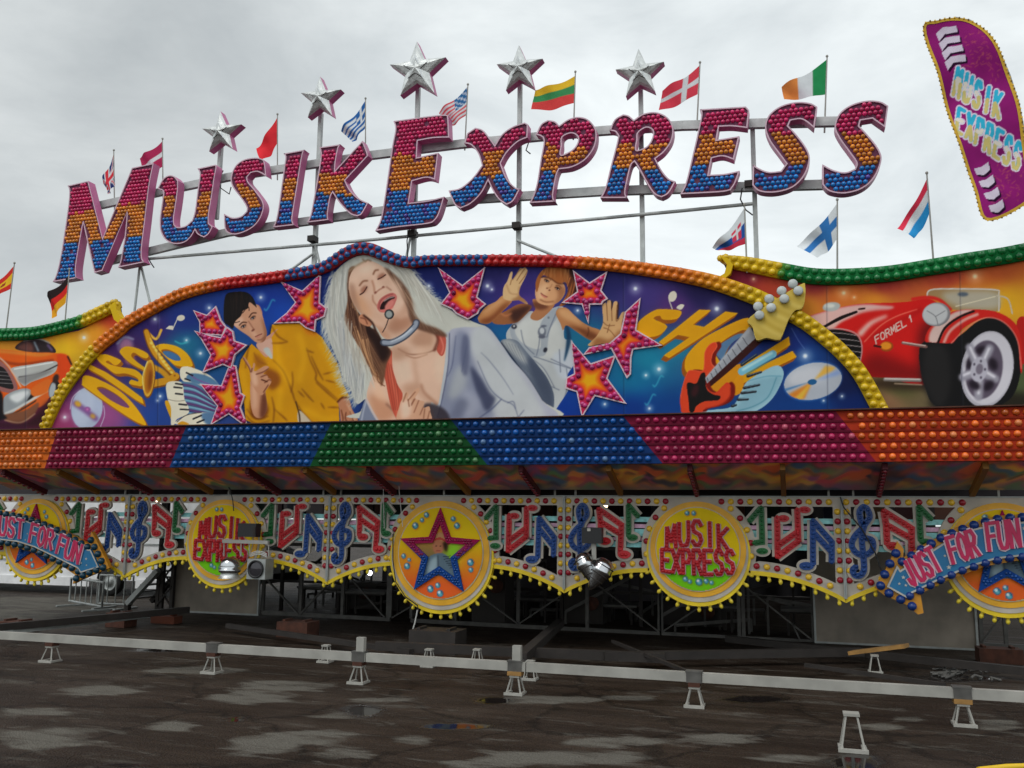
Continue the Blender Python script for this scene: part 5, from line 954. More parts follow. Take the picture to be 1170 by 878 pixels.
star_ornament(z2(490, 290, 7.3125, [(80, 118), (285, 265), (475, 115), (410, 365), (485, 425), (430, 470), (415, 505), (330, 555), (230, 505), (200, 470), (100, 425), (175, 330)]), (528, 346))
star_ornament(z2(620, 290, 7.3125, [(255, 140), (395, 245), (545, 150), (495, 310), (550, 380), (510, 405), (495, 430), (400, 430), (385, 590), (330, 430), (160, 415), (290, 320)]), (673, 337))
star_ornament(z2(620, 290, 7.3125, [(690, 490), (822, 370), (785, 640), (1005, 770), (760, 805), (745, 870), (740, 1010), (705, 1045), (600, 850), (575, 800), (340, 850), (390, 785), (560, 750), (650, 670)]), (716, 397))
star_ornament(z2(620, 380, 7.3125, [(240, 70), (405, 260), (615, 190), (545, 385), (705, 600), (440, 535), (330, 715), (285, 500), (190, 470), (200, 380), (265, 345)]), (672, 436), lift=.028)
# guitar head: a raised cut-out with silver knobs
gh = z2(840, 300, 6.5, [(112, 405), (470, 172), (520, 180), (515, 290), (490, 345), (440, 360), (390, 440), (350, 540), (320, 575), (230, 560), (160, 575), (130, 480)])
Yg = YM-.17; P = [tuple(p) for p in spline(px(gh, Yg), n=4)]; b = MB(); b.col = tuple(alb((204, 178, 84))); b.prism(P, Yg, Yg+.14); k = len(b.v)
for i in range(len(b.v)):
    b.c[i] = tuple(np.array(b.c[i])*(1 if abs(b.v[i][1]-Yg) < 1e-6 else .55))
gp = b.build('guitar_head', tint_paint, mb)
def grain(X, Y, Z):
    t = (X*.55+Z*.83); s_ = np.sin(t*46+np.sin(X*5-Z*3)*1.5)*.5+np.sin(t*21+2)*.5; f = (.5+.5*s_)[..., None]; e = np.clip((Z-Z.min())/(Z.max()-Z.min()), 0, 1)[..., None]
    return (np.array((196, 168, 76))*(1-f)+np.array((216, 192, 104))*f)*(.9+.12*e)/255.
painted_grid('wood_face', inset(P, .012), Yg-.003, grain, .012, tint_paint, gp, g=1.25)
for i, (x, y) in enumerate([(180, 398), (268, 343), (365, 277), (468, 217), (170, 328), (253, 272), (345, 212), (428, 160)]):
    p = at(840+x/6.5, 300+y/6.5, Yg); d = 0 if i < 4 else .05; MB().lathe((p[0], Yg+d, p[2]), (0, -1, 0), [(.03, 0), (.035, .02), (.075, .025), (.08, .06), (.06, .075), (0, .078)], 14).build('tuning_knob', ssteel, gp)
# side boards
def wing(name, path, colf, label, outline):
    Y = YM+.14; P = [tuple(p) for p in spline([xz(u, v, Y) for u, v, w in path], False, 5)]+[xz(u, v, Y) for u, v in outline]
    w_ = empty(name, (np.mean([p[0] for p in P]), Y, VT)); tag(w_, label, 'mural board')
    painted_grid('painted_panel', P, Y, colF, .0115, tint_paint, w_); b = MB(); b.prism(P, Y+.012, Y+.08, front=False); b.build('backing', dsteel, w_)
    border(path, colf, w_, Y-.04, step=.15); return w_
lp = [(-60, 380, 14), (-20, 383, 14), (0, 382.5, 14), (36, 381, 14), (64, 375.5, 14), (91, 368, 14), (109, 360, 15), (126, 352, 14), (135, 347, 7)]
wing('side_mural_board', lp, lambda u, v: mixc(CG, CY, max(0, min(1, (u-88)/10))), 'painted board with an orange vintage car under a green border', [(137, 360), (150, 374), (118, 410), (80, 460), (62, 500), (-60, 500)])
rp = [(824, 295, 7), (840, 300, 15), (861, 303.5, 17), (894, 310, 18), (931, 316, 18), (975, 316, 18), (1019, 312.5, 18), (1063, 305.5, 18), (1107, 298.5, 19), (1144, 293, 19), (1170, 288, 19), (1235, 276, 19)]
wing('side_mural_board', rp, lambda u, v: mixc(CY, CG, max(0, min(1, (u-888)/8))), 'painted board with a red open racing car under a green border', [(1235, 496), (996, 496), (960, 418), (930, 388), (860, 345), (815, 330), (832, 312)])
# hooks where the side borders curl into the arch
for pts in ([(128, 351), (135, 345), (136, 355), (140, 362), (148, 367), (142, 374), (133, 366)], [(823, 294), (832, 297), (838, 304), (835, 314), (826, 322), (815, 322), (828, 314), (831, 304)]):
    b = MB(); b.col = tuple(alb(CY)); b.prism(px(pts, YM+.06), YM-.02, YM+.12); b.build('border_hook', tint_paint, mb)

# ------------------------------------------------------------------ the band of coloured lamps
X0, X1 = xz(-40, 493, YV)[0], xz(1210, 466, YV)[0]; ZT, ZB = 4.17, 3.36
seams = [(66, 51), (212.8, 193.6), (378.5, 354), (515.6, 556.7), (712, 757), (954.6, 1001)]
sx = [(xz(t, 492-.0205*t, YV)[0], xz(bb, 535-.0068*bb, YV)[0]) for t, bb in seams]
cols = [('orange', (196, 96, 30), (206, 108, 40)), ('crimson', (112, 18, 44), (140, 30, 66)), ('blue', (10, 54, 104), (14, 74, 138)), ('green', (6, 66, 28), (10, 88, 42)), ('blue', (8, 48, 100), (14, 76, 146)), ('crimson', (118, 16, 50), (150, 28, 72)), ('orange', (164, 48, 22), (206, 98, 34))]
band = empty('light_band', ((X0+X1)/2, YV, ZB)); tag(band, 'long band of coloured lamp caps below the murals', 'light band')
b = MB(); b.box(((X0+X1)/2, YV+.09, (ZT+ZB)/2), (X1-X0, .12, ZT-ZB)); b.box(((X0+X1)/2, YV+.05, ZT+.014), (X1-X0, .26, .02)); b.build('carrier', rust, band)
lampc = []
for i, (nm, cb_, cl) in enumerate(cols):
    tl, bl2 = (X0, X0) if i == 0 else sx[i-1]; tr, br = (X1, X1) if i == 6 else sx[i]
    b = MB(); b.col = tuple(alb(cb_)*.95); b.prism([(bl2, ZB), (br, ZB), (tr, ZT), (tl, ZT)], YV, YV+.029)
    # pressed ribs between the rows
    for k in range(6):
        z = ZB+.0+k*(ZT-ZB)/5; f = (z-ZB)/(ZT-ZB); xl, xr = bl2+(tl-bl2)*f, br+(tr-br)*f; b.col = tuple(np.array(alb(cb_))*.5)
        if 0 < k < 5: b.box(((xl+xr)/2, YV-.012, z), (xr-xl-.01, .02, .03))
    s_ = b.build('lamp_section', tint_paint, band); s_['label'] = nm+' section of lamp caps'
    for k in range(5):
        z = ZB+(k+.5)*(ZT-ZB)/5; f = (z-ZB)/(ZT-ZB); xl, xr = bl2+(tl-bl2)*f, br+(tr-br)*f; n0 = math.ceil((xl+.06)/.146)
        x = n0*.146+(.02 if k % 2 else 0)
        while x < xr-.05:
            cc = alb(cl)*random.uniform(.6, 1.25) if random.random() > .08 else alb(mixc(cl, (210, 170, 140), .3)); lampc.append(((x+random.gauss(0, .002), YV-.001, z), .053, cc*1.12)); x += .146
cap_set(lampc, band, tint_cap, n=10, hgt=1.05, rings=(1, .86, .55))
# ------------------------------------------------------------------ sloping painted soffit with rafters
sf = empty('painted_soffit', ((X0+X1)/2, YV+.8, 2.9)); tag(sf, 'sloping soffit painted with mottled clouds behind the lamp band', 'soffit')
Ya, Za, Yb2, Zb2 = YV+.16, 3.37, YF-.12, 2.97
b = MB(); nx, ny = 900, 24; vs, cs = [], []; rg = random.Random(9); blobs = [(rg.uniform(X0, X1), rg.uniform(-.2, 1.2), rg.choice([(150, 70, 44), (130, 96, 40), (50, 70, 92), (140, 50, 56), (64, 92, 60), (100, 56, 84), (40, 40, 50), (170, 120, 50), (90, 60, 50)]), rg.uniform(.045, .16)) for _ in range(1100)]
BX = np.array([q_[0] for q_ in blobs]); BT = np.array([q_[1] for q_ in blobs]); BC = np.array([q_[2] for q_ in blobs], float); BR = np.array([q_[3] for q_ in blobs])
for i in range(nx+1):
    for j in range(ny+1):
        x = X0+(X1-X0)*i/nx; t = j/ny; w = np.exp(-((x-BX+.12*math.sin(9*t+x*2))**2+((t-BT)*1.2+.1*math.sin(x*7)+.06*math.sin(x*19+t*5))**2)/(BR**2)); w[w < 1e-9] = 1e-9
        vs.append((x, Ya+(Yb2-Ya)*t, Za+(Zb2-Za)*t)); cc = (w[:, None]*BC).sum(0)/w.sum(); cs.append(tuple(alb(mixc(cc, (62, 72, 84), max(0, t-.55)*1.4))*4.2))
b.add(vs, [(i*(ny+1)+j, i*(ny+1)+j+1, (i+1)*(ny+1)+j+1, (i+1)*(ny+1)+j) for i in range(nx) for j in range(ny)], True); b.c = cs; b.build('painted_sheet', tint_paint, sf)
raf_y = mat('yellow_rafter', (150, 100, 28), .5, g=.8); raf_m = mat('maroon_rafter', (90, 20, 32), .5, g=.9); cap_m = mat('maroon_caps', (120, 24, 40), .3, g=.9)
for i, u in enumerate([1126, 1011, 894, 788, 695, 595, 511, 421, 349, 283, 202, 130, 67, 5]):
    x = xz(u, 531, YV+.2)[0]; yel = i % 2 == 0; p, q_ = Vector((x, Ya+.03, Za-.07)), Vector((x, Yb2+.02, Zb2-.06)); r_ = MB().bar(p, q_, .085, .11).build('rafter', raf_y if yel else raf_m, sf)
    if not yel:
        for k in range(9): c = p.lerp(q_, (k+.5)/9)+Vector((0, -.02, -.058)); MB().dome(c, .042, (0, -.3, -1), n=7).build('bulb', cap_m, r_, tuple(c))
# ------------------------------------------------------------------ scalloped frieze of five panels
FX = [-16.24, -11.34, -6.44, -1.54, 3.36]; HW = 2.45
fwhite = mat('frieze_white', (172, 164, 152), .45, dirt=.35, scale=2.2, g=1.3); fyellow = mat('frieze_yellow', (214, 166, 22), .4, dirt=.25, g=1.6); fgold = mat('frieze_gold', (206, 146, 26), .4, dirt=.25, g=1.5)
bulb_r = mat('red_bulb', (140, 22, 38), .22, dirt=.3, g=1.3); bulb_y = mat('amber_bulb', (206, 160, 44), .22, dirt=.3, g=1.5); bulb_s = mat('yellow_bulb', (226, 178, 50), .3, g=1.5); bulb_b = mat('blue_bulb', (24, 58, 128), .22, g=1.0)
bulb_t = mat('petrol_bulb', (20, 66, 86), .22, g=1.0)
teal = mat('teal_foil', (126, 196, 204), .3, .0, dirt=.35, scale=9, g=1.7); pinkf = mat('pink_foil', (226, 150, 176), .3, .0, dirt=.35, scale=9, g=1.6)
n_red = mat('red_enamel', (190, 26, 36), .28, dirt=.3, g=1.05); n_blue = mat('blue_enamel', (20, 70, 142), .3, dirt=.3, g=1.0); n_green = mat('green_enamel', (16, 104, 48), .3, dirt=.3, g=1.0)
def zlow(x): x = abs(x); return 1.49-.42*((x-.9)/1.55)**2 if x > .9 else 1.49
_dome = None
def bulb_mesh(r, mt, nrm=(0, -1, 0), hgt=.8, name='bulb'):
    b = MB(); b.dome((0, 0, 0), r, nrm, hgt, n=10, rings=(1, .86, .5)); me = bpy.data.meshes.new(name); me.from_pydata(b.v, [], b.f); me.polygons.foreach_set('use_smooth', b.sm); me.materials.append(mt); return me
M_R, M_Y = bulb_mesh(.056, bulb_r), bulb_mesh(.056, bulb_y)
def lamp_mesh():
    b = MB(); b.lathe((0, 0, 0), (0, 0, -1), [(.03, -.01), (.032, .02), (.024, .03), (.036, .06), (.034, .085), (.018, .11), (0, .115)], 9); me = bpy.data.meshes.new('fringe_lamp'); me.from_pydata(b.v, [], b.f); me.polygons.foreach_set('use_smooth', b.sm); me.materials.append(bulb_s); return me
M_F = lamp_mesh()
def loc_px(pts, org, cx=-1.54): return [(x-cx, z) for x, z in px(pts, YF-.06, org)]
O1, O2 = (770, 530, 2.925), (560, 555, 6.27)
NOTES = [('green_note', n_green, loc_px, [[(252, 192), (290, 148)], [(292, 146), (295, 262), (268, 265)]], [((295, 292), .10, .055)], O1, .1),
 ('red_note', n_red, None, [[(345, 178), (347, 312)], [(412, 152), (416, 262)], [(344, 312), (417, 258)], [(346, 275), (414, 228)]], [((366, 183), .1, .06), ((437, 154), .1, .06)], O1, .105),
 ('blue_note', n_blue, None, [[(464, 188), (465, 338)], [(464, 190), (528, 262), (527, 330)], [(468, 232), (524, 292)]], [((443, 342), .12, .07)], O1, .1),
 ('treble_clef', n_blue, None, [[(600, 532), (576, 556), (590, 590), (625, 586), (645, 542), (642, 430), (640, 340), (660, 262), (692, 210), (682, 158), (657, 142), (634, 172), (637, 225), (652, 268)], [(648, 280), (600, 332), (577, 390), (602, 442), (652, 458), (700, 422), (702, 362), (662, 345)]], [], O2, .1),
 ('red_note', n_red, None, [[(778, 170), (790, 262), (790, 390)], [(775, 166), (940, 282), (932, 490)], [(790, 258), (930, 345)]], [((824, 398), .11, .07), ((962, 494), .12, .075)], O2, .105),
 ('green_note', n_green, None, [[(990, 138), (992, 368)], [(990, 140), (1060, 222)]], [((1020, 372), .1, .06)], O2, .1)]
def disc_canvas(kind):
    cv = Canvas(-100, -100, 100, 100, 3); rg = random.Random(4)
    if kind == 'star':
        cv.F([(-110, -110), (110, -110), (110, 110), (-110, 110)], lin2((206, 158, 22), (222, 84, 36), (0, -20), (0, 60)), smooth=False)
        ws = [((60 if k % 2 == 0 else 27)*math.sin(k*PI/5), -(60 if k % 2 == 0 else 27)*math.cos(k*PI/5)) for k in range(10)]; cv.F(ws, lin2((170, 120, 50), (70, 80, 70), (0, -40), (0, 40)), smooth=False); cv.F([(10, -10), (44, -24), (30, 40)], (120, 170, 40), soft=8)
        cv.E((-4, -12), 12, 15, (150, 100, 74), soft=1); cv.F([(-20, -22), (-14, -34), (4, -38), (14, -28), (18, -18), (-4, -24)], (160, 120, 84)); cv.L([(-20, -21), (0, -27), (18, -17)], 4, (150, 60, 50)); cv.F([(6, -20), (16, -18), (14, -2), (8, -8)], (50, 30, 24), soft=2); cv.E((-8, -13), 2, 1, (40, 30, 30)); cv.E((1, -13), 2, 1, (40, 30, 30)); cv.L([(-8, -4), (0, -4)], 1.5, (130, 60, 56))
        cv.F([(-34, 40), (-26, 12), (-8, 2), (8, 2), (22, 12), (40, 40), (20, 44), (-20, 44)], (84, 100, 110)); cv.F([(-20, 16), (-4, 8), (-8, 36), (-24, 40)], (130, 146, 152), soft=3); cv.L([(-4, 6), (-2, 40)], 3, (60, 70, 80), soft=1)
        for k in range(6): cv.L([(6+k*3, 8+k*4), (22+k*3, 6+k*4)], 1.6, (40, 50, 60))
        sph = [(-30, -72, 5.5), (-39, -62, 4.5), (-53, -51, 6.5), (26, -65, 5), (34, -52, 6), (-76, 8, 5), (-64, 15, 4), (-68, 27, 6.5), (63, 17, 7), (64, 31, 5), (-18, 69, 7), (-3, 62, 5.5), (2, 77, 7)]
    else:
        cv.F([(-110, -110), (110, -110), (110, 110), (-110, 110)], lin2((200, 160, 20), (96, 160, 20), (0, 10), (0, 36)), smooth=False)
        sph = [(-20, -75, 5), (-6, -75, 5), (-26, 63, 5.5), (-17, 68, 4.5), (2, 68, 7.5), (17, 66, 5.5), (28, 69, 4.5)]
    for x, y, r in sph:
        cv.E((x+1.5, y+1.5), r, r, (110, 60, 20), soft=2, a=.6); cv.E((x, y), r, r, (34, 88, 110), soft=.3); cv.E((x+r*.1, y+r*.3), r*.6, r*.45, (90, 150, 160), soft=1.2); cv.E((x-r*.25, y-r*.3), r*.42, r*.36, (206, 224, 226), soft=.8)
    return cv
def caps_on(b, pts, w_step, r, y, col=None):
    for p in resample(pts, w_step):
        if col is not None: b.col = tuple(np.array(col)*random.uniform(.7, 1.15))
        b.dome((p[0], y, p[1]), r, n=7, hgt=.8)
def frieze_panel(cx, kind, big=True):
    R_ = 1.0 if kind == 'star' and big else .84; cz = 1.76 if R_ == 1. else 1.925; Rr = R_+.17
    t = empty('frieze_panel', (cx, YF, 1.07)); X = lambda p: [(cx+x, z) for x, z in p]
    # frame with two openings
    xs = np.linspace(HW, .9, 14); top = 2.845
    outer = [(-HW+.004, top), (HW-.004, top)]+[(min(x, HW-.004), zlow(x)+.075) for x in xs]+[(-min(x, HW-.004), zlow(x)+.075) for x in xs[::-1]]
    def opening(sg):
        h = []; a0 = math.asin(max(-1, (zlow(1.2)+.24-cz)/Rr)); a1 = math.asin(min(1, (2.685-cz)/Rr))
        for k in range(11): a = a0+(a1-a0)*k/10; h.append((Rr*math.cos(a), cz+Rr*math.sin(a)))
        h.append((HW-.145, 2.685)); 
        for x in np.linspace(HW-.145, Rr*math.cos(a0)+.06, 12): h.append((x, zlow(x)+.245))
        return [(sg*x, z) for x, z in h]
    b = MB(); b.prism(X(outer), YF, YF+.06, [X(opening(1)), X(opening(-1))]); b.build('frame', fwhite, t)
    for sg in (-1, 1):
        b = MB(); b.prism(X([(sg*min(x, HW-.004), zlow(x)+.0745) for x in xs]+[(sg*min(x, HW-.004), zlow(x)) for x in xs[::-1]]), YF-.015, YF+.075)
        b.build('lower_edge', fyellow, t)
    b = MB(); b.bar((cx-HW+.012, YF-.03, 2.85), (cx-HW+.012, YF-.03, 1.14), .02, .06); b.bar((cx+HW-.012, YF-.03, 2.85), (cx+HW-.012, YF-.03, 1.14), .02, .06); b.bar((cx-HW, YF+.03, 2.858), (cx+HW, YF+.03, 2.858), .08, .02); b.build('edge_strip', steel, t)
    for x in (-HW+.2, HW-.2, 0): MB().bar((cx+x, YF+.05, 2.84), (cx+x, YF+.05, 3.0), .035).build('hanger', wsteel, t)
    # stave
    for z0, z1, mt in ((2.39, 2.48, teal), (2.28, 2.35, pinkf), (2.13, 2.26, teal), (2.05, 2.105, pinkf), (1.93, 2.03, teal)):
        for sg in (-1, 1): MB().box((cx+sg*1.6, YF+.074, (z0+z1)/2), (1.68, .02, z1-z0)).build('stave_stripe', mt, t)
    # notes
    for name, mt, _, rib, heads, org, w in NOTES:
        nb, nc = MB(), MB()
        for i, r_ in enumerate(rib):
            p = X(loc_px(r_, org)); p = p if len(p) < 5 else [tuple(q_) for q_ in spline(p, False, 4)]; y = YF-.004*i
            nb.ribbon(p, w+.085, y-.03, y+.03); nc.ribbon(p, w, y-.06, y-.031); caps_on(nc, p, .075, .034, y-.06)
        for j, (c, rx, rz) in enumerate(heads):
            (x, z), = X(loc_px([c], org)); y = YF-.024-.004*j; nb.disc((x, z), rx+.045, y-.03, y+.03, 20, rz+.045); nc.disc((x, z), rx, y-.06, y-.031, 20, rz); nc.dome((x+.03, y-.06, z), .034, n=7); nc.dome((x-.04, y-.06, z), .034, n=7)
        o = nb.build(name, fwhite, t); f = nc.build('coloured_face', mt, o)
    # medallion
    md = MB(); md.disc((cx, cz-.085), R_+.075, YF-.05, YF+.07, 56); mo = md.build('medallion', fyellow, t)
    MB().disc((cx, cz-.05), R_+.035, YF-.065, YF-.045, 56).build('white_ring', fwhite, mo)
    MB().disc((cx, cz), R_, YF-.08, YF-.06, 56).build('gold_ring', fgold, mo); MB().disc((cx, cz), R_*.885, YF-.095, YF-.075, 56).build('inner_line', cream, mo)
    dc = disc_canvas(kind); k = 100/R_; circ = [(cx+R_*.86*math.cos(a), cz+R_*.86*math.sin(a)) for a in np.linspace(0, 2*PI, 64, endpoint=False)]
    MB().disc((cx, cz), R_*.868, YF-.1, YF-.09, 56).build('disc_backing', fgold, mo)
    painted_grid('painted_disc', circ, YF-.104, lambda X_, Y_, Z_: dc.sample((X_-cx)*k, -(Z_-cz)*k), .018, tint_paint, mo, g=2.)
    if kind == 'star':
        so, si = [], []
        for i in range(10):
            a = PI/2+i*PI/5; r_ = R_*(.87 if i % 2 == 0 else .385); so.append((cx+r_*math.cos(a), cz+r_*math.sin(a)-.01)); r2 = R_*(.56 if i % 2 == 0 else .245); si.append((cx+r2*math.cos(a), cz+r2*math.sin(a)-.01))
        b = MB(); b.col = tuple(alb((150, 20, 70))); b.prism(so, YF-.15, YF-.106, [si])
        for i, v in enumerate(b.v):
            if v[2] < cz-.06: b.c[i] = tuple(alb((16, 64, 136)))
        s_ = b.build('bulb_star', tint_paint, mo); cb = MB(); zz = cz-R_; row = 0
        while zz < cz+R_:
            x = cx-R_+(.026 if row % 2 else 0)
            while x < cx+R_:
                if inside(x, zz, so) and not inside(x, zz, si) and edge_dist(x, zz, so) > .03 and edge_dist(x, zz, si) > .03:
                    cb.col = tuple(np.array(alb((146, 20, 72) if zz > cz-.06 else (18, 74, 146)))*random.uniform(.7, 1.2)); cb.dome((x, YF-.15, zz), .026, n=6)
                x += .052
            zz += .046; row += 1
        cb.build('bulb_caps', tint_cap, s_)
    else:
        for word, w_, z0, hh, bow in (('MUSIK', 1.14, .07, .42, .09), ('EXPRESS', 1.3, -.44, .42, -.05)):
            n = len(word); adv = w_/n; b, cb, bk = MB(), MB(), MB(); jj = 0
            for i, ch in enumerate(word):
                x0 = cx-w_/2+i*adv+adv*.14; lw = adv*.72 if ch != 'I' else adv*.3
                if ch == 'I': x0 += adv*.2
                for j, st in enumerate(FONT[ch]):
                    pts = []
                    for a, h in st:
                        x = x0+a*lw; f = (x-cx)/(w_/2); pts.append((x, cz+z0+(1-h)*hh*(1-.12*f*f)-(bow*f*f if bow > 0 else bow*f*f*-1*-1)))
                    
                    for sb in strokes(pts, .05): y = YF-.106-.0012*jj; jj = (jj+1) % 9; bk.ribbon(sb, .096, y-.012, y); b.ribbon(sb, .068, y-.04, y-.013)
                    caps_on(cb, pts, .06, .031, YF-.15)
            o = bk.build('lettering', pinkrim, mo); b.build('red_face', n_red, o); cb.build('bulb_caps', n_red, o)
    # countable bulbs
    def put(me, name, x, y, z): o = link(name, me, (cx+x, y, z), t); o.rotation_euler = (random.gauss(0, .08), 0, random.gauss(0, .08)); return o
    k = 0; xs_ = np.arange(-HW+.075, HW-.05, .165)
    for i, x in enumerate(xs_):
        if (x*x+(2.765-cz)**2)**.5 > R_+.09: put(M_R if i % 2 else M_Y, 'bulb', x, YF, 2.765)
    for sg in (-1, 1):
        for i in range(8): put(M_Y if i % 2 == 0 else M_R, 'bulb', sg*(HW-.075), YF, 2.765-.165*(i+1))
        for i, x in enumerate(np.arange(HW-.24, R_+.14, -.172)): put(M_R if i % 2 else M_Y, 'bulb', sg*x, YF, zlow(x)+.158)
        a = -.12
        a1 = math.asin(min(.95, (2.68-cz)/(R_+.09))); n = int((a1-a)*(R_+.11)/.17)
        for i in range(n): an = a+(a1-a)*i/max(1, n-1)*.94; put(M_R if i % 2 else M_Y, 'bulb', sg*(R_+.088)*math.cos(an), YF, cz+(R_+.088)*math.sin(an))
        for x in np.arange(HW-.1, R_*.98+.08, -.19): put(M_F, 'fringe_lamp', sg*x, YF+.03, zlow(x)+.005)
    nf = 15 if R_ == 1. else 13
    for i in range(nf): an = -PI/2+(i-(nf-1)/2)*(.178 if R_ == 1. else .2); o = put(M_F, 'fringe_lamp', (R_+.07)*math.cos(an), YF+.02, cz-.085+(R_+.07)*math.sin(an)); o.rotation_euler = (0, -(an+PI/2), 0)
    return t
G5 = 'scalloped frieze panels with music notes'
f3 = tag(frieze_panel(FX[3], 'text'), 'frieze panel with the lettered disc, right of the centre star disc', 'frieze panel', G5)
f2 = tag(frieze_panel(FX[2], 'star'), 'frieze panel with a complete star disc at the centre', 'frieze panel', G5)
d = lambda a, b_: (FX[a]-FX[b_], 0, 0)
tag(copy_tree(f3, d(1, 3)), 'frieze panel whose lettered disc is half covered by spotlights', 'frieze panel', G5)
f4 = frieze_panel(FX[4], 'star', False)
tag(copy_tree(f4, d(0, 4)), 'frieze panel with a star disc crossed by the arrow sign beside the white truck', 'frieze panel', G5)
tag(f4, 'frieze panel with a star disc crossed by the arrow sign at the right edge', 'frieze panel', G5)

# ------------------------------------------------------------------ arrow signs
def arrow_sign(face, top, bot, headb, base, org, words, label, flip):
    Y = YF-.32; a = empty('arrow_sign', (*[np.mean([p[0] for p in px(face, Y, org)])], Y, min(p[1] for p in px(face, Y, org)))); tag(a, label, 'arrow sign', 'arrow signs in front of the frieze')
    ar_b = mat('arrow_blue', (26, 112, 160), .4, dirt=.15, g=1.0)
    P = [tuple(q_) for q_ in px(face, Y, org)]; b = MB(); b.prism(P, Y-.03, Y+.02); b.build('blue_face', ar_b, a)
    b = MB(); I_ = inset(P, .028); b.ring(ccw(P), I_, Y-.034); b.build('white_outline', white, a)
    B_ = px(base, Y, org); b = MB(); b.prism(B_, Y+.022, Y+.12); b.build('base_plate', mat('arrow_amber', (206, 140, 30), .45, g=1.0), a)
    for line in (top, bot, headb):
        for p in resample(px(line, Y, org), .185): MB().dome((p[0], Y+.022, p[1]), .075, n=10, hgt=1.1).build('bulb', bulb_b if flip else bulb_t, a)
    crim = mat('crimson_letter', (196, 24, 84), .4, g=1.0); prim = mat('pale_letter_edge', (226, 200, 212), .4, g=1.0)
    for word, (pa, pb), hh in words:
        A, B2 = np.array(xz(org[0]+pa[0]/org[2], org[1]+pa[1]/org[2], Y)), np.array(xz(org[0]+pb[0]/org[2], org[1]+pb[1]/org[2], Y)); u = B2-A; L_ = np.hypot(*u); u = u/L_; up = np.array([-u[1], u[0]]); n = len(word); adv = L_/n; bk, fr_ = MB(), MB(); jj = 0
        for i, ch in enumerate(word):
            for j, st in enumerate(FONT[ch]):
                pts = [tuple(A+u*(i*adv+adv*.12+x*adv*.72)+up*hh*(1-h)+u*(1-h)*.05*(-1 if not flip else 1)) for x, h in st]; 
                for sb in strokes(pts, .055): y = Y-.036-.0012*jj; jj = (jj+1) % 9; bk.ribbon(sb, .1, y-.012, y); fr_.ribbon(sb, .056, y-.03, y-.0135)
        o = bk.build('lettering', prim, a); fr_.build('letter_face', crim, o)
    st = MB()
    for sx_, sy_, r_ in ((175, 575, 12), (150, 615, 9), (190, 625, 9), (460, 512, 14), (435, 440, 9), (930, 268, 13)) if flip else ((625, 525, 14), (590, 555, 9), (628, 570, 9), (205, 345, 9), (190, 390, 9)):
        c = xz(org[0]+sx_/org[2], org[1]+sy_/org[2], Y); r_ = r_/org[2]/62; st.prism([(c[0]+(r_ if k % 2 == 0 else r_*.4)*math.sin(k*PI/5), c[1]+(r_ if k % 2 == 0 else r_*.4)*math.cos(k*PI/5)) for k in range(10)], Y-.036, Y-.031, back=False)
    st.build('painted_stars', white, a); return a
OR = (1000, 555, 5.488)
arrow_sign([(72, 635), (135, 500), (157, 530), (300, 440), (450, 345), (600, 275), (750, 240), (933, 226), (1150, 240), (1330, 275), (1330, 490), (1150, 452), (933, 440), (750, 462), (600, 508), (400, 592), (215, 682), (197, 705)],
 [(170, 478), (300, 395), (410, 330), (520, 285), (640, 240), (760, 212), (870, 200), (1000, 196), (1180, 214), (1330, 246)], [(215, 690), (330, 630), (450, 570), (560, 525), (700, 482), (820, 456), (930, 445), (1100, 462), (1330, 512)], [(130, 425), (98, 480), (70, 535), (45, 592), (30, 642), (75, 668), (120, 700), (180, 722), (232, 757)],
 [(0, 645), (60, 540), (110, 440), (140, 350), (180, 400), (175, 455), (300, 375), (520, 262), (760, 192), (1000, 172), (1340, 225), (1340, 535), (1100, 482), (930, 465), (700, 505), (450, 595), (285, 680), (305, 800), (270, 810), (200, 750), (60, 690)],
 OR, [('JUST', ((225, 632), (425, 520)), .38), ('FOR', ((478, 488), (660, 432)), .40), ('FUN', ((703, 408), (915, 378)), .42)], 'curved blue arrow sign with crimson lettering pointing down to the left, blue bulbs', True)
OL = (0, 555, 6.27)
arrow_sign([(-520, 250), (-250, 205), (0, 222), (130, 232), (250, 270), (400, 335), (550, 405), (640, 460), (655, 455), (715, 585), (585, 625), (562, 592), (400, 512), (250, 440), (130, 403), (0, 388), (-250, 372), (-520, 418)],
 [(-500, 215), (-250, 172), (-60, 190), (70, 210), (130, 220), (240, 250), (340, 288), (430, 330), (520, 380), (625, 440)], [(-500, 440), (-250, 398), (0, 404), (130, 425), (260, 468), (350, 512), (440, 552), (560, 615)], [(650, 390), (670, 430), (690, 470), (725, 540), (745, 585), (700, 600), (650, 620), (595, 642), (545, 665)],
 [(-540, 200), (-250, 150), (0, 178), (150, 205), (400, 300), (630, 420), (650, 330), (685, 390), (780, 590), (640, 645), (560, 680), (515, 705), (530, 640), (400, 550), (250, 480), (0, 422), (-250, 418), (-540, 460)],
 OL, [('JUST', ((-60, 338), (185, 382)), .40), ('FOR', ((215, 400), (390, 462)), .40), ('FUN', ((410, 478), (580, 562)), .40)], 'curved blue arrow sign with crimson lettering pointing right toward the truck wheel', False)
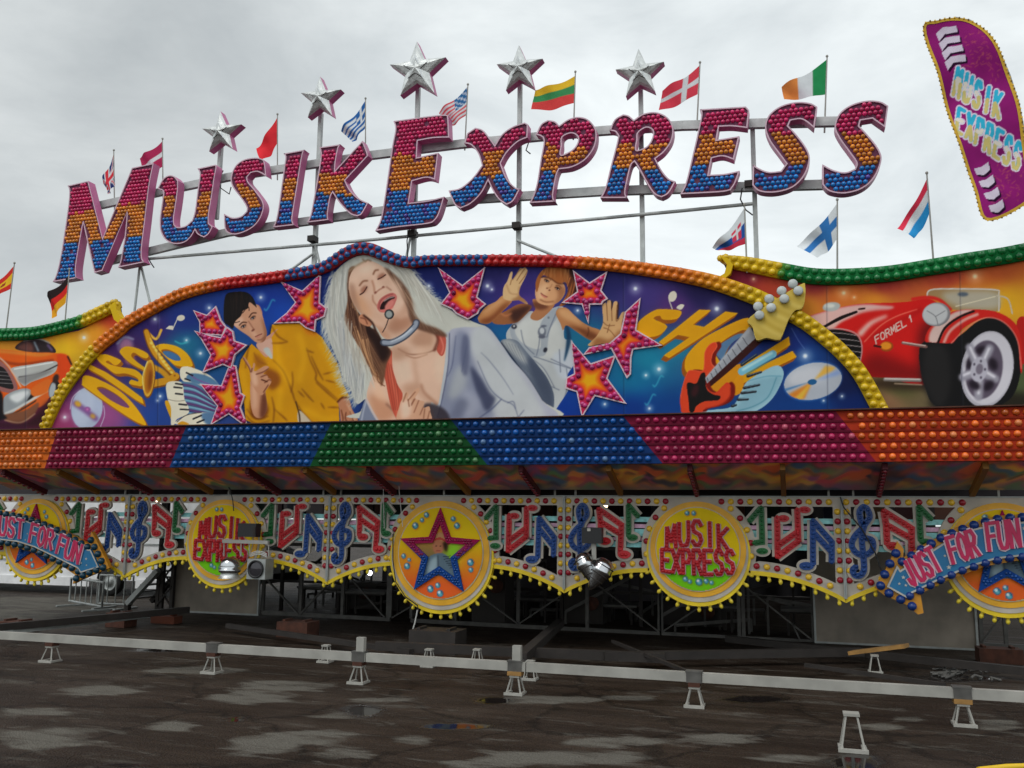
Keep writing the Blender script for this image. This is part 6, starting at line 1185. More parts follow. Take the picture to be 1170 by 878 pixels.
# ------------------------------------------------------------------ spotlights hung before the frieze
Y = YF-.5
def P3(u, v, y=None): return at(u, v, y or Y)
lb = empty('lamp_bracket', P3(281, 619)); tag(lb, 'white lamp bar with a black box hung before the lettered disc', 'lamp bracket')
MB().bar(P3(255, 618.5), P3(307, 620), .07).build('bar', wsteel, lb)
for u in (256, 275.5, 285, 307): MB().bar(P3(u, 619), P3(u, 636), .018).build('hanger', wsteel, lb)
p = P3(283, 606); MB().box((p[0], Y+.06, p[2]), (.42, .18, .27)).build('control_box', black, lb); MB().box((p[0]+.17, Y-.035, p[2]-.02), (.06, .01, .16)).build('label_plate', dsteel, lb)
p = P3(262, 661); k = empty('dome_lamp', p); tag(k, 'round chrome dome lamp hanging left of the box spotlight', 'spotlight')
MB().lathe((p[0], Y, p[2]+.12), (0, 0, 1), [(.21, 0), (.225, .03), (.225, .06), (.2, .08), (.205, .12), (.2, .17), (.17, .24), (.1, .29), (0, .31)], 22).build('dome', chrome, k); MB().lathe((p[0], Y, p[2]), (0, 0, 1), [(.23, 0), (.2, .03), (.17, .1), (.19, .125)], 22).build('collar', silver, k)
p = P3(293.5, 662); k = empty('box_spotlight', p); tag(k, 'square grey spotlight with a round black lens', 'spotlight')
MB().box((p[0], Y+.1, p[2]+.2), (.42, .3, .4)).build('housing', steel, k); MB().lathe((p[0], Y-.051, p[2]+.2), (0, -1, 0), [(.175, 0), (.18, .03), (.15, .035), (.14, -.02+.025)], 24).build('lens_ring', black, k); MB().lathe((p[0], Y-.053, p[2]+.2), (0, -1, 0), [(.14, .004), (.07, .02), (0, .026)], 20).build('lens', mat('lens_glass', (60, 58, 62), .08, .3), k)
b = MB()
for i in range(3): b.tube([(p[0]-.19+.38*t, Y+.02-.0*i, p[2]+.44+.03*i+.05*math.sin(PI*t)) for t in np.linspace(0, 1, 9)], .012, 6)
b.build('cable_loops', wcable, k)
p = P3(677, 612); k = empty('twin_spotlight', p); tag(k, 'pair of silver bell spotlights under a black box', 'spotlight')
MB().box((p[0], Y, p[2]), (.36, .16, .28)).build('control_box', black, k); q_ = P3(674, 605.5); MB().box((q_[0], Y-.085, q_[2]), (.06, .012, .05)).build('label_plate', white, k)
MB().bar(P3(678.5, 621), P3(679, 645), .08, .03).build('strap', wsteel, k)
for (u, v), (dx, dz), r in (((666, 638), (.32, -.62), .16), ((691, 645), (-.36, -.62), .19)):
    q_ = P3(u, v, Y-.03); MB().lathe((q_[0], Y-.03, q_[2]), (dx, -.12, dz), [(0, -.1), (r*.5, -.085), (r*.85, -.04), (r, .03), (r*1.02, .1), (r*1.1, .12), (r*1.08, .15), (r*.92, .2), (r*.7, .32), (r*.4, .44), (.025, .52), (0, .53)], 20).build('bell', chrome, k)
    for h_, rr in ((.03, 1.0), (.2, .94), (.32, .72)):
        c_ = Vector((q_[0], Y-.03, q_[2]))+Vector((dx, -.12, dz)).normalized()*h_; MB().lathe(tuple(c_), (dx, -.12, dz), [(r*rr, -.008), (r*rr+.014, 0), (r*rr, .012)], 20).build('band', dsteel, k)
# ------------------------------------------------------------------ hanging cables and lit lamps
def hang(pts, r, mt, label, name='hanging_cable', y=None, plug=False):
    P_ = [P3(u, v, y) for u, v in pts]; o = MB().tube(P_, r, 6).build(name, mt, None, P_[-1]); tag(o, label, 'cable')
    if plug: MB().lathe(P_[-1], (0, 0, -1), [(.02, -.02), (.045, .0), (.05, .12), (.02, .16), (0, .165)], 10).build('plug', wcable, o)
hang([(477, 697), (474, 712), (471, 722)], .014, wcable, 'white cable with a plug dangling below the centre star disc', plug=True)
hang([(263, 560), (266, 572), (267, 584)], .012, cable, 'short black cable hanging over the lettered disc at its top', y=YF-.2)
hang([(455, 536), (456, 560), (460, 602)], .008, wcable, 'thin pale cord hanging at the left of the centre disc', y=YF-.3); hang([(438, 533), (438, 560), (439, 604)], .008, wcable, 'thin pale cord hanging before the red note', y=YF-.3)
hang([(449, 610), (449, 640), (452, 665), (463, 682), (477, 692), (478, 698)], .012, cable, 'black cable looped over the rim of the centre star disc', y=YF-.14)
hang([(960, 568), (964, 580), (985, 605), (1000, 632), (1008, 655)], .012, cable, 'black cable slung across the blue clef near the arrow tip', y=YF-.14)
hang([(245, 536), (258, 550), (264, 562)], .012, cable, 'black cable hanging from the lamp band above the lettered disc', y=YF-.25)
for (u, v), y, c, e, lab in (((181, 573), YF+.05, (255, 214, 196), 5, 'small glowing lamp above the frieze near the truck'), ((422.5, 655), YF+2.5, (240, 244, 255), 14, 'white glowing lamp in the dark under the frieze'), ((691, 578), YF+.6, (255, 226, 170), 7, 'warm glowing lamp behind the top of the frieze')):
    p = at(u, v, y); o = MB().lathe((p[0], y, p[2]-.05), (0, 0, 1), [(0, 0), (.04, .01), (.06, .05), (.04, .09), (.022, .1)], 12).build('lit_lamp', mat('glow_%d' % e, c, emit=e), None, (p[0], y, p[2])); tag(o, lab, 'lamp'); MB().lathe((p[0], y, p[2]+.05), (0, 0, 1), [(.026, 0), (.03, .06), (.02, .1)], 10).build('socket', dsteel, o)
# ------------------------------------------------------------------ ground
wet = [(35, 814, 46, 6), (55, 843, 68, 13), (198, 830, 22, 7), (285, 796, 50, 9), (335, 784, 60, 6), (300, 853, 38, 12), (360, 842, 55, 9), (395, 860, 40, 7), (390, 818, 32, 3), (470, 847, 34, 6), (560, 873, 60, 8), (640, 868, 110, 9), (710, 847, 62, 6), (820, 846, 46, 7), (625, 800, 62, 5), (720, 798, 36, 3), (1008, 831, 28, 5), (1036, 822, 22, 4), (1140, 829, 26, 6), (232, 766, 60, 5), (120, 790, 50, 6), (440, 800, 40, 3), (60, 690, 90, 9), (20, 702, 60, 6), (900, 866, 60, 5)]  # pale dry patches; those far back at the left paint lit ground
pud = [(150, 874, 48, 5), (976, 874, 40, 12), (415, 812, 22, 8), (270, 822, 18, 4), (560, 800, 30, 5), (1080, 775, 55, 5), (200, 742, 60, 4), (860, 800, 40, 5), (520, 830, 40, 4)]
def axis(lo, hi, a, b, st): return np.concatenate([[-900, -300, -120, -60][0:4] if lo < 0 else [], np.arange(a, b, st), [60, 120, 300, 900]])
gx = np.concatenate([[-900, -300, -120, -60, -36], np.arange(-26, 9, .12), [14, 30, 60, 120, 300, 900]]); gy = np.concatenate([[-300, -120, -40, -10, 0, 4], np.arange(7, 27, .12), [30, 36, 50, 80, 150, 400, 1200]])
GX, GY = np.meshgrid(gx, gy); U, V = uv_of(GX, GY, np.zeros_like(GX)); ok = (GY > 5) & ((np.stack([GX, GY, GX*0-CAMH], -1)@FWD) > 1)
rs = np.random.RandomState(2); nz = sum(a*np.sin(GX*f*c+GY*f*1.7*s+p) for a, f, c, s, p in [(.3, 1.3, .8, 1.3, 1), (.25, 2.9, -1, .9, 2), (.2, 5.3, 1.1, -1, 4), (.15, 9.1, .7, 1, 0), (.12, 14, -1.1, .8, 3)])
def blob(L_):
    m = np.zeros_like(GX)
    for u, v, a, b in L_: m = np.maximum(m, np.clip(1.25-((U-u)/a)**2-((V-v)/b)**2+nz*.75, 0, 1))
    return np.where(ok, np.clip(m*1.5, 0, 1), 0)
dry, puddle = blob(wet), blob(pud)
me = bpy.data.meshes.new('ground'); W = len(gx); F_ = [(j*W+i, j*W+i+1, (j+1)*W+i+1, (j+1)*W+i) for j in range(len(gy)-1) for i in range(W-1)]
me.from_pydata(np.stack([GX.ravel(), GY.ravel(), GX.ravel()*0], 1).tolist(), [], F_); ca = me.color_attributes.new('Mask', 'FLOAT_COLOR', 'POINT'); cc = np.zeros((GX.size, 4), np.float32); cc[:, 0] = dry.ravel(); cc[:, 1] = puddle.ravel(); ca.data.foreach_set('color', cc.ravel())
gm = bpy.data.materials.new('wet_asphalt'); gm.use_nodes = True; nt = gm.node_tree; N, Lk = nt.nodes, nt.links; bs = N['Principled BSDF']
def node(t, **kw):
    n = N.new(t)
    for k, v in kw.items(): n.inputs[k.replace('_', ' ')].default_value = v
    return n
tc = N.new('ShaderNodeTexCoord'); atn = N.new('ShaderNodeAttribute'); atn.attribute_name = 'Mask'; sep = N.new('ShaderNodeSeparateColor'); Lk.new(atn.outputs['Color'], sep.inputs[0])
n1 = node('ShaderNodeTexNoise', Scale=.55, Detail=9., Roughness=.65); n2 = node('ShaderNodeTexNoise', Scale=38., Detail=4., Roughness=.8); n3 = node('ShaderNodeTexNoise', Scale=2.2, Detail=9., Roughness=.68, Distortion=.6); vo = node('ShaderNodeTexVoronoi', Scale=48.)
mpn = N.new('ShaderNodeMapping'); mpn.inputs['Scale'].default_value = (.45, 1.5, 1); mpn.inputs['Rotation'].default_value = (0, 0, .25); Lk.new(tc.outputs['Object'], mpn.inputs['Vector']); Lk.new(mpn.outputs[0], n3.inputs['Vector'])
for n in (n1, n2, vo): Lk.new(tc.outputs['Object'], n.inputs['Vector'])
def ramp(src, stops):
    r = N.new('ShaderNodeValToRGB'); e = r.color_ramp.elements
    while len(e) < len(stops): e.new(.5)
    for i, (p, c) in enumerate(stops): e[i].position = p; e[i].color = (*c, 1)
    Lk.new(src, r.inputs[0]); return r
def mix(a, b, f, bt='MIX'):
    m = N.new('ShaderNodeMix'); m.data_type = 'RGBA'; m.blend_type = bt
    for s_, k in ((a, 'A'), (b, 'B'), (f, 'Factor')):
        if hasattr(s_, 'links'): Lk.new(s_, m.inputs[k])
        else: m.inputs[k].default_value = (*s_, 1) if isinstance(s_, tuple) else s_
    return m.outputs['Result']
base = ramp(n1.outputs['Fac'], [(.3, (.029, .0185, .0125)), (.5, (.044, .03, .0215)), (.7, (.072, .054, .042))])
stone = ramp(vo.outputs['Distance'], [(0., (2.3, 2.2, 2.1)), (.2, (1.1, 1.1, 1.1)), (.6, (.55, .55, .55))]); c1 = mix(base.outputs[0], stone.outputs[0], .8, 'MULTIPLY')
dd = N.new('ShaderNodeMath'); dd.operation = 'MULTIPLY_ADD'; Lk.new(n3.outputs['Fac'], dd.inputs[0]); dd.inputs[1].default_value = 5.2; dd.inputs[2].default_value = -2.25
ad = N.new('ShaderNodeMath'); ad.operation = 'MULTIPLY_ADD'; Lk.new(sep.outputs[0], ad.inputs[0]); ad.inputs[1].default_value = 1.15; ad.inputs[2].default_value = -.62
dm = N.new('ShaderNodeMath'); dm.operation = 'ADD'; dm.use_clamp = True; Lk.new(dd.outputs[0], dm.inputs[0]); Lk.new(ad.outputs[0], dm.inputs[1])
# cracks, seams of tar and tyre streaks
vc = node('ShaderNodeTexVoronoi', Scale=.42); vc.feature = 'DISTANCE_TO_EDGE'; wn = node('ShaderNodeTexNoise', Scale=1.6, Detail=5.); Lk.new(tc.outputs['Object'], wn.inputs['Vector']); wm = N.new('ShaderNodeVectorMath'); wm.operation = 'MULTIPLY_ADD'; Lk.new(wn.outputs['Color'], wm.inputs[0]); wm.inputs[1].default_value = (.9, .9, 0); Lk.new(tc.outputs['Object'], wm.inputs[2]); Lk.new(wm.outputs[0], vc.inputs['Vector'])
cr_ = ramp(vc.outputs['Distance'], [(0., (.35, .35, .35)), (.012, (.5, .5, .5)), (.022, (1., 1., 1.))]); c1 = mix(c1, cr_.outputs[0], .75, 'MULTIPLY')
st_ = node('ShaderNodeTexNoise', Scale=1.1, Detail=6., Roughness=.7); ms = N.new('ShaderNodeMapping'); ms.inputs['Scale'].default_value = (.12, 2.6, 1); ms.inputs['Rotation'].default_value = (0, 0, -.35); Lk.new(tc.outputs['Object'], ms.inputs['Vector']); Lk.new(ms.outputs[0], st_.inputs['Vector'])
sr_ = ramp(st_.outputs['Fac'], [(.38, (.62, .6, .58)), (.55, (1., 1., 1.)), (.7, (1.5, 1.5, 1.5))]); c1 = mix(c1, sr_.outputs[0], .9, 'MULTIPLY')
dry_lit = ramp(n2.outputs['Fac'], [(.3, (.082, .074, .061)), (.7, (.158, .146, .125))]); c2 = mix(c1, dry_lit.outputs[0], dm.outputs[0])
c3 = mix(c2, (.014, .011, .01), sep.outputs[1]); Lk.new(c3, bs.inputs['Base Color'])
rw_ = ramp(n3.outputs['Fac'], [(.3, (.45, .45, .45)), (.7, (.75, .75, .75))]); r2 = mix(rw_.outputs[0], (.85, .85, .85), dm.outputs[0]); r3 = mix(r2, (.04, .04, .04), sep.outputs[1]); Lk.new(r3, bs.inputs['Roughness']); bs.inputs['Specular IOR Level'].default_value = .12
bp = N.new('ShaderNodeBump'); bp.inputs['Distance'].default_value = .012; hs = N.new('ShaderNodeMath'); hs.operation = 'SUBTRACT'; hs.inputs[0].default_value = 1; Lk.new(sep.outputs[1], hs.inputs[1]); Lk.new(hs.outputs[0], bp.inputs['Strength']); Lk.new(vo.outputs['Distance'], bp.inputs['Height']); Lk.new(bp.outputs['Normal'], bs.inputs['Normal'])
me.materials.append(gm); go = bpy.data.objects.new('ground', me); COL.objects.link(go); tag(go, 'dark wet asphalt with pale dry patches and painted lit ground at the left', 'ground', None, 'structure')

# ------------------------------------------------------------------ long white rail on jacks
YBm = 12.36
pa, pb, pc, pd = at(-30, 721, YBm), at(1200, 792, YBm), at(0, 731, YBm), at(1170, 806, YBm)
zt = (pa[2]+pb[2])/2; hb = .122
rl = empty('floor_rail', (-5, YBm, zt-hb)); tag(rl, 'long white steel rail resting on jacks in front of the ride', 'rail')
jx = [at(u, v, YBm)[0] for u, v in ((57, 735), (242, 745), (409, 755), (588, 770), (793, 780), (1100, 797))]
ends = [pa[0]]+[jx[2]+.12, jx[3]+.16, jx[4]+.1]+[pb[0]]
for a, c in zip(ends, ends[1:]): MB().box(((a+c)/2, YBm+.05, zt-hb/2), (c-a-.012, .1, hb)).build('rail_length', wsteel, rl)
for x in jx[1:]:
    b = MB(); b.box((x, YBm-.006, zt-hb/2), (.2, .02, hb+.012)); b.box((x, YBm+.05, zt+.012), (.22, .14, .02)); b.build('joint_plate', tsteel, rl)
for x in (jx[2], jx[3]): MB().box((x+.02, YBm+.05, zt+.12), (.12, .09, .2)).build('peg', wsteel, rl)
zj = zt-hb-.1; ZJ = zt-hb-.085
def jack(x, y, top, label, s=1., head=True, wd=False, grp='small A-frame floor jacks'):
    o = empty('floor_jack', (x, y, 0)); tag(o, label, 'floor jack', grp); w = .11*s; b_ = .165*s
    for sx in (-1, 1):
        for sy in (-1, 1): MB().bar((x+sx*b_/1.6, y+sy*b_/1.6, .02), (x+sx*w/2.2, y+sy*w/2.2, top), .017*s).build('leg', wsteel, o)
    b = MB()
    for sx in (-1, 1): b.bar((x+sx*b_/1.6, y-b_*.75, .018), (x+sx*b_/1.6, y+b_*.75, .018), .045*s, .03)
    b.bar((x-b_*.8, y-b_/1.6-.012, .02), (x+b_*.8, y-b_/1.6-.012, .02), .04*s, .036); b.build('foot_frame', wsteel, o)
    MB().box((x, y, top+.014), (w*1.3, w*1.3, .026)).build('top_plate', wsteel, o)
    if head: MB().box((x, y, top+.027+(zt-hb-top-.03)/2), (.2 if wd else .15, .16, max(.03, zt-hb-top-.03))).build('packing_block', wood if wd else rust, o)
    return o
labs = ['floor jack under the far left end of the white rail', 'second floor jack from the left under the white rail', 'floor jack under the rail left of the dangling plug', 'floor jack with a tall peg at the middle of the rail', 'floor jack under the rail between two rail pegs and the wooden block', 'floor jack with a yellow wooden block under the rail']
for i, (x, lb_) in enumerate(zip(jx, labs)): jack(x, YBm+.05, ZJ, lb_, wd=i in (3, 5))
g = ground(975, 860); jack(g[0], g[1]+.1, .36, 'loose floor jack standing alone on the asphalt', 1.15, False)
for (u, v), l_ in (((372, 757), 'dim floor jack behind the rail near its third peg'), ((490, 762), 'low floor jack behind the rail joint'), ((606, 777), 'floor jack just behind the middle rail jack'), ((1000, 769), 'dark floor jack below the tilted wooden plank'), ((545, 700+62), 'dim floor jack between the two low jacks behind the rail')):
    g = ground(u, v); jack(g[0], g[1], .26, l_, .85, False)
# ------------------------------------------------------------------ ground beams under the ride
def gbeam(a, c, w, h, mt, label, za=.18, name='ground_beam'):
    g0, g1 = ground(*a, za), ground(*c, za); w, h = w*.75, h*.75; o = MB().bar(g0, g1, w, h).build(name, mt, None, ((g0[0]+g1[0])/2, (g0[1]+g1[1])/2, min(g0[2], g1[2])-h/2)); tag(o, label, 'beam', 'dark ground beams under the ride'); return o
gbeam((-10, 718), (215, 697), .16, .18, dsteel, 'dark ground beam running from the barrier to the left edge', .3)
gbeam((-20, 726), (170, 704), .1, .1, steel, 'thin grey ground beam at the left edge below the barrier', .2)
gbeam((430, 738), (760, 752), .2, .2, dsteel, 'dark beam parallel to the white rail in the middle', .2)
gbeam((690, 750), (985, 745), .2, .18, dsteel, 'dark beam behind the rail left of the wooden plank', .2)
gbeam((260, 715), (470, 745), .14, .12, dsteel, 'dark diagonal beam below the grey panel beside the truck', .15)
gbeam((640, 712), (596, 752), .22, .2, dsteel, 'short thick spoke beam in the centre', .25)
gbeam((700, 733), (786, 768), .07, .07, dsteel, 'thin strut slanting down to the white rail', .25)
gbeam((830, 730), (1180, 768), .16, .16, dsteel, 'long dark beam slanting to the right edge', .15)
gbeam((920, 760), (1080, 783), .08, .08, dsteel, 'thin strut right of the wooden plank', .2)
for (u, v), s_, mt, lb_ in (((20, 722), (.6, .5, .22), rust, 'rusty block at the left end of the ground beam'), ((138, 716), (.5, .4, .3), rust, 'rusty block under the ground beam below the barrier'), ((190, 712), (.62, .3, .16), mat('brick_red', (110, 58, 38), .85, g=.8), 'red block beside the lattice tower'), ((340, 727), (.7, .5, .3), rust, 'rusty block in the dark below the frame'), ((1142, 757), (.7, .4, .25), rust, 'rusty block at the right edge below the grey panel'), ((500, 745), (.9, .6, .4), dsteel, 'dark steel box behind the dangling plug')):
    g = ground(u, v); o = MB().box((g[0], g[1], s_[2]/2), s_).add([], []); o.bar((g[0]-s_[0]*.35, g[1]-s_[1]*.3, s_[2]+.02), (g[0]-s_[0]*.35, g[1]+s_[1]*.3, s_[2]+.02), .06, .04); o.bar((g[0]+s_[0]*.3, g[1]-s_[1]*.3, s_[2]+.02), (g[0]+s_[0]*.3, g[1]+s_[1]*.3, s_[2]+.02), .06, .04); o = o.build('packing_block', mt); tag(o, lb_, 'block')
g0, g1 = ground(972, 746, .25), ground(1036, 738, .45); o = MB().bar(g0, g1, .26, .06).build('wooden_plank', wood); tag(o, 'yellowish wooden plank tilted below the right grey panel', 'plank')
for i, ((u, v), lb_) in enumerate((((1096, 770), 'light scrap of cable clutter near the right block'), ((1110, 776), 'crumpled silver foil scrap on the asphalt'))):
    g = ground(u, v); b = MB(); rg = random.Random(i)
    for _ in range(7): x, y = g[0]+rg.uniform(-.5, .5), g[1]+rg.uniform(-.2, .2); b.tube([(x, y, .02), (x+rg.uniform(-.2, .2), y+.05, .06), (x+rg.uniform(-.3, .3), y+.1, .02)], .02, 6)
    tag(b.build('scrap', tsteel), lb_, 'scrap')
# ------------------------------------------------------------------ frames and panels at the ride's inner ring
def frame(us, ztop, label, vb, diag):
    P0 = [at(u, vb(u), YT) for u in us]; o = empty('floor_truss', (np.mean([p[0] for p in P0]), YT, P0[0][2]-.04)); tag(o, label, 'steel frame', 'lattice frames under the ride')
    MB().bar((P0[0][0], YT, P0[0][2]), (P0[-1][0], YT, P0[-1][2]), .09, .09).build('bottom_rail', tsteel, o); MB().bar((P0[0][0], YT, ztop), (P0[-1][0], YT, ztop), .08, .08).build('top_rail', tsteel, o)
    for p in P0: MB().bar((p[0], YT, p[2]+.045), (p[0], YT, ztop-.04), .07).build('post', tsteel, o)
    for a, c in diag: MB().bar(at(*a, YT-.06), at(*c, YT-.06), .055, .03).build('brace', tsteel, o)
    return o
vb = lambda u: 697+(u-245)*.0535
frame([300, 343, 391, 443, 446], 1.75, 'steel frame between the grey panel and the centre disc', vb, [((302, 659), (341, 702)), ((380, 662), (343, 702)), ((400, 660), (440, 706)), ((448, 706), (475, 690))])
frame([470, 520, 592, 671, 754], 1.8, 'steel frame behind the centre star disc', vb, [((552, 684), (592, 713)), ((642, 680), (593, 713)), ((682, 668), (753, 722)), ((478, 672), (518, 708))])
frame([756, 845, 850, 930], 1.95, 'steel frame with a double post left of the right grey panel', vb, [((796, 696), (757, 722)), ((853, 672), (930, 733)), ((905, 712), (918, 740))])
frame([1122, 1150, 1180], 1.6, 'steel frame right of the large grey panel', lambda u: 737+(u-1120)*.05, [((1148, 700), (1122, 735)), ((1160, 700), (1178, 735))])
b = MB(); P0, P1 = at(250, 692, YT+1.4), at(930, 735, YT+1.4)
for z in (.75, 1.25): b.bar((P0[0], YT+1.4, z), (P1[0], YT+1.4, z), .06)
for x in np.linspace(P0[0], P1[0], 9): b.bar((x, YT+1.4, 0), (x, YT+1.4, 1.9), .08)
tag(b.build('floor_truss', dsteel, None, ((P0[0]+P1[0])/2, YT+1.4, 0)), 'dim second row of posts and rails deep under the ride', 'steel frame')
grey = mat('grey_panel', (112, 104, 94), .7, dirt=.4, scale=1.6, g=1.7)
def panel(u0, u1, v0, v1, label):
    a, c = at(u0, v0, YT-.1), at(u1, v1, YT-.1); z0 = min(a[2], c[2]); o = empty('grey_panel', ((a[0]+c[0])/2, YT-.1, z0)); tag(o, label, 'panel', 'plain grey cover panels')
    MB().box(((a[0]+c[0])/2, YT-.08, (z0+2.3)/2), (c[0]-a[0], .05, 2.3-z0)).build('sheet', grey, o); b = MB()
    for x in (a[0], c[0]): b.bar((x, YT-.115, z0), (x, YT-.115, 2.3), .04, .05)
    b.bar((a[0], YT-.115, z0+.02), (c[0], YT-.115, z0+.02), .03, .04); b.build('edge_trim', steel, o)
panel(196, 295, 699, 701, 'plain grey panel below the spotlights, right of the lattice tower'); panel(932, 1117, 735, 741, 'wide plain grey panel below the right arrow tip')
# lattice tower and steps at the left
tw = empty('lattice_tower', (*ground(188, 700)[:2], 0)); tag(tw, 'dark narrow lattice tower left of the grey panel', 'tower'); xa, xb = at(180, 690, YT-.2)[0], at(196, 690, YT-.2)[0]
for x in (xa, (xa+xb)/2-.1, xb): MB().bar((x, YT-.2, 0), (x, YT-.2, 2.9), .09).build('post', dsteel, tw)
for k in range(5): z = .15+k*.5; MB().bar((xa, YT-.25, z), (xb, YT-.25, z+.5), .04, .03).build('brace', dsteel, tw); MB().bar((xb, YT-.22, z), (xa, YT-.22, z+.5), .04, .03).build('brace', dsteel, tw)
st = empty('stair_frame', (*ground(165, 700)[:2], 0)); tag(st, 'grey stair stringer leaning on the lattice tower', 'stair'); p, q_ = at(146, 690, YT-.4), at(181, 652, YT-.4); MB().bar(p, q_, .16, .12).build('stringer', steel, st); MB().bar((p[0]+.1, YT+.4, p[2]), (q_[0]+.1, YT+.4, q_[2]), .16, .12).build('stringer', dsteel, st); MB().bar((p[0], YT-.4, 0), (p[0], YT-.4, p[2]), .12).build('support', dsteel, st)
for k in range(5): t = (k+.5)/5; MB().box((p[0]+(q_[0]-p[0])*t, YT, p[2]+(q_[2]-p[2])*t+.05), (.28, .7, .03)).build('tread', dsteel, st)
# crowd barriers
def barrier(a, c, ta, label, n):
    g0, g1 = np.array(ground(*a)), np.array(ground(*c)); h = ta; o = empty('crowd_barrier', tuple((g0+g1)/2)); tag(o, label, 'barrier', 'grey steel crowd barriers'); up = np.array([0, 0, 1])
    MB().tube([g0+up*.12, g0+up*h, g1+up*h, g1+up*.12, g0+up*.12], .03, 7).build('tube_frame', steel, o)
    for k in range(1, n): q_ = g0+(g1-g0)*k/n; MB().tube([q_+up*.12, q_+up*h], .016, 6).build('upright', steel, o)
    dv = (g1-g0)/np.linalg.norm(g1-g0); pv = np.array([-dv[1], dv[0], 0])
    for e in (g0+dv*.2, g1-dv*.2): MB().bar(e-pv*.4+up*.02, e+pv*.4+up*.02, .09, .04).build('foot', steel, o)
barrier((79, 692), (116, 699), .72, 'crowd barrier standing at an angle beside the truck', 6); barrier((112, 695), (150, 697), .85, 'crowd barrier in front of the truck wheel', 4)
rg = random.Random(21); b = None
for i in range(30):
    x = -13.2+i*.44+rg.uniform(-.3, .3); y = rg.uniform(20.4, 24.5); L_ = rg.uniform(1., 2.6); a = rg.choice([.2, .35, 1.4, 1.57, 2.8, .1]); z0, z1 = rg.uniform(.08, .9), rg.uniform(.1, 1.5); p0, p1 = (x, y, z0), (x+L_*math.cos(a), y+L_*math.sin(a), z1)
    b = MB(); b.bar(p0, p1, .05, .07); b.bar(p1, (p1[0], p1[1], 0), .05); b.bar(p0, (p0[0], p0[1], 0), .05); tag(b.build('scaffold_strut', tsteel if i % 3 else dsteel, None, (x, y, 0)), 'thin dim strut in the tangle of scaffolding under the ride', 'strut', 'struts in the dark under the ride')
for i in range(7):
    x = -12+i*2.05+rg.uniform(-.3, .3); y = rg.uniform(20.6, 22.5); z = rg.uniform(.3, .7); o = empty('floor_plate', (x, y, 0)); tag(o, 'dim stacked floor plate lying under the ride', 'floor plate', 'floor plates stored under the ride'); MB().box((x, y, z), (1.3, .9, .05)).build('plate', tsteel, o); b = MB()
    for sx in (-.5, .5): b.bar((x+sx, y-.3, 0), (x+sx, y-.3, z-.03), .05); b.bar((x+sx, y+.3, 0), (x+sx, y+.3, z-.03), .05)
    b.bar((x-.55, y-.3, z-.05), (x+.55, y-.3, z-.05), .04); b.bar((x-.55, y+.3, z-.05), (x+.55, y+.3, z-.05), .04); b.bar((x-.5, y-.35, z-.06), (x-.5, y+.35, z-.06), .04); b.bar((x+.5, y-.35, z-.06), (x+.5, y+.35, z-.06), .04); b.build('stand', dsteel, o)
# ------------------------------------------------------------------ canopy, centre drum, dark back of the ride
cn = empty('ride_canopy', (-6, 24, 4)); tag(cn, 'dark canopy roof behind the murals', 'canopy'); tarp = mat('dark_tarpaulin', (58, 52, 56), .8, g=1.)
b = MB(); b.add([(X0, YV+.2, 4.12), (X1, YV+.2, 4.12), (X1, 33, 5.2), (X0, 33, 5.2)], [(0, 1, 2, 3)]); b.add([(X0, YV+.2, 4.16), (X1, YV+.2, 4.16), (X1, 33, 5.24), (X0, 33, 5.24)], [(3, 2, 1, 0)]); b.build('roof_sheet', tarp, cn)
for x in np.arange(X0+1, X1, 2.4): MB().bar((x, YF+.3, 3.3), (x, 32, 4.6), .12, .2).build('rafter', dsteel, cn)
MB().bar((X0, YF+.2, 3.12), (X1, YF+.2, 3.12), .1, .12).build('front_beam', dsteel, cn); MB().box(((X0+X1)/2-2, YF+1.2, 3.12), (X1-X0+12, .06, .56)).build('added_gap_blind', tarp, cn)  # dark board behind the frieze is added to block sky light in the gap
for x in (X0+.6, -9.6, -2.5, X1-.6): MB().bar((x, 24.0, 0), (x, 24.0, 4.6), .2).build('column', dsteel, cn)
dr = empty('centre_drum', (-5.5, 26, 0)); tag(dr, 'dark ride centre with dim coloured panels seen through the frieze', 'ride centre')
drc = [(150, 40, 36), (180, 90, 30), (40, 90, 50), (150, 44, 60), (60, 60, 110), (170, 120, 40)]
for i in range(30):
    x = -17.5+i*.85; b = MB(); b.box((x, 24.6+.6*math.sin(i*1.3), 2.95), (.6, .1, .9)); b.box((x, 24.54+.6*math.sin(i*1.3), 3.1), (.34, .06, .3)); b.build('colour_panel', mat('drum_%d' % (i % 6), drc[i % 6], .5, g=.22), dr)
MB().lathe((-5.5, 27, 0), (0, 0, 1), [(3.2, .3), (3.2, 1.0), (2.2, 1.3), (1.6, 2.2), (2.6, 3.2), (2.6, 4.4)], 28).build('drum', tarp, dr)
wl = empty('added_curtain', (-5, 31, 0)); tag(wl, 'added dark curtain keeping light out at the back of the ride', 'curtain'); b = MB(); n = 160; xs = np.linspace(-14.5, 3.2, n); b.add([(x, 31+.12*math.sin(x*6), z) for z in (.05, 4.9) for x in xs], [(i, i+1, n+i+1, n+i) for i in range(n-1)], True); b.build('fabric', mat('dark_fabric', (34, 30, 32), .9, g=1.), wl)  # unseen curtain, added so the ride interior stays dark
b = MB(); b.box((-8, 31.3, 3.9), (64, .06, 2.9)); b.build('added_sky_board', mat('dark_sky_board', (40, 34, 36), .9, g=1.), wl); MB().bar((-14.5, 31, 4.95), (3.2, 31, 4.95), .08).build('rod', dsteel, wl)  # wide dark board added to shut out the sky below the canopy
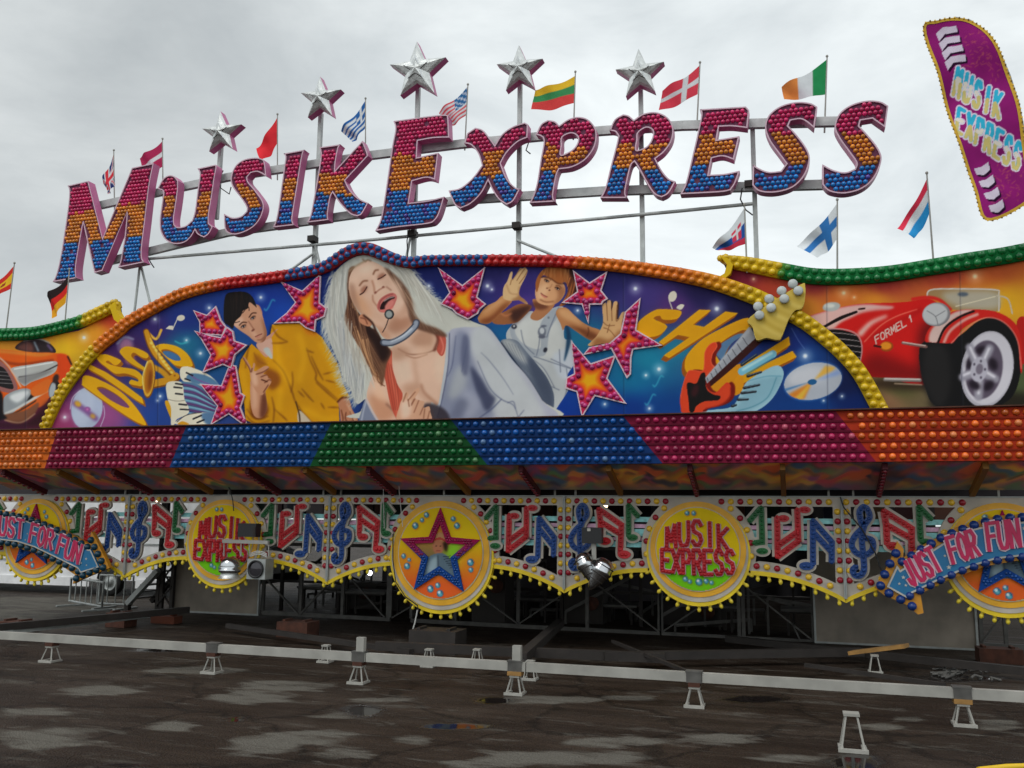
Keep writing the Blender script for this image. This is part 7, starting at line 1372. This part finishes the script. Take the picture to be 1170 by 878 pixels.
# machinery silhouettes in the dark
for i, (u, v, w, h, lab) in enumerate(((360, 705, 1.2, .7, 'dark machine housing behind the left steel frame'), (420, 708, .9, .5, 'low dark winch below the white glowing lamp'), (520, 728, .8, 1.5, 'tall dark cabinet under the centre star disc'), (640, 725, 1.0, .8, 'dark drive unit in the middle of the ride'), (780, 728, 1.4, .55, 'low dark machine behind the double post frame'))):
    g = ground(u, v); o = empty('machine', (g[0], g[1]+2.5, 0)); tag(o, lab, 'machine'); y = g[1]+2.5; b = MB(); b.box((g[0], y, h/2), (w, .7, h)); b.build('housing', dsteel, o); MB().lathe((g[0]+w*.25, y-.36, h*.6), (0, -1, 0), [(.16, 0), (.16, .12), (.06, .14), (0, .15)], 16).build('motor', rust, o); MB().tube([(g[0]-w*.5, y-.2, h), (g[0]-w*.3, y-.3, h+.18), (g[0], y-.2, h+.05)], .03).build('hose', rubber, o)
# ------------------------------------------------------------------ vehicles behind
def wheel(par, x, y, r):
    o = MB().lathe((x, y, r), (0, -1, 0), [(r*.55, 0), (r*.95, .0), (r, .05), (r, .18), (r*.95, .23), (r*.62, .235)], 26).build('wheel', rubber, par); MB().lathe((x, y-.2, r), (0, -1, 0), [(r*.62, .02), (r*.58, -.02), (r*.3, .0), (r*.26, .06), (0, .07)], 20).build('rim', steel, o)
vw = mat('white_vehicle', (196, 198, 200), .3, dirt=.15, g=1.7); glass = mat('dark_glass', (30, 36, 42), .08, .0, spec=.8)
gw = ground(125, 681); tx, ty = gw[0], gw[1]
tk = empty('white_truck', (tx-2.5, ty+1.2, 0)); tag(tk, 'white box truck parked at the left behind the frieze', 'truck')
b = MB(); x0, x1 = tx-9, tx+3.2; b.box(((x0+x1)/2, ty+1.25, 1.93), (x1-x0, 2.4, 2.94)); b.build('box_body', vw, tk)
b = MB()
for z in (1.0, 1.55, 2.2): b.box(((x0+x1)/2, ty+.035, z), (x1-x0-.1, .02, .05))
b.build('side_rail', steel, tk); MB().box((tx-3.4, ty+.03, .38), (5.2, .05, .26)).build('side_skirt', vw, tk); MB().box((tx-3, ty+1.2, .72), (11, 1.6, .16)).build('chassis', dsteel, tk); MB().box((tx+2.0, ty+.03, .38), (2.2, .05, .26)).build('side_skirt', vw, tk)
for x in (tx, tx-6.6): wheel(tk, x, ty+.17, .42)
for x in (tx, tx-6.6): MB().tube([(x+.5*math.cos(a), ty+.03, .44+.52*math.sin(a)) for a in np.linspace(.1, PI-.1, 12)], .04, 6).build('wheel_arch', rubber, tk)
b = MB(); b.prism([(x1, .55), (x1+1.9, .55), (x1+1.95, 1.3), (x1+1.5, 1.5), (x1+1.1, 2.5), (x1, 2.6)], ty+.1, ty+2.3); b.build('cab', vw, tk); MB().prism([(x1+.35, 1.55), (x1+1.3, 1.55), (x1+1.0, 2.3), (x1+.35, 2.35)], ty+.085, ty+.099).build('side_window', glass, tk); wheel(tk, x1+1.1, ty+.3, .42); MB().box((x1+1.93, ty+1.2, .62), (.12, 2.1, .26)).build('bumper', black, tk)
def car(x, y, col, label, L_=4.3, van=False):
    o = empty('parked_van' if van else 'parked_car', (x, y, 0)); tag(o, label, 'van' if van else 'car'); m = mat('car_%d_%d' % (col[0], col[2]), col, .25, g=1.6); k = L_/4.3
    prof = [(-2.1, .35), (2.1, .35), (2.15, .7), (1.5, .95), (.9, 1.0), (.3, 1.45), (-1.2, 1.48), (-1.9, 1.05), (-2.15, .95)] if not van else [(-2.3, .4), (2.2, .4), (2.3, .9), (1.8, 1.15), (1.2, 1.95), (-2.25, 2.0)]
    MB().prism([(x+a*k, z) for a, z in prof], y, y+1.75).build('body', m, o); w = [(-1.1, 1.03), (.75, 1.03), (.25, 1.38), (-1.1, 1.4)] if not van else [(.2, 1.2), (1.55, 1.2), (1.1, 1.8), (.2, 1.82)]
    MB().prism([(x+a*k, z) for a, z in w], y-.012, y-.002).build('side_window', glass, o)
    for a in (-1.35, 1.35): wheel(o, x+a*k, y+.2, .32)
    MB().box((x+2.13*k, y+.35, .72), (.06, .3, .14)).build('headlight', chrome, o); MB().box((x-2.17*k, y+.3, .8), (.05, .25, .2)).build('tail_light', n_red, o); MB().box((x, y-.006, .5), (3.6*k, .012, .08)).build('side_trim', black, o)
p = at(915, 690, 34); car(p[0]-.6, 34, (176, 28, 36), 'red car glimpsed through the frame left of the wide grey panel'); p = at(905, 700, 38); car(p[0]-3.5, 37.5, (150, 156, 162), 'silver car far behind the double post frame')
p = at(1150, 720, 30); car(p[0]+.3, 30, (200, 202, 204), 'white van behind the frame at the right edge', van=True); p = at(1215, 720, 34); car(p[0]+2, 34, (60, 66, 76), 'dark grey car behind the right edge of the ride')
# yellow hose corner at the bottom right
g0, g1, g2 = ground(1118, 880, .03), ground(1150, 876.5, .03), ground(1200, 875, .03); tag(MB().tube([g0, g1, g2], .03, 8).build('yellow_hose', yellow), 'yellow hose on the asphalt at the bottom right corner', 'hose')
# ------------------------------------------------------------------ sky, sun, camera
SUN_EL, SUN_AZ = math.radians(52), math.radians(205)     # behind the photographer, veiled by cloud
w = bpy.data.worlds.new('World'); bpy.context.scene.world = w; w.use_nodes = True; nt = w.node_tree; N, Lk = nt.nodes, nt.links; bg = N['Background']; bg.inputs['Strength'].default_value = .1
sky = N.new('ShaderNodeTexSky'); sky.sky_type = 'NISHITA'; sky.sun_disc = False; sky.sun_elevation = SUN_EL; sky.sun_rotation = SUN_AZ
tc = N.new('ShaderNodeTexCoord'); mp = N.new('ShaderNodeMapping'); mp.inputs['Scale'].default_value = (1, 1, 2.4); Lk.new(tc.outputs['Generated'], mp.inputs['Vector'])
nz = N.new('ShaderNodeTexNoise'); nz.inputs['Scale'].default_value = 3.1; nz.inputs['Detail'].default_value = 8; nz.inputs['Roughness'].default_value = .56; nz.inputs['Distortion'].default_value = .35; Lk.new(mp.outputs[0], nz.inputs['Vector'])
rp_ = N.new('ShaderNodeValToRGB'); e = rp_.color_ramp.elements; e[0].position = .3; e[0].color = (5.2, 5.6, 5.75, 1); e[1].position = .72; e[1].color = (8.4, 8.8, 8.8, 1); Lk.new(nz.outputs['Fac'], rp_.inputs[0])
# broad brightening of the cloud deck toward one side of the horizon
def dirv(u, v): d_ = ray(u, v); return d_/np.linalg.norm(d_)
def lobe(d_, lo, hi, a, b_):
    vm = N.new('ShaderNodeVectorMath'); vm.operation = 'DOT_PRODUCT'; Lk.new(tc.outputs['Generated'], vm.inputs[0]); vm.inputs[1].default_value = tuple(d_)
    m = N.new('ShaderNodeMapRange'); m.interpolation_type = 'SMOOTHSTEP'; m.inputs[1].default_value = lo; m.inputs[2].default_value = hi; m.inputs[3].default_value = a; m.inputs[4].default_value = b_; Lk.new(vm.outputs['Value'], m.inputs[0]); return m.outputs[0]
def mul(a, b_):
    m = N.new('ShaderNodeMath'); m.operation = 'MULTIPLY'; Lk.new(a, m.inputs[0]); Lk.new(b_, m.inputs[1]); return m.outputs[0]
f = mul(mul(lobe(dirv(840, 290), .80, 1.0, 1.02, 1.4), lobe(dirv(-60, 330), .86, 1., 1.0, .9)), lobe((0, -.75, .66), -.2, .9, 1., 1.55))
vm = N.new('ShaderNodeVectorMath'); vm.operation = 'SCALE'; Lk.new(rp_.outputs[0], vm.inputs[0]); Lk.new(f, vm.inputs['Scale'])
mx = N.new('ShaderNodeMix'); mx.data_type = 'RGBA'; mx.inputs['Factor'].default_value = .93; Lk.new(sky.outputs[0], mx.inputs['A']); Lk.new(vm.outputs[0], mx.inputs['B']); Lk.new(mx.outputs['Result'], bg.inputs['Color'])
sd = bpy.data.lights.new('sun', 'SUN'); sd.energy = .8; sd.angle = math.radians(25); sd.color = (1, .97, .93); so = bpy.data.objects.new('sun', sd); COL.objects.link(so)
# direction of the sun as the sky texture places it
dv = Vector((math.sin(SUN_AZ)*math.cos(SUN_EL), math.cos(SUN_AZ)*math.cos(SUN_EL), math.sin(SUN_EL))); so.rotation_euler = (-dv).to_track_quat('-Z', 'Y').to_euler(); so.location = dv*60
cd = bpy.data.cameras.new('camera'); cd.sensor_fit = 'HORIZONTAL'; cd.sensor_width = 36; cd.lens = FPX/1170*36; cd.clip_end = 4000; cam = bpy.data.objects.new('camera', cd); COL.objects.link(cam)
R_ = Matrix((RIGHT, UP, -FWD)).transposed(); cam.matrix_world = Matrix.Translation((0, 0, CAMH)) @ R_.to_4x4(); bpy.context.scene.camera = cam
sc = bpy.context.scene; sc.view_settings.view_transform = 'Standard'; sc.view_settings.look = 'None'; sc.view_settings.exposure = 0
